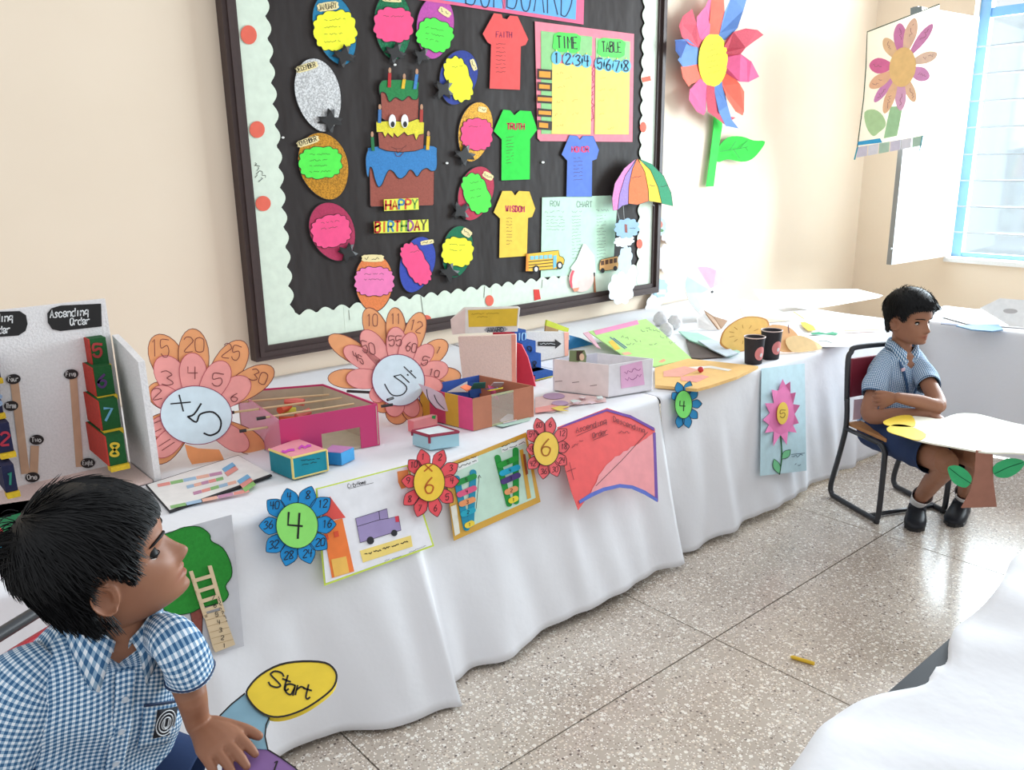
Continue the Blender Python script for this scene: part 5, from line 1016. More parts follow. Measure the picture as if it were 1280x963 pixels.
pv = Plane(lerp(F3, L3, .55)+UP*hW, (-.2, -1, .2)); o = flat('portrait_photo', A2((695, 312), (780, 310), (792, 345), (788, 382), (692, 375)), pv, .002, M((120, 130, 90), 'card'), None, .001); tag(o, 'small printed portrait picture on the rim of the white box', 'picture'); flat('face_print', ell(*A2((765, 350))[0], 3, 4.5), pv, .0042, M((230, 190, 160)), o, .0004); flat('hair_print', A2((735, 315), (775, 315), (760, 335), (750, 372), (735, 370)), pv, .0038, M((70, 50, 40)), o, .0003)
# ---- paper cut-outs in front of the white box
sheet('pink_paper', 'large pale pink paper lying before the stair model', A2((498, 580), (640, 552), (900, 580), (905, 605), (700, 625), (600, 665), (498, 660)), (246, 214, 212)); sheet('salmon_strip', 'salmon pink strip on the front edge of the pale pink paper', A2((498, 640), (600, 622), (690, 640), (600, 655), (500, 668)), (250, 172, 166), .003)
for k, (c, a, b_) in enumerate((((605, 572), 62, 18), ((640, 612), 48, 14))): sheet('lilac_oval', ('larger' if k == 0 else 'smaller')+' flat lilac paper oval lying on the pale pink paper', [A2((c[0]+a*math.cos(t), c[1]+b_*math.sin(t)))[0] for t in np.linspace(0, 6.28, 20, endpoint=False)], (196, 164, 196), .003+.002*k, 'paper', .001, 'lilac ovals on pink paper')
for k in range(9):
    x, y = random.uniform(720, 900), random.uniform(575, 615); a = random.uniform(0, 3.1)
    sheet('paper_chip', 'little pale paper chip scattered in front of the white box', [A2((x+26*math.cos(a+q), y+9*math.sin(a+q)))[0] for q in (0, 1.4, 3, 4.4)], ((246, 226, 226), (236, 206, 214), (226, 236, 232))[k % 3], .004+.0014*k, 'paper scrap', .001, 'paper chips before the white box')
sheet('yellow_star', 'tiny yellow folded paper beside the coral flower', A2((590, 640), (640, 628), (695, 632), (650, 645), (690, 658), (630, 655)), (240, 214, 110), .006)
# ---- number strip chart
q = [(182, 606), (298, 569), (340, 594), (212, 640)]
sc_ = thing('strip_chart', 'white chart with coloured strips lying at the table edge', 'chart', np.array([*atz(*q[3], T0)[:2], T0])); flat('board', q, PT, .0, M((46, 46, 50), 'card'), sc_, .005); flat('sheet', [(184, 606), (298, 569.5), (338, 592.5), (212, 637.5)], PT, .0052, M((248, 244, 240)), sc_, .001)
for k, (a, c) in enumerate(((A5((135, 168)), A5((435, 108))), (A5((270, 175)), A5((440, 133))), (A5((300, 205)), A5((500, 150))), (A5((195, 268)), A5((560, 190))))):
    a = np.array(a[0]); c = np.array(c[0]); n = 5
    for j in range(n):
        p0, p1 = a+(c-a)*j/n, a+(c-a)*(j+.96)/n; flat('colour_strip', [tuple(p0), tuple(p1), tuple(p1+[1.2, 3.6]), tuple(p0+[1.2, 3.6])], PT, .0064, M(((244, 160, 150), (150, 196, 130), (170, 200, 226), (246, 190, 170), (206, 150, 180))[(j+k*2) % 5]), sc_, .0006)
for (x, y) in ((475, 95), (545, 150)):
    for j, cc_ in enumerate(((130, 186, 226), (240, 160, 150), (150, 200, 120))[:2 if y < 100 else 3]): flat('colour_block', A5((x-40+j*12, y+2+j*18), (x+8+j*12, y-28+j*16), (x+24+j*12, y-12+j*16), (x-26+j*12, y+18+j*18)), PT, .0072, M(cc_), sc_, .0006)
gbk = thing('green_chart_board', 'dark green painted board with teal edge lying behind the boy', 'board', atz(0, 690, T0)); flat('board', [(-60, 640), (60, 622), (64, 684), (-60, 712)], PT, 0, M((40, 122, 78), 'card'), gbk, .006); flat('teal_edge', [(-60, 696), (62, 670), (64, 684), (-60, 711)], PT, .0062, M((60, 170, 200), 'card'), gbk, .0008); flat('red_spot', ell(-4, 666, 8, 7), PT, .0062, M((214, 70, 74)), gbk, .0008)
# ---- green chart on a slant, orange board
gp0 = atz(*Ax3((450, 632))[0], T0); gp1 = atz(*Ax3((662, 588))[0], T0); gl_ = atz(*Ax3((40, 440))[0], T0+.06); GP = Plane.three(gp0, gp1, gl_)
gc = thing('green_chart', 'bright lime green chart with a pink title strip sloping beside the white box', 'chart', gp0); flat('sheet', Ax3((70, 432), (400, 360), (480, 425), (662, 588), (450, 632), (300, 590)), GP, 0, M((196, 240, 150)), gc, .004); flat('title_strip', Ax3((100, 428), (350, 367), (360, 390), (115, 452)), GP, .0042, M((246, 158, 200)), gc, .0008); flat('pink_edge', Ax3((40, 440), (72, 432), (140, 528), (118, 520)), GP, 0, M((240, 190, 206)), gc, .004)
flat('yellow_drawing', Ax3((185, 490), (210, 480), (255, 530), (225, 540)), GP, .0042, M((246, 210, 90)), gc, .0006); strokes('pencil_drawing', [Ax3((195, 465), (280, 530)), Ax3((215, 470), (290, 525))], GP, .0046, 1.2, M((90, 130, 160), 'ink'), gc); L = []
for (x, y) in ((370, 425), (400, 410), (440, 425), (480, 460), (530, 495), (420, 500), (290, 500), (260, 462), (330, 485)): L += scribble(*Ax3((x, y), (x+40, y+8)), 1.8, 7)
strokes('handwriting', L, GP, .0046, .6, M((110, 140, 110), 'ink'), gc); flat('peach_drawing', Ax3((470, 605), (500, 588), (515, 598), (490, 612)), GP, .0042, M((250, 180, 140)), gc, .0006); flat('peach_drawing', Ax3((260, 555), (300, 548), (320, 560), (280, 568)), GP, .0042, M((250, 190, 160)), gc, .0006)
ob = thing('orange_board', 'orange sloping game board with pink patches and a red bead', 'game board', atz(*Ax3((690, 760))[0], T0)); flat('board', Ax3((450, 640), (640, 587), (1042, 630), (920, 690), (760, 742), (690, 760), (452, 738)), PT, 0, M((250, 202, 130), 'card'), ob, .012); flat('pink_patch', Ax3((500, 660), (620, 630), (700, 650), (600, 690), (500, 690)), PT, .0125, M((248, 178, 160)), ob, .0008); flat('pink_patch', Ax3((600, 690), (720, 680), (760, 690), (690, 722), (600, 712)), PT, .0125, M((246, 170, 158)), ob, .0008); flat('white_slot', Ax3((630, 636), (770, 628), (890, 650), (870, 658), (760, 640), (650, 650)), PT, .0125, M((250, 244, 236)), ob, .0006)
pbead = atz(*Ax3((712, 665))[0], T0+.013); me = bmesh.new(); bmesh.ops.create_uvsphere(me, u_segments=14, v_segments=8, radius=.012); o = mk('bead', [v.co+Vector(pbead+UP*.011) for v in me.verts], [[v.index for v in f.verts] for f in me.faces], M((206, 50, 60), 'plastic'), ob, True); me.free()
# ---- two paper cups
def cup(label, px_c, wtop, wbot, ytop, ybot, Zf):
    base = atz(*Zf((px_c, ybot))[0], T0); base = base+np.array([base[0], base[1], 0])/np.hypot(base[0], base[1])*.022; zt_ = zat(base, Zf((px_c, ytop))[0][1])
    dist = np.linalg.norm(base-CAM)/FPX*Zf.a[2]; r0 = wbot/2*dist; r1 = wtop/2*dist; h_ = zt_-T0
    t = thing('paper_cup', label, 'cup', base, 'black paper cups')
    def ring(r, z): return [base+np.array([r*math.cos(a), r*math.sin(a), z]) for a in np.linspace(0, 2*math.pi, 32, endpoint=False)]
    b_ = B(); b_.loft([ring(r0, 0), ring(r0+(r1-r0)*.5, h_*.5), ring(r1, h_)], cap0=True); b_.loft([ring(r1, h_), ring(r1-.002, h_), ring(r0, .004)], cap1=True); b_.build('cup_wall', M((58, 54, 58), 'card'), t, True, fix=True)
    b_ = B(); q = [[base+np.array([(r1+.0022*math.cos(s))*math.cos(a), (r1+.0022*math.cos(s))*math.sin(a), h_+.0022*math.sin(s)]) for s in np.linspace(0, 6.28, 8, endpoint=False)] for a in np.linspace(0, 2*math.pi, 32)]; b_.loft(q); b_.build('rim', M((240, 214, 206), 'card'), t, True, fix=True)
    # round pink print wrapped on the wall, with a white mark
    ang0 = math.atan2(-base[1], -base[0])+.75
    for nm, rr, dz, da, m_ in (('round_print', .030, .42, 0, M((240, 150, 150))), ('white_mark', .009, .36, .12, M((246, 240, 240)))):
        V = []; 
        for a in np.linspace(0, 6.283, 24, endpoint=False):
            z = h_*dz+rr*math.sin(a); r_ = r0+(r1-r0)*z/h_+.0009+(.0006 if nm == 'white_mark' else 0); an = ang0+da+rr*.85*math.cos(a)/r_; V.append(base+np.array([r_*math.cos(an), r_*math.sin(an), z]))
        z = h_*dz; r_ = r0+(r1-r0)*dz+.0009+(.0006 if nm == 'white_mark' else 0)
        Vc = []
        for f in (.66, .33, 0):
            for a in np.linspace(0, 6.283, 24, endpoint=False):
                z = h_*dz+f*rr*math.sin(a); r_ = r0+(r1-r0)*z/h_+.0009+(.0006 if nm == 'white_mark' else 0); an = ang0+da+f*rr*.85*math.cos(a)/r_; Vc.append(base+np.array([r_*math.cos(an), r_*math.sin(an), z]))
        B().loft([V, Vc[:24], Vc[24:48], Vc[48:]]).build(nm, m_, t, True, fix=True)
cup('black paper cup with a pink round print standing beside the orange board', 1012, 112, 92, 462, 618, Ax3); cup('black paper cup with a pink round print standing nearer the orange paper', 1108, 112, 94, 424, 590, Ax3)
# ---- colour wheel disc, orange slice, orange paper, papers by the corner
cw_c = Ax3((772, 205))[0]; wp = atz(*Ax3((800, 372))[0], T0); WPl = Plane(wp+np.array([0, .02, 0]), (-.12, -1, .55))
wh = thing('colour_wheel', 'round pastel colour wheel leaning against the cream wall', 'colour wheel', wp)
# outline read from the photograph: a tilted disc
dsk = ell(Ax3((770, 215))[0][0], Ax3((770, 215))[0][1], 38.5, 27.5, 52, 48); flat('disc', dsk, WPl, 0, M((244, 240, 238), 'card'), wh, .004)
cxy = np.array(Ax3((780, 205))[0]); cols = [(244, 170, 190), (246, 190, 200), (236, 214, 226), (246, 240, 238), (248, 244, 240), (246, 240, 240), (206, 228, 228), (190, 224, 226), (214, 206, 230)]
for k in range(9):
    i0 = int(48*k/9); i1 = int(48*(k+1)/9); seg = [tuple(cxy)]+[tuple(np.array(dsk[j % 48])*.97+cxy*.03) for j in range(i0, i1+1)]
    flat('sector', seg, WPl, .0042, M(cols[(k+4) % 9]), wh, .0006)
flat('hub', ell(cxy[0], cxy[1], 1.3, 1.6), WPl, .005, INK, wh, .003)
op = atz(*Ax3((930, 548))[0], T0); OPl = Plane(op, (-.3, -1, .6)); os_ = thing('orange_slice', 'half leaning painted orange slice disc behind the cups', 'paper fruit', op)
sl = catmull(Ax3((825, 480), (850, 420), (930, 360), (1010, 345), (1085, 360), (1105, 395), (1095, 430), (1050, 470), (990, 530), (930, 550), (870, 535), (830, 510)), 3, True); flat('rind', sl, OPl, 0, M((216, 150, 78), 'card'), os_, .004); m_ = np.mean(sl, axis=0); flat('flesh', [tuple(np.array(p)*.94+m_*.06) for p in sl], OPl, .0042, M((246, 200, 108), 'card'), os_, .0008)
strokes('segment_lines', [[tuple(m_+np.array([math.cos(a)*14, math.sin(a)*8])), tuple(m_+np.array([math.cos(a)*20, math.sin(a)*12]))] for a in np.linspace(0, 6.28, 11, endpoint=False)], OPl, .0054, .7, M((190, 130, 50), 'ink'), os_)
o = thing('orange_fruit', 'painted paper orange with a stalk lying behind the cups', 'paper fruit', atz(*A4((800, 545))[0], T0)); PO = Plane(atz(*A4((800, 550))[0], T0), (-.3, -1, .8)); flat('fruit', catmull(A4((640, 400), (740, 400), (800, 440), (830, 500), (800, 545), (700, 540), (650, 480)), 3, True), PO, 0, M((244, 184, 124), 'card'), o, .004); flat('pale_fruit', catmull(A4((740, 480), (800, 455), (870, 470), (950, 520), (900, 552), (780, 548)), 3, True), PO, .006, M((250, 212, 150), 'card'), o, .004); strokes('stalk', [A4((755, 395), (760, 440))], PO, .0045, 1.2, BROWNINK, o)
# folded papers, booklets and cotton
sheet('mint_booklet', 'mint green booklet lying behind the green chart', A4((130, 430), (240, 440), (480, 545), (420, 570), (300, 520), (190, 480)), (186, 230, 212), .004, 'booklet', .006); sheet('rainbow_booklet', 'booklet with pink and blue stripes beside the mint booklet', A4((240, 482), (330, 478), (440, 540), (470, 555), (400, 572), (310, 530)), (214, 226, 236), .012, 'booklet', .005); sheet('dark_folder', 'dark brown open folder beside the green chart', A4((170, 478), (260, 490), (400, 575), (250, 585), (200, 580)), (104, 92, 88), .0, 'folder', .003)
for k, (c, a, l_) in enumerate((((30, 345), .040, 'round cotton puff nearest the hanging clouds'), ((110, 360), .036, 'round cotton puff between two others behind the chart'), ((60, 400), .034, 'small cotton puff resting behind the green chart'))):
    p = atz(*A4(c)[0], T0+.05); me = bmesh.new(); bmesh.ops.create_icosphere(me, subdivisions=3, radius=a)
    V = [np.array(v.co)*(1+.16*math.sin(v.co.x*170+k)*math.sin(v.co.y*150)*math.sin(v.co.z*160))+p*[1, 1, 0]+UP*(T0+a*.92) for v in me.verts]; o = mk('cotton_puff', V, [[v.index for v in f.verts] for f in me.faces], M((238, 236, 238), 'foam'), None, True); me.free(); tag(o, l_, 'cotton puff', 'cotton puffs')
pz = atz(*A4((300, 420))[0], T0); PZ = Plane(pz, (-.4, -1, .7)); o = flat('tan_card', A4((275, 310), (330, 345), (410, 370), (375, 440), (360, 470), (320, 410)), PZ, 0, M((186, 150, 122), 'card'), None, .003); tag(o, 'brown card flap propping up the colour wheel', 'card'); o = flat('white_flap', A4((230, 350), (275, 325), (350, 470), (300, 450), (240, 410)), PZ, .006, M((248, 244, 242), 'card'), None, .002); tag(o, 'white paper flap beside the brown card flap', 'paper')
# cream tent and white sheets towards the corner
tp0 = atz(*A4((700, 400))[0], T0); TPl = Plane(tp0+np.array([0, .10, 0]), (-.2, -1, .9)); o = flat('cream_sheet', A4((480, 300), (510, 262), (600, 258), (680, 300), (800, 390), (760, 410), (640, 390), (500, 345)), TPl, 0, M((250, 234, 208), 'card'), None, .003); tag(o, 'cream card sloping behind the orange slice', 'card')
TP2 = Plane(tp0+np.array([0, .25, 0]), (-.1, -1, .5)); o = flat('white_sheet', A4((555, 190), (640, 195), (1150, 190), (1290, 300), (1260, 380), (1000, 420), (860, 410), (600, 262)), TP2, 0, M((252, 250, 244), 'card'), None, .003); tag(o, 'broad white card sheet propped in the far corner of the table', 'card')
sheet('yellow_drop', 'small yellow paper drop lying on the far white papers', A4((825, 380), (850, 376), (900, 400), (915, 425), (870, 428), (840, 405)), (248, 206, 84), .006); sheet('yellow_stick', 'thin yellow green stick lying beside the yellow drop', A4((780, 318), (790, 318), (850, 358), (846, 362)), (214, 206, 120), .006, 'stick'); sheet('green_leaf_strip', 'dark green paper strip lying on the far white papers', A4((885, 440), (930, 434), (970, 442), (1010, 434), (1040, 442), (1030, 452), (960, 448), (890, 448)), (70, 160, 120), .006); sheet('orange_ribbon', 'thin orange ribbon at the far end of the table', A4((1075, 424), (1180, 420), (1280, 418), (1280, 424), (1180, 427), (1080, 430)), (246, 190, 160), .006, 'ribbon'); sheet('white_paper', 'white drawing paper with a grey curved line on the far table', A4((860, 460), (1040, 450), (1150, 480), (1100, 520), (930, 520)), (250, 248, 246), .003)
strokes('curved_line', [catmull(A4((930, 486), (970, 486), (1005, 498)), 5)], PT, .0048, 1, M((150, 160, 160), 'ink'), [x for x in COL.objects if x.name.startswith('white_paper')][-1])
# ---- papers on the cross table
sheet('white_chart', 'white chart sheet lying on the cross table behind the seated boy', [(1178, 396), (1195, 386), (1262, 388), (1280, 396), (1300, 412), (1210, 405)], (250, 250, 250), .002); sheet('blue_folder', 'steel blue folder with one raised edge on the cross table', [(1195, 407), (1248, 405), (1254, 412), (1240, 414), (1215, 412)], (126, 158, 190), .004, 'folder', .006); sheet('thin_rod', 'thin dark ruler at the edge of the cross table', [(1176, 403), (1198, 405), (1198, 407), (1176, 405)], (110, 110, 126), .004, 'ruler', .003)
PC = Plane(atz(1262, 408, T0), (-1, -.1, .9)); o = flat('white_card', [(1225, 385), (1250, 373), (1290, 376), (1290, 412), (1262, 408)], PC, 0, M((250, 250, 250), 'card'), None, .003); tag(o, 'white card with a round grey mark propped on the cross table', 'card'); flat('round_mark', ell(1263, 389, 9, 3, 2), PC, .0035, M((200, 196, 196)), o, .0006)
ZMIN = None
# ---- crayon on the floor
a = atz(988, 821, .006); b_ = atz(1018, 830, .006); o = thing('yellow_crayon', 'yellow crayon lying on the terrazzo floor', 'crayon', a); B().tube([lerp(a, b_, .08), b_], .0058, 8).build('wrapper', M((240, 196, 60), 'card'), o); B().tube([a, lerp(a, b_, .08)], [.0025, .0055], 8).build('tip', M((246, 210, 70), 'plastic'), o)
# ================================================================== people and their chairs
def pd(px, py, d): return CAM+ray(px, py)*d
def yawv(a): a = math.radians(a); return np.array([math.cos(a), math.sin(a), 0.])
def unit(v): v = np.asarray(v, float); return v/np.linalg.norm(v)
def gingham(name, pitch, white, mid, dark):
    m = bpy.data.materials.new(name); m.use_nodes = True; nt = m.node_tree; N = nt.nodes; L = nt.links; b = N['Principled BSDF']; b.inputs['Roughness'].default_value = .9; b.inputs['Specular IOR Level'].default_value = .1
    uv = N.new('ShaderNodeUVMap'); sp = N.new('ShaderNodeSeparateXYZ'); L.new(uv.outputs[0], sp.inputs[0]); fs = []
    for k in range(2):
        d_ = N.new('ShaderNodeMath'); d_.operation = 'DIVIDE'; d_.inputs[1].default_value = pitch; L.new(sp.outputs[k], d_.inputs[0])
        f = N.new('ShaderNodeMath'); f.operation = 'FRACT'; L.new(d_.outputs[0], f.inputs[0])
        g = N.new('ShaderNodeMath'); g.operation = 'GREATER_THAN'; g.inputs[1].default_value = .47; L.new(f.outputs[0], g.inputs[0]); fs.append(g)
    a = N.new('ShaderNodeMath'); a.operation = 'ADD'; L.new(fs[0].outputs[0], a.inputs[0]); L.new(fs[1].outputs[0], a.inputs[1])
    h = N.new('ShaderNodeMath'); h.operation = 'MULTIPLY'; h.inputs[1].default_value = .5; L.new(a.outputs[0], h.inputs[0])
    cr = N.new('ShaderNodeValToRGB'); cr.color_ramp.interpolation = 'CONSTANT'; e = cr.color_ramp.elements
    e[0].position = 0; e[0].color = (*lin(white), 1); e[1].position = .4; e[1].color = (*lin(mid), 1); x = e.new(.8); x.color = (*lin(dark), 1)
    L.new(h.outputs[0], cr.inputs[0]); L.new(cr.outputs[0], b.inputs['Base Color']); return m
GING = gingham('blue_gingham', .0078, (230, 236, 244), (142, 170, 196), (58, 98, 138))
NAVY = M((44, 62, 100), 'cloth'); NAVYL = M((40, 58, 92), 'ink')
# ---- head: horizontal slices; local axes forward, left, up with the origin between the ears (metres, child)
_hu = [-.084, -.078, -.070, -.058, -.044, -.028, -.012, .004, .018, .032, .050, .070, .088, .102, .112, .118]
_hf = [.055, .075, .084, .0845, .0855, .0855, .0835, .0808, .0805, .0865, .0875, .081, .066, .046, .024, .004]
_hb = [.004, -.012, -.030, -.048, -.060, -.069, -.076, -.081, -.085, -.088, -.089, -.085, -.073, -.055, -.035, -.014]
_hw = [.018, .030, .041, .050, .056, .0605, .0635, .066, .0685, .0705, .0715, .069, .060, .046, .028, .010]
def smi(u, xs, ys):         # smooth interpolation
    i = int(np.clip(np.searchsorted(xs, u)-1, 0, len(xs)-2)); p = lambda k: ys[min(max(k, 0), len(ys)-1)]; q = lambda k: xs[min(max(k, 0), len(xs)-1)]
    t = (u-xs[i])/(xs[i+1]-xs[i]); h = xs[i+1]-xs[i]
    m0 = (p(i+1)-p(i-1))/(q(i+1)-q(i-1)+1e-9); m1 = (p(i+2)-p(i))/(q(i+2)-q(i)+1e-9)
    return (2*t**3-3*t*t+1)*p(i)+(t**3-2*t*t+t)*h*m0+(-2*t**3+3*t*t)*p(i+1)+(t**3-t*t)*h*m1
def g1(x, s): return math.exp(-(x/s)**2)
def head_pt(th, u, off=0.):
    f, b, w = smi(u, _hu, _hf), smi(u, _hu, _hb), smi(u, _hu, _hw); w = max(w, .004)
    c, s = math.cos(th), math.sin(th); e = .92
    if c > 0: x = f*(abs(c)**e)*(1); wl = w*(1-.10*c*c*(1 if u < .02 else .4))
    else: x = b*(abs(c)**e); wl = w
    y = wl*math.copysign(abs(s)**.95, s)
    r = np.array([x, y, u])
    if c > 0:
        # nose, lips, chin, sockets, brows, cheeks
        nz = smi(u, [-.040, -.033, -.027, -.021, -.015, -.006, .006, .018, .028], [0, .001, .012, .0190, .0192, .0140, .0085, .0036, 0]) if -.040 < u < .028 else 0
        wn = .0125 if u < -.012 else .0115-.004*min(1, (u+.012)/.03)
        r[0] += nz*g1(y, wn)+.004*g1(u+.024, .006)*(g1(y-.011, .005)+g1(y+.011, .005))
        r[0] += .0055*g1(u+.0395, .0042)*g1(y, .017)+.0060*g1(u+.0505, .0046)*g1(y, .015)-.0035*g1(u+.0450, .0022)*g1(y, .020)
        r[0] += .004*g1(u+.072, .009)*g1(y, .016)
        for sgn in (1, -1):
            r[0] -= .0070*g1(u-.012, .010)*g1(y-sgn*.031, .014); r[0] += .0030*g1(u-.030, .006)*g1(y-sgn*.030, .018)
            r[0] += .0040*g1(u+.018, .016)*g1(y-sgn*.036, .018)
    if off:
        n = np.array([c/ max(.05, abs(f)) if c > 0 else c/max(.05, abs(b)), s/max(.03, w), 0]); n = unit(n); n[2] = .0 if u < .05 else (u-.05)/.05; n = unit(n); r = r+n*off
    return r
def head_mesh(nr=78, nc=96):
    V = []; Fc = []
    ths = [2*math.pi*k/nc for k in range(nc)]; ths = [t-.35*math.sin(t) if True else t for t in ths]
    us = np.concatenate([np.linspace(-.084, .035, int(nr*.68)), np.linspace(.037, .118, nr-int(nr*.68))])
    for u in us: V += [head_pt(t, u) for t in ths]
    n = len(us)
    for i in range(n-1):
        for k in range(nc): Fc.append((i*nc+k, i*nc+(k+1) % nc, (i+1)*nc+(k+1) % nc, (i+1)*nc+k))
    Fc.append(tuple(range(nc-1, -1, -1))); Fc.append(tuple((n-1)*nc+k for k in range(nc))); return V, Fc
def ear_mesh(sgn, size=1.):
    V = []; Fc = []; nr, nc = 9, 28
    for i in range(nr+1):
        q = i/nr
        for k in range(nc):
            a = 2*math.pi*k/nc; R = 1+.12*math.cos(a-2.0); X = -.006+.0195*q*math.cos(a)*R; Zz = -.002+.029*q*math.sin(a)*(1.0 if math.sin(a) > 0 else .92)
            rim = g1(q-.9, .13)*(1 if math.cos(a) < .55 else .25); bowl = g1(q, .45); inner = g1(q-.58, .11)*(1 if -.2 < math.sin(a+.5) else .3)
            y = .006+.013*rim+.006*inner-.004*bowl+.006*(1-math.cos(a))*.5*q
            V.append((X*size, sgn*(.063+y*size), Zz*size))
        if i: Fc += [((i-1)*nc+k, (i-1)*nc+(k+1) % nc, i*nc+(k+1) % nc, i*nc+k) for k in range(nc)]
    n0 = len(V); V += [(-.004+.0165*math.cos(2*math.pi*k/nc)*size, sgn*.055, -.002+.024*math.sin(2*math.pi*k/nc)*size) for k in range(nc)]
    Fc += [(nr*nc+k, nr*nc+(k+1) % nc, n0+(k+1) % nc, n0+k) for k in range(nc)]+[tuple(n0+k for k in range(nc))]
    return V, Fc
class Frame:
    def __init__(s, o, yaw, pitch=0, roll=0, scale=1.):
        f = yawv(yaw)*math.cos(math.radians(pitch))+np.array([0, 0, math.sin(math.radians(pitch))]); l = yawv(yaw+90); u = np.cross(f, l)
        c, q = math.cos(math.radians(roll)), math.sin(math.radians(roll)); s.f = f; s.l = c*l+q*u; s.u = c*u-q*l; s.o = np.asarray(o, float); s.k = scale
    def w(s, p): return s.o+s.k*(p[0]*s.f+p[1]*s.l+p[2]*s.u)
    def loc(s, P): d = (np.asarray(P)-s.o)/s.k; return np.array([d@s.f, d@s.l, d@s.u])
def skinmat(rgb, name):
    m = M(rgb, 'skin'); nt = m.node_tree; N = nt.nodes; L = nt.links; b = N['Principled BSDF']; at = N.new('ShaderNodeAttribute'); at.attribute_name = 'tint'
    mx = N.new('ShaderNodeMix'); mx.data_type = 'RGBA'; mx.blend_type = 'MULTIPLY'; mx.inputs['Factor'].default_value = 1
    src = b.inputs['Base Color'].links[0].from_socket; L.new(src, mx.inputs['A']); L.new(at.outputs['Color'], mx.inputs['B']); L.new(mx.outputs['Result'], b.inputs['Base Color']); return m
def fuse(name, parts, voxel, mat, parent, tint=None, smooth=4):
    b = B()
    for V, Fc in parts: b.add(V, Fc)
    off = base_of(parent); me = bpy.data.meshes.new(name); me.from_pydata([tuple(np.array(v)-off) for v in b.V], [], b.F); o = bpy.data.objects.new(name, me); COL.objects.link(o)
    bm = bmesh.new(); bm.from_mesh(me); bmesh.ops.recalc_face_normals(bm, faces=bm.faces); bm.to_mesh(me); bm.free()
    r = o.modifiers.new('r', 'REMESH'); r.mode = 'VOXEL'; r.voxel_size = voxel; r.use_smooth_shade = True
    if smooth: s = o.modifiers.new('s', 'SMOOTH'); s.factor = .5; s.iterations = smooth
    dg = bpy.context.evaluated_depsgraph_get(); nm = bpy.data.meshes.new_from_object(o.evaluated_get(dg)); o.modifiers.clear(); o.data = nm; bpy.data.meshes.remove(me); nm.name = name
    nm.materials.clear(); nm.materials.append(mat); nm.polygons.foreach_set('use_smooth', [True]*len(nm.polygons))
    if tint:
        ca = nm.color_attributes.new('tint', 'FLOAT_COLOR', 'POINT')
        for i, v in enumerate(nm.vertices): ca.data[i].color = (*tint(np.array(v.co)+off), 1)
    o.parent = parent; return o
def limb(pts, rad, n=14, sub=6):
    P = catmull(pts, sub); R = [r[0] for r in catmull([(r, 0, 0) for r in rad], sub)]; b = B()
    # rounded ends
    d0 = unit(np.subtract(P[0], P[1])); d1 = unit(np.subtract(P[-1], P[-2])); P = [tuple(np.array(P[0])+d0*R[0]*.8), tuple(np.array(P[0])+d0*R[0]*.5)]+P+[tuple(np.array(P[-1])+d1*R[-1]*.5), tuple(np.array(P[-1])+d1*R[-1]*.8)]; R = [R[0]*.4, R[0]*.8]+R+[R[-1]*.8, R[-1]*.4]
    b.tube(P, R, n); return b.V, b.F
def hand_parts(wrist, d, n, s, k=1., curl=(.25, .3, .25), spread=.10, thumb=.75, fl=(.040, .045, .042, .033)):
    """wrist point, finger direction d, back-of-hand normal n, thumb side s"""
    d = unit(d); s = unit(np.asarray(s)-d*(np.asarray(s)@d)); n = unit(np.asarray(n)-d*(np.asarray(n)@d)-s*(np.asarray(n)@s)); out = []
    rings = []
    for t, w, th in ((-.01, .015, .012), (.0, .0165, .0125), (.014, .020, .013), (.03, .026, .0135), (.045, .0295, .0125), (.056, .030, .0105), (.063, .027, .0075)):
        rings.append([wrist+k*(d*t+s*(w*math.copysign(abs(math.cos(a))**.8, math.cos(a))+.002)+n*th*math.sin(a)) for a in np.linspace(0, 2*math.pi, 18, endpoint=False)])
    b = B().loft(rings, cap0=True, cap1=True); out.append((b.V, b.F))
    for j, L_ in enumerate(fl):
        off = .0215-.0145*j; base = wrist+k*(d*(.054-.002*abs(j-1.2))+s*off+n*.001); dd = unit(d+s*(spread*(1.2-j))); pts = [base-dd*k*.012, base]; ang = 0; p = base
        for q, seg in enumerate((.46, .30, .24)):
            ang += curl[q]; v = dd*math.cos(ang)-n*math.sin(ang); p = p+v*k*L_*seg; pts.append(p)
        r0 = (.0076, .0078, .0075, .0066)[j]*k; out.append(limb(pts, [r0, r0, r0*.93, r0*.84, r0*.68], 12, 4))
    tb = wrist+k*(d*.018+s*.018); td = unit(d*(1-thumb*.45)+s*thumb-n*.12); p1 = tb+td*k*.022; p2 = p1+unit(td+d*.35)*k*.02; p3 = p2+unit(td*.7+d*.55-n*.1)*k*.017
    out.append(limb([tb-td*k*.01, tb, p1, p2, p3], [.010*k, .0105*k, .0088*k, .0080*k, .0062*k], 12, 4)); return out
def nails(wrist, d, n, s, k, parent, **kw): pass
HAIR = M((17, 17, 19), 'hair', .55); HAIR.node_tree.nodes['Principled BSDF'].inputs['Specular IOR Level'].default_value = .22
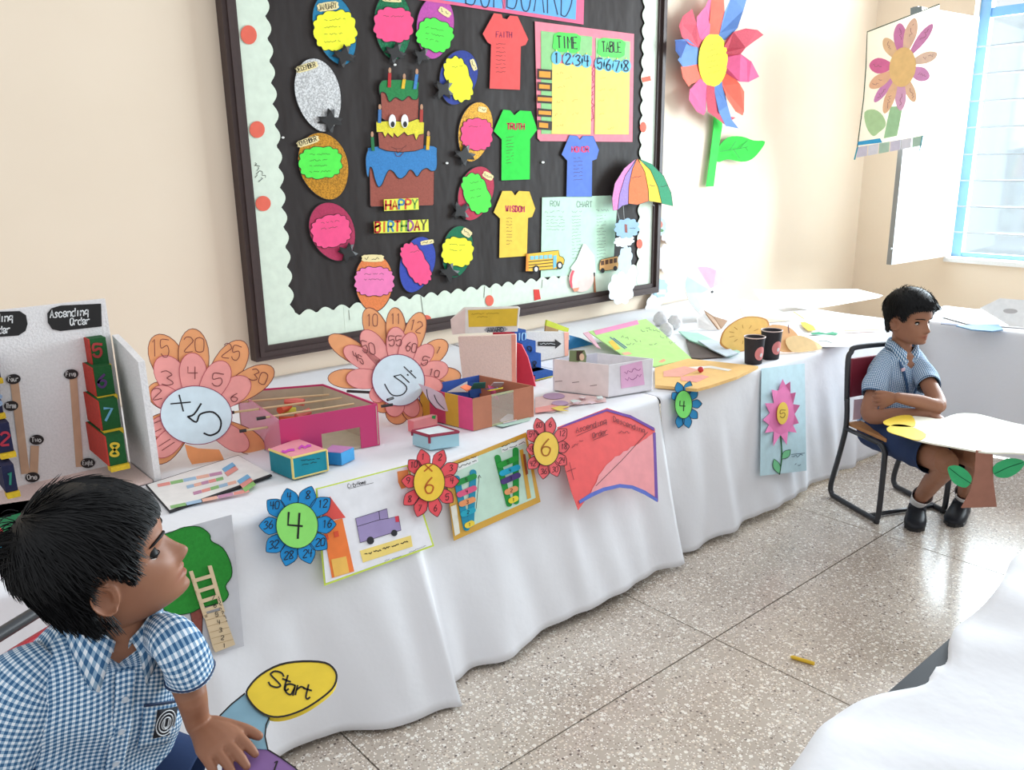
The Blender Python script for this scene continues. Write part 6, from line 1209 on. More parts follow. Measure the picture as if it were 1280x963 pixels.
def hair(fr, parent, hairline, thick, nstr, length, whorl=(-.05, .0, .108), lift=.10, seedv=3, extra=None, part=0., jag=.004, rad=.0009):
    rng = np.random.default_rng(seedv)
    nc, us = 110, np.linspace(-.070, .1175, 64); V = []; ok = []
    for u in us:
        for k in range(nc):
            th = 2*math.pi*k/nc; p = head_pt(th, u); hl = hairline(p[0]); e = u-hl; t = thick(p)*min(1, max(.12, .25+e/.03)); q = head_pt(th, u, t); V.append(fr.w(q)); ok.append(e > -.002+jag*math.sin(k*2.7))
    Fc = []
    for i in range(len(us)-1):
        for k in range(nc):
            a = (i*nc+k, i*nc+(k+1) % nc, (i+1)*nc+(k+1) % nc, (i+1)*nc+k)
            if all(ok[j] for j in a): Fc.append(a)
    n0 = len(V); V.append(fr.w((-.008, 0, .118+thick((0, 0, .12))))); Fc += [((len(us)-1)*nc+k, (len(us)-1)*nc+(k+1) % nc, n0) for k in range(nc)]
    cap = mk('hair', V, Fc, HAIR, parent, True)
    b = B(); cnt = 0; W0 = np.array(whorl)
    while cnt < nstr:
        th = rng.uniform(0, 2*math.pi); u = rng.uniform(-.06, .117)
        p = head_pt(th, u)
        if u < hairline(p[0])+.002: continue
        t0 = thick(p); q0 = head_pt(th, u, t0*.9); nrm = unit(head_pt(th, u, .02)-p)
        fl = unit((p-W0)+1e-5); fl = fl-nrm*(fl@nrm); fl = unit(fl+np.array([.0, 0, -.55 if u < .09 else -.1])); fl = unit(fl-nrm*(fl@nrm)); L_ = min(length*rng.uniform(.55, 1.15), .005+.95*max(0, u-hairline(p[0]))); side = np.cross(nrm, fl); pts = []
        j1 = rng.normal(0, .12); lf = lift*rng.uniform(.2, 1.5)
        for s_ in range(5):
            t = s_/4; pts.append(q0+fl*L_*t+side*L_*j1*t*t+nrm*(L_*lf*math.sin(t*2.2)*.6+.0015)-nrm*L_*.12*t*t*(1 if u > .02 else .3))
        # keep the strand outside the head
        pts = [fr.w(p_) for p_ in pts]; b.tube(pts, [rad, rad*1.1, rad, rad*.7, rad*.2], 3, False); cnt += 1
    if extra:
        for pts in extra(rng): b.tube([fr.w(p_) for p_ in pts], [rad, rad, rad*.8, rad*.55, rad*.15][:len(pts)], 3, False)
    st = b.build('hair_strands', HAIR, cap); st['kind'] = 'stuff'; return cap
def eyes(fr, parent, gaze=(1, 0, -.1), lid=.45, brow=.0026, lowlid=.42):
    for sgn in (1, -1):
        c = np.array([.0590, sgn*.0300, .011]); r = .0108
        def sph(cc, rr, nu=14, nv=20):
            V = []; Fc = []
            for i in range(nu+1):
                for j in range(nv): a = math.pi*i/nu; q = 2*math.pi*j/nv; V.append(fr.w(cc+rr*np.array([math.cos(a), math.sin(a)*math.cos(q), math.sin(a)*math.sin(q)])))
            for i in range(nu):
                for j in range(nv): Fc.append((i*nv+j, i*nv+(j+1) % nv, (i+1)*nv+(j+1) % nv, (i+1)*nv+j))
            return V, Fc
        V, Fc = sph(c, r); e = mk('eye', V, Fc, M((232, 226, 220), 'plastic', .2), parent, True); fixn(e)
        gz = unit(gaze); a1 = unit(np.cross(gz, [0, 0, 1.])); a2 = np.cross(a1, gz); rings = []
        for q in (0, .35, .6): rings.append([fr.w(c+(r+.0004)*(gz*math.cos(q)+math.sin(q)*(a1*math.cos(t)+a2*math.sin(t)))) for t in np.linspace(0, 6.283, 18, endpoint=False)])
        B().loft(rings).build('iris', M((36, 24, 20), 'plastic', .15), e, True, fix=True)
        # lids: bands over the ball, and lash line
        def lidpts(el, rr): return [c+rr*np.array([math.cos(el(a))*math.cos(a), math.cos(el(a))*math.sin(a), math.sin(el(a))]) for a in np.linspace(-1.5, 1.5, 17)]
        up = lidpts(lambda a: (lid)*max(0, math.cos(a*1.04)), r+.0011); top = lidpts(lambda a: 1.25, r+.0016); mid_ = lidpts(lambda a: .5*(lid*max(0, math.cos(a*1.04))+1.25), r+.0018)
        B().loft([[fr.w(p) for p in q] for q in (up, mid_, top)], close=False).build('upper_eyelid', fr.skin, e, True)
        lo_ = lidpts(lambda a: -lowlid*max(0, math.cos(a*1.04)), r+.0008); bt = lidpts(lambda a: -1.2, r+.0012); B().loft([[fr.w(p) for p in q] for q in (lo_, bt)], close=False).build('lower_eyelid', fr.skin, e, True)
        B().tube([fr.w(p+np.array([.0012, 0, -.0003])) for p in up], [.0003]+[.0008]*15+[.0003], 5).build('lashes', HAIR, e)
        bw = []
        for q in np.linspace(0, 1, 10): y = sgn*(.013+.036*q); u = .0275+.0055*math.sin(q*2.2)-.003*q; th = math.atan2(y/.07, 1); best = min(np.linspace(0, 1.5, 120), key=lambda t: abs(head_pt(sgn*t, u)[1]-y)); p = head_pt(sgn*best, u); bw.append(fr.w(p+np.array([.0012, 0, 0])))
        B().tube(bw, [.0010]+[brow]*5+[brow*.85]*3+[.0006], 6).build('eyebrow', HAIR, parent, True)
def lips_tint(fr, base=(1, 1, 1)):
    def f(P):
        x, y, u = fr.loc(P); t = np.array([1., 1., 1.])
        if x > .05:
            k = g1(u+.0445, .0085)*g1(y, .021); t = t*(1-k)+t*np.array([1.0, .66, .66])*k
            ml = g1(u+.0450, .0016)*g1(y, .021); t *= 1-.45*ml
            ck = g1(u+.015, .02)*(g1(y-.04, .018)+g1(y+.04, .018)); t = t*(1-.12*ck)+t*np.array([1.06, .95, .92])*.12*ck
            nsx = g1(u+.0265, .003)*(g1(y-.007, .0032)+g1(y+.007, .0032)); t *= 1-.55*min(1, nsx)
        return tuple(t)
    return f
# ---- shirt: rings down the trunk in a body frame (left, front, up) at the neck base
class BodyF:
    def __init__(s, o, yaw, lean_f=0., lean_l=0., k=1.):
        s.o = np.asarray(o, float); s.k = k; up = unit(np.array([0, 0, 1.])+yawv(yaw)*math.tan(math.radians(lean_f))+yawv(yaw+90)*math.tan(math.radians(lean_l))); s.u = up
        s.l = unit(yawv(yaw+90)-up*(yawv(yaw+90)@up)); s.f = np.cross(s.l, up)
    def w(s, l, f, u): return s.o+s.k*(l*s.l+f*s.f+u*s.u)
TOR = [(.004, .050, .046, .046), (-.006, .066, .053, .052), (-.020, .094, .060, .058), (-.036, .116, .066, .063), (-.056, .129, .073, .067), (-.085, .132, .082, .072), (-.13, .131, .088, .076), (-.19, .128, .089, .079), (-.25, .127, .091, .083), (-.31, .130, .096, .088), (-.35, .134, .100, .092)]
def trunk(bf, name, mat, parent, waves=1., n=72, nrow=44, end=-.35, sdrop=.030, vdip=.030):
    us = np.linspace(.004, end, nrow); D = np.array([t[0] for t in TOR])[::-1]; rings = []; uv = []
    for u in us:
        w, f, b_ = (float(np.interp(u, D, np.array([t[k] for t in TOR])[::-1])) for k in (1, 2, 3)); ring = []
        for k in range(n):
            a = 2*math.pi*k/n; c, s = math.cos(a), math.sin(a); l = w*math.copysign(abs(c)**.85, c); ff = (f if s > 0 else b_)*math.copysign(abs(s)**.9, s)
            drop = -sdrop*(abs(l)/.13)**1.6*(1 if u > -.1 else max(0, 1+(u+.1)/.1))
            wv = waves*(.0035*math.sin(l*70+u*25)*(1 if u < -.06 else 0)+.0045*math.sin(u*46+l*22+1.3)*min(1, max(0, -u*9)))
            nn = np.array([c, s]); dip = vdip*max(0, s)**4*max(0, 1-abs(l)/.06)*max(0, 1-(.004-u)/.05); ring.append(bf.w(l+wv*c, ff+wv*s, u+drop-dip)); uv.append((bf.k*l*1.04, bf.k*(u+drop*.6-.85*ff if s > 0 else u+drop*.6+.85*ff)))
        rings.append(ring)
    b = B().loft(rings); return mk(name, b.V, b.F, mat, parent, True, uv)
def sleeve(pts, rad, mat, parent, name='sleeve', n=28, sub=8, flat_=1., fold=.0025, uvk=1., hem=None):
    P = catmull(pts, sub); R = [r[0] for r in catmull([(r, 0, 0) for r in rad], sub)]; b = B(); b.tube(P, R, n, False); V = [np.array(v) for v in b.V]; uv = []; acc = 0
    for i in range(len(P)):
        if i: acc += np.linalg.norm(np.subtract(P[i], P[i-1]))
        for k in range(n):
            a = 2*math.pi*k/n; uv.append((a*rad[len(rad)//2]*uvk, acc*uvk)); j = i*n+k; nn = unit(V[j]-P[i]); V[j] = V[j]+nn*fold*math.sin(3*a+acc*60+1)*(.5+.5*i/len(P))
    o = mk(name, V, b.F, mat, parent, True, uv); s = o.modifiers.new('t', 'SOLIDIFY'); s.thickness = .0015
    if hem is not None:
        m = int(len(P)*hem); ring = V[m*n:(m+1)*n]; B().tube([v+unit(v-np.array(P[m]))*.0006 for v in ring]+[ring[0]], .0016, 5).build('hem_piping', NAVYL, o)
    return o
def collar(bf, mat, parent, zc=.012, spread=1., flap=.062, rn=.050):
    """stand-and-fall collar: a strip round the neck, its outer edge drawn down into two front points"""
    n = 41; rows = [[], [], [], []]; uv = []
    for k in range(n):
        t = k/(n-1); a = math.radians(-82+344*t*1.0); a = math.radians(90+10+340*t)       # starts at the front, goes round the back
        c, s = math.cos(a), math.sin(a); dist = min(t, 1-t); frnt = max(0, 1-dist/.20)
        r0 = rn; z0 = zc-.034*frnt**1.3
        l0, f0 = r0*c*1.0, r0*s*.94
        rows[0].append(bf.w(l0, f0, z0-.012)); rows[1].append(bf.w(l0*1.05, f0*1.05, z0+.016-.010*frnt))
        out = .020+.016*frnt; dn = .010+.048*frnt**1.5
        sg = 1 if c > 0 else -1
        l2, f2 = l0*(1+.30)+sg*.020*frnt*spread, f0*(1.26)+.010*frnt
        rows[2].append(bf.w((l0*1.14+l2)/2, (f0*1.14+f2)/2+.004, z0+.008-.010*frnt-dn*.25)); rows[3].append(bf.w(l2, f2+.006*frnt, z0-.012-dn*.9))
    V = [v for r in rows for v in r]; Fc = [(i*n+k, i*n+k+1, (i+1)*n+k+1, (i+1)*n+k) for i in range(3) for k in range(n-1)]
    uv = [(bf.k*k*.0075, bf.k*i*.018) for i in range(4) for k in range(n)]
    o = mk('collar', V, Fc, mat, parent, True, uv); s = o.modifiers.new('t', 'SOLIDIFY'); s.thickness = .0022; return o

# ---- tube-framed school chair
TUBE = M((44, 46, 52), 'metal'); MAROON = M((142, 36, 52), 'plastic', .4)
def chair(label, o, yaw, seat_z=.36, top=.66, w=.34, dpt=.33, panel=(142, 36, 52), paper=False):
    f = yawv(yaw); l = yawv(yaw+90); o = np.asarray(o, float); t = thing('school_chair', label, 'chair', o)
    P = lambda a, b, z: o+l*a+f*b+UP*z
    for sg in (1, -1):
        a = sg*w/2
        pts = [P(a, dpt*.40, seat_z-.012), P(a, dpt*.50, seat_z-.03), P(a, dpt*.53, seat_z-.07), P(a, dpt*.53, .06), P(a, dpt*.50, .018), P(a, dpt*.42, .012), P(a, -dpt*.48, .012), P(a, -dpt*.60, .018), P(a, -dpt*.64, .06), P(a, -dpt*.50, seat_z*.6), P(a, -dpt*.40, seat_z), P(a, -dpt*.44, seat_z+.12)]
        B().tube(catmull(pts, 4), .0115, 8).build('side_frame', TUBE, t, True)
        B().tube([P(a, dpt*.42, seat_z-.012), P(a, -dpt*.40, seat_z-.012)], .010, 8).build('seat_rail', TUBE, t, True)
        B().tube([P(a, dpt*.5, .0), P(a, dpt*.5, .014)], .012, 8).build('foot', M((24, 24, 26), 'plastic'), t)
    back = [P(w/2, -dpt*.44, seat_z+.11), P(w/2, -dpt*.50, top-.06), P(w/2-.015, -dpt*.515, top-.02), P(w/2-.05, -dpt*.52, top), P(-w/2+.05, -dpt*.52, top), P(-w/2+.015, -dpt*.515, top-.02), P(-w/2, -dpt*.50, top-.06), P(-w/2, -dpt*.44, seat_z+.11)]
    B().tube(catmull(back, 5), .0115, 8).build('back_frame', TUBE, t, True)
    for z in (.012,): B().tube([P(-w/2, dpt*.3, z), P(w/2, dpt*.3, z)], .009, 8).build('cross_bar', TUBE, t, True)
    # curved back panel
    rows = []
    for z in (seat_z+.12, seat_z+.125, top-.055, top-.05):
        rows.append([P((-w/2+.008)+(w-.016)*k/12, -dpt*(.47+.03*(z-seat_z-.12)/.15)-.018*math.sin(math.pi*k/12), z) for k in range(13)])
    V = [v for r in rows for v in r]; o_ = mk('back_panel', V, [(i*13+k, i*13+k+1, (i+1)*13+k+1, (i+1)*13+k) for i in range(3) for k in range(12)], M(panel, 'plastic', .4), t, True); s = o_.modifiers.new('t', 'SOLIDIFY'); s.thickness = .012
    q = [P(w/2-.01, dpt*.48, seat_z), P(-w/2+.01, dpt*.48, seat_z), P(-w/2+.01, -dpt*.42, seat_z), P(w/2-.01, -dpt*.42, seat_z)]
    B().slab(q, UP, .014).build('seat', M((196, 140, 90), 'wood'), t, fix=True)
    if paper: B().slab([P(w/2-.04, -dpt*.43, seat_z+.02), P(-w/2+.04, -dpt*.43, seat_z+.02), P(-w/2+.04, -dpt*.45, seat_z+.11), P(w/2-.04, -dpt*.45, seat_z+.11)], -f, .002).build('paper_label', M((248, 214, 226)), t, fix=True)
    return t
# ================================================================== boy at the game board
SK1 = skinmat((156, 108, 84), 'skin_near')
nearP = pd(137, 745, 1.09)
HD = 1.0
fr1 = Frame((0, 0, 0), -15, 15, 4, HD); fr1.o = nearP+fr1.l*.070*HD; fr1.skin = SK1
neck = fr1.w((-.022, 0, -.105))
bf1 = BodyF(neck+np.array([-.010, 0, .040]), -88, 12, 12, .97)
p1 = thing('person', 'boy in blue gingham shirt in profile with one hand on the game board', 'person', (neck[0], neck[1], .40))
Lsh = bf1.w(.095, .0, -.062); Rsh = bf1.w(-.095, 0, -.065)
elb = pd(238, 866, 1.150); wri = pd(248, 908, 1.175)
BZ = .715                                             # height of the game board
hk = atz(283, 934, BZ+.016)
dirh = unit(atz(338, 988, BZ+.010)-wri); 
parts = [([fr1.w(v) for v in head_mesh()[0]], head_mesh()[1])]
for sg in (1, -1): V, Fc = ear_mesh(sg, .88); parts.append(([fr1.w(v) for v in V], Fc))
parts.append(limb([fr1.w((-.020, 0, -.030)), fr1.w((-.022, 0, -.065)), neck, bf1.w(0, .004, -.045), bf1.w(0, .006, -.09)], [.044, .042, .043, .047, .058], 24))
parts.append(limb([Lsh, Lsh*.55+elb*.45+bf1.f*.01, elb, elb*.45+wri*.55, wri], [.026, .026, .0215, .0185, .0165], 20))
nrm = unit(np.array([-.10, -.1, 1.])); sd = np.cross(dirh, nrm); sd = -sd if sd@yawv(90) < 0 else sd
parts += hand_parts(wri, dirh, nrm, sd, 1.08, (.16, .2, .14), .07, .5)
Relb = bf1.w(-.175, .035, -.20); parts.append(limb([Rsh, Rsh*.5+Relb*.5, Relb, bf1.w(-.12, .17, -.30)], [.028, .033, .032, .026], 16))
fuse('body', parts, .0021, SK1, p1, lips_tint(fr1), 4)
eyes(fr1, p1, (1, -.1, -.35), -.12, .0025, .42)
def hl1(f): return float(np.interp(f, [-.10, -.05, -.034, -.024, -.012, .008, .018, .026, .034, .045, .062, .085, .1], [-.066, -.064, -.058, -.010, .030, .030, .014, .000, .006, .038, .054, .057, .057]))
def th1(p): return .006+.012*max(0, min(1, (p[2]-.0)/.09))*(1 if p[0] < 0 else max(.15, 1-p[0]/.09))
def cow(rng):
    out = []
    for _ in range(150):
        a = rng.uniform(-.7, .7); st_ = np.array([-.072+rng.normal(0, .012), rng.normal(-.01, .022), .096+rng.normal(0, .012)]); d_ = unit(np.array([-1, a, .55+rng.normal(0, .35)])); L_ = rng.uniform(.025, .055)
        out.append([st_+d_*L_*t+np.array([0, 0, -.018*t*t]) for t in (0, .25, .5, .75, 1)])
    for _ in range(380):
        th = rng.uniform(-1.25, 1.25); u = rng.uniform(.068, .09); q = head_pt(th, u, .009); d_ = unit(np.array([.25, -.15*math.sin(th), -1])); L_ = min(rng.uniform(.014, .030), u-hl1(head_pt(th, u)[0])+.004)
        out.append([q+d_*L_*t-np.array([.010*t*t, 0, 0]) for t in (0, .3, .6, .85, 1)])
    for _ in range(300):
        th = math.pi+rng.uniform(-1.5, 1.5); u = rng.uniform(-.05, -.02); q = head_pt(th, u, .009); L_ = rng.uniform(.015, .026); out.append([q+np.array([.004*t, 0, -L_*t]) for t in (0, .3, .6, .85, 1)])
    return out
hair(fr1, p1, hl1, th1, 5200, .040, lift=.10, extra=cow, rad=.00085)
sh1 = trunk(bf1, 'shirt', GING, p1, sdrop=.050, vdip=.055)
sl_l = sleeve([bf1.w(.070, 0, -.050), pd(219, 803, 1.135), pd(240, 848, 1.145)], [.030, .0315, .0325], GING, sh1, hem=.9)
sleeve([bf1.w(-.068, -.002, -.055), bf1.w(-.110, .008, -.095), bf1.w(-.140, .03, -.19)], [.030, .053, .056], GING, sh1, hem=.92)
collar(bf1, GING, sh1, .016, 1.1, rn=.053)
def on_chest(l, u, off=.002):
    w, f = (float(np.interp(u, np.array([t[0] for t in TOR])[::-1], np.array([t[k] for t in TOR])[::-1])) for k in (1, 2)); c = min(.99, abs(l)/w)**(1/.85); s = math.sqrt(max(0, 1-c*c)); return bf1.w(l, f*s**.9+off, u-.050*(abs(l)/.13)**1.6)
def chest_strip(l0, l1, u0, u1, name, mat, off=.004, n=8):
    V = []; 
    for i in range(n+1):
        for j in range(7): V.append(on_chest(l0+(l1-l0)*j/6, u0+(u1-u0)*i/n, off))
    uv = [((l0+(l1-l0)*j/6)*1.04+.0044, (u0+(u1-u0)*i/n)-.05) for i in range(n+1) for j in range(7)]
    o = mk(name, V, [(i*7+j, i*7+j+1, (i+1)*7+j+1, (i+1)*7+j) for i in range(n) for j in range(6)], mat, sh1, True, uv); s = o.modifiers.new('t', 'SOLIDIFY'); s.thickness = .0015; return o
chest_strip(-.013, .013, -.045, -.34, 'placket', GING, .0045, 20)
pk_ = chest_strip(.030, .092, -.100, -.175, 'pocket', GING, .0045, 6); chest_strip(.029, .093, -.098, -.102, 'pocket_piping', NAVYL, .006, 1)
em = chest_strip(.052, .090, -.110, -.158, 'emblem', M((38, 40, 48)), .0062, 6)
for rr in (.019, .014, .009):
    B().tube([on_chest(.071+rr*.95*math.cos(a), -.134+rr*1.15*math.sin(a), .0082) for a in np.linspace(0, 6.283, 22)], .0009, 4).build('emblem_ring', M((225, 228, 232), 'ink'), em)
B().tube([on_chest(.071+x, -.134+y, .0086) for x, y in ((-.005, .008), (-.005, -.004), (-.001, -.008), (.004, -.005), (.004, .008))], .0014, 4).build('emblem_letter', M((225, 228, 232), 'ink'), em)
for u in (-.085, -.135, -.19): B().tube([on_chest(0, u, .0065), on_chest(0, u, .0085)], .0045, 12).build('button', M((210, 220, 232), 'plastic'), sh1)
0 and print('DBG', [proj(p) for p in (Lsh, Rsh, neck, bf1.w(0, .09, -.1), bf1.w(0, .09, -.2))])
# dark ring inside the collar
B().loft([[bf1.w(.047*math.cos(a), .043*math.sin(a), z) for a in np.linspace(0, 2*math.pi, 28, endpoint=False)] for z in (-.03, -.004)]).build('inner_ring', M((30, 30, 34), 'cloth'), p1, True)
# shorts
hipL = bf1.w(.065, -.01, -.33); hipR = bf1.w(-.065, -.01, -.33); kneeL = pd(238, 985, 1.30); fw = yawv(-88)
so = sleeve([hipL, (hipL+kneeL)/2+UP*.01, kneeL], [.075, .072, .066], NAVY, p1, 'shorts', fold=.002)
sleeve([hipR, hipR+fw*.12, hipR+fw*.25], [.075, .072, .066], NAVY, so, 'shorts_leg', fold=.002)
# chair
_P = pd(38, 772, 1.40); _cf = yawv(-58); _cl = yawv(32); _oc = _P-_cl*.03+_cf*.187
chair('chair with dark tube frame and red back behind the boy at the game board', np.array([_oc[0], _oc[1], 0]), -58, .36, float(_P[2]), .40, .36, (190, 30, 50))
# ---- game board
C1 = Zm(200, 780, .234375); PG = Plane((0, 0, BZ-.008), (0, 0, 1))
gbd = thing('game_board', 'painted path game board with a yellow Start disc under the hand', 'game board', atz(330, 930, BZ-.01))
st_ = flat('start_disc', catmull(C1((462, 380), (480, 330), (540, 270), (640, 218), (760, 200), (880, 208), (930, 245), (942, 290), (920, 345), (850, 405), (760, 460), (660, 494), (580, 492), (510, 450)), 3, True), PG, .0, M((238, 206, 62), 'card'), gbd, .008)
strokes('outline', [catmull(C1((462, 380), (480, 330), (540, 270), (640, 218), (760, 200), (880, 208), (930, 245), (942, 290), (920, 345), (850, 405), (760, 460), (660, 494), (580, 492), (510, 450)), 3, True)], PG, .0086, 2.4, INK, st_, closed=True)
for s_, p, u, v in (('S', (575, 325), (20, 6), (6, -18)), ('t', (640, 345), (13, 5), (5, -18)), ('a', (665, 365), (14, 5), (4, -18)), ('r', (722, 378), (11, 4), (4, -17)), ('t', (755, 392), (13, 4), (4, -17))): write(s_, C1(p)[0], u, v, PG, .0086, INK, st_, 2.2)
bl_ = flat('blue_square', C1((452, 372), (510, 452), (582, 502), (566, 540), (560, 600), (575, 670), (420, 662), (330, 620), (286, 545), (320, 490), (380, 430)), PG, -.001, M((138, 180, 200), 'card'), gbd, .007); strokes('outline', [C1((582, 502), (566, 540), (560, 600), (575, 670)), C1((286, 545), (320, 490), (380, 430), (452, 372))], PG, .0066, 1.8, INK, bl_)
for s_, p, u, v in (('1', (318, 608), (13, 1), (6, -16)), ('+', (368, 612), (14, 1), (4, -16)), ('2', (432, 628), (18, 1), (5, -18))): write(s_, C1(p)[0], u, v, PG, .0066, INK, bl_, 2.0)
pu_ = flat('purple_square', C1((420, 662), (575, 672), (640, 712), (720, 768), (800, 850), (500, 960), (330, 900), (330, 700)), PG, -.002, M((136, 100, 156), 'card'), gbd, .007); strokes('outline', [C1((575, 672), (640, 712), (720, 768), (800, 850))], PG, .0056, 1.8, INK, pu_); write('1', C1((585, 790))[0], (13, 1), (5, -14), PG, .0056, INK, pu_, 2.0)
# ================================================================== seated boy by the cross table
SK2 = skinmat((164, 116, 92), 'skin_far')
rr_, rf_ = atz(1040, 622, 0), atz(1100, 657, 0); ch_f = unit((rf_-rr_)*[1, 1, 0]); ch_yaw = math.degrees(math.atan2(ch_f[1], ch_f[0]))
dpt = np.linalg.norm(rf_-rr_)/1.17; wch = .34
cho = (rr_+rf_)/2+yawv(ch_yaw+90)*wch/2
chair('chair with dark tube frame and maroon back under the boy with folded arms', np.array([cho[0], cho[1], 0]), ch_yaw, .355, .695, wch, dpt, (142, 40, 56), True)
k2 = 1.0
earP = pd(1122, 405, 3.50); fr2 = Frame((0, 0, 0), -104, -2, 0, 1.02); fr2.o = earP+fr2.l*.068; fr2.skin = SK2
nk = fr2.w((-.020, 0, -.100)); bf2 = BodyF(nk+np.array([0, 0, -.006]), -114, 4, 0, 1.0)
p2 = thing('person', 'boy in blue gingham shirt and navy shorts seated with folded arms', 'person', (cho[0], cho[1], 0))
LS, RS = bf2.w(.094, 0, -.062), bf2.w(-.094, 0, -.062)
RE, RW = pd(1087, 519, 3.50), pd(1160, 518, 3.37); LE, LW = pd(1172, 507, 3.38), pd(1122, 497, 3.36)
hm, hF = head_mesh(); parts = [([fr2.w(v) for v in hm], hF)]
for sg in (1, -1): V, Fc = ear_mesh(sg, 1.0); parts.append(([fr2.w(v) for v in V], Fc))
parts.append(limb([fr2.w((-.02, 0, -.03)), fr2.w((-.022, 0, -.065)), nk, bf2.w(0, 0, -.04), bf2.w(0, 0, -.09)], [.043, .040, .042, .05, .07], 20))
parts.append(limb([RS, RS*.5+RE*.5, RE, RE*.5+RW*.5, RW], [.028, .033, .033, .029, .021], 16)); parts.append(limb([LS, LS*.5+LE*.5, LE, LE*.5+LW*.5, LW], [.028, .033, .033, .029, .021], 16))
camd = unit(CAM-LW)
parts += hand_parts(RW, pd(1188, 527, 3.36)-RW, UP*.8+camd*.5, camd*.5-UP*.1, 1.0, (.15, .2, .15), .1, .4); parts += hand_parts(LW, pd(1092, 505, 3.40)-LW, camd+UP*.3, UP, 1.0, (.2, .3, .3), .14, .5)
KR, KL = atz(1183, 578, .385), atz(1222, 572, .40); AR, AL = atz(1147, 628, .075), atz(1204, 622, .075)
hipR, hipL = bf2.w(-.065, .0, -.40), bf2.w(.065, .0, -.40)
parts.append(limb([hipR*.4+KR*.6, KR, KR*.5+AR*.5, AR], [.052, .042, .037, .026], 16)); parts.append(limb([hipL*.4+KL*.6, KL, KL*.5+AL*.5, AL], [.052, .042, .037, .026], 16))
parts.append(limb([bf2.w(0, 0, -.06), bf2.w(0, 0, -.2), bf2.w(0, 0, -.36)], [.075, .075, .08], 16)); parts.append(limb([bf2.w(0, 0, -.36), hipR*.5+KR*.5, KR], [.07, .05, .045], 14)); parts.append(limb([bf2.w(0, 0, -.36), hipL*.5+KL*.5, KL], [.07, .05, .045], 14))
fuse('body', parts, .0036, SK2, p2, lips_tint(fr2), 3)
eyes(fr2, p2, (1, .30, -.08), .30, .0024)
def hl2(f): return float(np.interp(f, [-.10, -.05, -.034, -.024, -.012, .008, .018, .028, .036, .05, .07, .1], [-.05, -.048, -.04, .005, .032, .032, .018, .012, .022, .048, .060, .062]))
def th2(p): return .010+.020*max(0, min(1, (p[2]-.02)/.09))
def fringe2(rng):
    out = []
    for _ in range(500):
        th = rng.uniform(-1.1, 1.1); u = rng.uniform(.075, .100); q = head_pt(th, u, .022); d_ = unit(np.array([.7, .3+rng.normal(0, .25), -.45])); L_ = rng.uniform(.02, .036); out.append([q+d_*L_*t-np.array([.012*t*t, 0, .010*t*t]) for t in (0, .3, .6, .85, 1)])
    for _ in range(260):
        th = rng.uniform(0, 6.28); u = rng.uniform(.09, .117); q = head_pt(th, u, .024); d_ = unit(np.array([.4*rng.normal(), .4*rng.normal(), .6])); L_ = rng.uniform(.008, .018); out.append([q+d_*L_*t for t in (0, .3, .6, .85, 1)])
    return out
hair(fr2, p2, hl2, th2, 2200, .032, lift=.16, extra=fringe2, seedv=5, rad=.0011)
sh2 = trunk(bf2, 'shirt', GING, p2, end=-.35)
sleeve([bf2.w(-.066, 0, -.040), RS*.6+RE*.4, RS*.38+RE*.62], [.034, .052, .050], GING, sh2, hem=.9); sleeve([bf2.w(.066, 0, -.040), LS*.6+LE*.4, LS*.40+LE*.60], [.034, .048, .046], GING, sh2, hem=.9)
collar(bf2, GING, sh2, .014, 1.25, rn=.052)
# lanyard
def onc(l, u, off): 
    w, f = (float(np.interp(u, np.array([t[0] for t in TOR])[::-1], np.array([t[k] for t in TOR])[::-1])) for k in (1, 2)); c = min(.99, abs(l)/w)**(1/.85); s = math.sqrt(max(0, 1-c*c)); return bf2.w(l, f*s**.9+off, u-.030*(abs(l)/.13)**1.6)
ly = thing('lanyard', 'dark blue school lanyard with a pink clip on the seated boy', 'lanyard', bf2.w(0, .09, -.2))
for sg in (-1, 1):
    mid = [onc(sg*(.060-.052*t), -.035-.175*t, .012) for t in np.linspace(0, 1, 12)]
    V = [p-bf2.l*.0065 for p in mid]+[p+bf2.l*.0065 for p in mid]; o = mk('strap', V, [(i, i+1, 12+i+1, 12+i) for i in range(11)], M((60, 88, 124), 'cloth'), ly, True); s = o.modifiers.new('t', 'SOLIDIFY'); s.thickness = .0015
p_ = onc(-.050, -.068, .014); B().box(p_-np.array([.011, .003, .006]), p_+np.array([.011, .003, .006])).build('clip', M((240, 200, 210), 'plastic'), ly)
V = [onc(.035+.055*j/4, -.115-.055*i/4, .006) for i in range(5) for j in range(5)]; o = mk('pocket', V, [(i*5+j, i*5+j+1, (i+1)*5+j+1, (i+1)*5+j) for i in range(4) for j in range(4)], GING, sh2, True, [((.035+.055*j/4)*1.04, -.115-.055*i/4) for i in range(5) for j in range(5)])
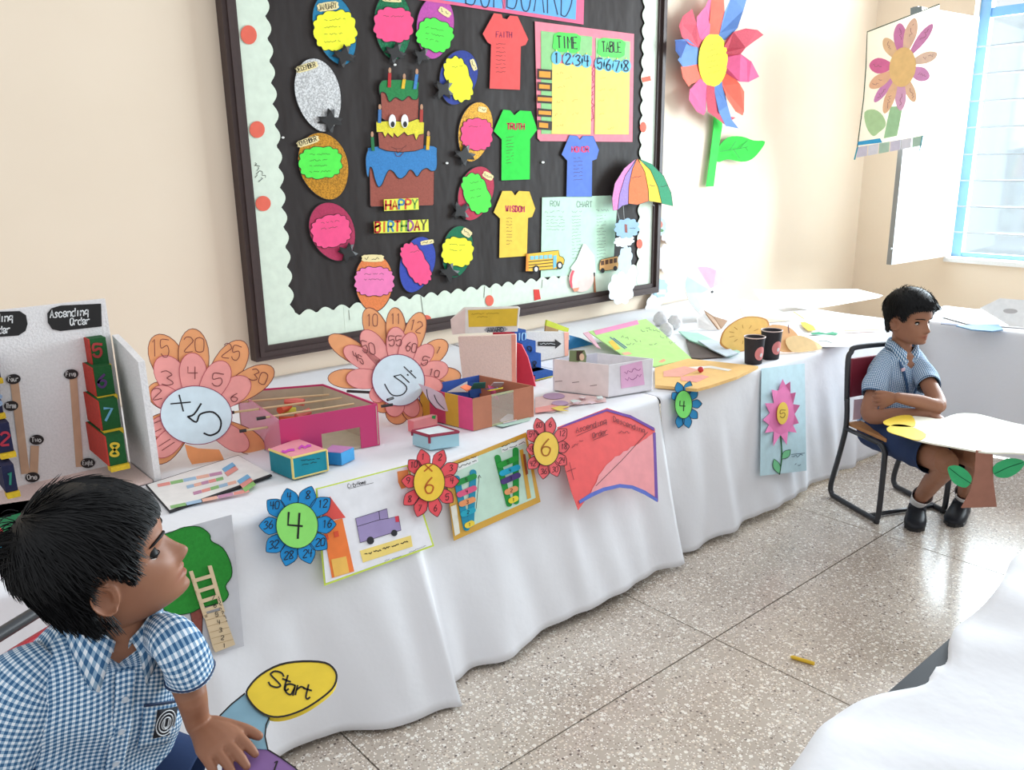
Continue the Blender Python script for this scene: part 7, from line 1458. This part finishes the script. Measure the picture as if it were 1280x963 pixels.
# shorts, socks, shoes
so = sleeve([hipR+np.array([0, 0, .02]), hipR*.5+KR*.5+UP*.012, hipR*.16+KR*.84+UP*.004], [.082, .074, .070], NAVY, p2, 'shorts', fold=.003); sleeve([hipL+np.array([0, 0, .02]), hipL*.5+KL*.5+UP*.012, hipL*.16+KL*.84+UP*.004], [.082, .074, .070], NAVY, so, 'shorts_leg', fold=.003)
B().loft([[bf2.w(.118*math.cos(a), .086*math.sin(a), z) for a in np.linspace(0, 2*math.pi, 30, endpoint=False)] for z in (-.44, -.36, -.30)], cap0=True).build('shorts_waist', NAVY, so, True, fix=True)
SHOE = M((42, 44, 50), 'leather')
for A_, K_, toe_px, nm in ((AR, KR, (1143, 660), 0), (AL, KL, (1188, 658), 1)):
    sd_ = unit(K_-A_); sleeve([A_-sd_*.005, A_+sd_*.025, A_+sd_*.095], [.031, .033, .041], M((246, 246, 246), 'cloth'), p2, 'sock', fold=.0012)
    toe = atz(toe_px[0], toe_px[1], .012); td = unit((toe-A_)*[1, 1, 0]); hl_ = np.array([A_[0], A_[1], 0])-td*.045; sdv = np.array([-td[1], td[0], 0]); Lg = min(.215, max(.19, np.linalg.norm((toe-hl_)[:2]))); rings = []
    for t, w_, h0, h1 in ((0, .014, .012, .05), (.03, .027, .0, .068), (.15, .030, .0, .082), (.32, .032, .0, .086), (.45, .034, .0, .064), (.62, .038, .0, .050), (.80, .037, .0, .043), (.93, .027, .0, .034), (1, .010, .008, .022)):
        rings.append([hl_+td*Lg*t+sdv*1.12*w_*math.copysign(abs(math.cos(a))**.8, math.cos(a))+UP*((h0+h1)/2+(h1-h0)/2*math.copysign(abs(math.sin(a))**.75, math.sin(a))) for a in np.linspace(0, 2*math.pi, 20, endpoint=False)])
    s_ = B().loft(rings, cap0=True, cap1=True).build('shoe', SHOE, p2, True, fix=True)
    B().loft([[hl_+td*Lg*t+sdv*w_*c+UP*z for c, z in ((-1, .0), (1, .0), (1, .014), (-1, .014))] for t, w_ in ((-.01, .016), (.05, .030), (.4, .034), (.65, .0405), (.85, .038), (1.01, .014))], cap0=True, cap1=True).build('sole', M((26, 26, 30), 'plastic'), s_, fix=True)
    st0 = hl_+td*Lg*.42; B().tube([st0+sdv*.034+UP*.03, st0+sdv*.024+UP*.066, st0-sdv*.024+UP*.066, st0-sdv*.034+UP*.03], .007, 6).build('strap', SHOE, s_, True)
# ---- tree-shaped card table on his lap
C2 = Zm(1020, 340, .35326); CZ = .475; PCz = Plane((0, 0, CZ), (0, 0, 1))
tt_ = thing('tree_board', 'tree shaped board with yellow crown painted pale for glare and brown trunk on the lap of the boy', 'tree cutout', atz(1230, 560, CZ))
flat('crown', catmull(C2((300, 540), (330, 512), (390, 514), (440, 520), (500, 502), (570, 503), (640, 520), (700, 535), (770, 550), (850, 580), (860, 620), (800, 645), (700, 640), (600, 638), (480, 618), (380, 600), (320, 580)), 3, True), PCz, 0, M((254, 250, 232), 'card'), tt_, .006)  # window glare put into the colour: a yellow crown drawn blown-out cream
for q in (((340, 510), (300, 508), (262, 518), (238, 530), (250, 542), (300, 548), (350, 545)), ((330, 545), (280, 540), (252, 552), (258, 566), (300, 580), (360, 596), (390, 575))): flat('shaded_lobe', catmull(C2(*q), 3, True), PCz, .0065, M((252, 216, 74), 'card'), tt_, .002)  # crown's yellow painted back in where the boy shades it from the glare
fe = atz(*C2((600, 638))[0], CZ); PTk = Plane(fe, (-.62, -.78, -.05))
tk = flat('trunk', C2((568, 632), (626, 636), (628, 740), (640, 832), (580, 834), (515, 836), (545, 780), (562, 710)), PTk, 0, M((178, 124, 106), 'card'), tt_, .004)
for pts, vein in ((catmull(C2((468, 692), (500, 686), (535, 705), (552, 735), (530, 764), (490, 750), (472, 720)), 3, True), C2((472, 695), (510, 725), (550, 750))), (catmull(C2((626, 700), (640, 678), (690, 660), (738, 672), (720, 705), (680, 728), (638, 725)), 3, True), C2((632, 715), (680, 692), (732, 675)))):
    lf_ = flat('leaf', pts, PTk, .006, M((66, 190, 124), 'card'), tt_, .002); strokes('veins', [vein], PTk, .0088, .8, M((20, 90, 60), 'ink'), lf_)
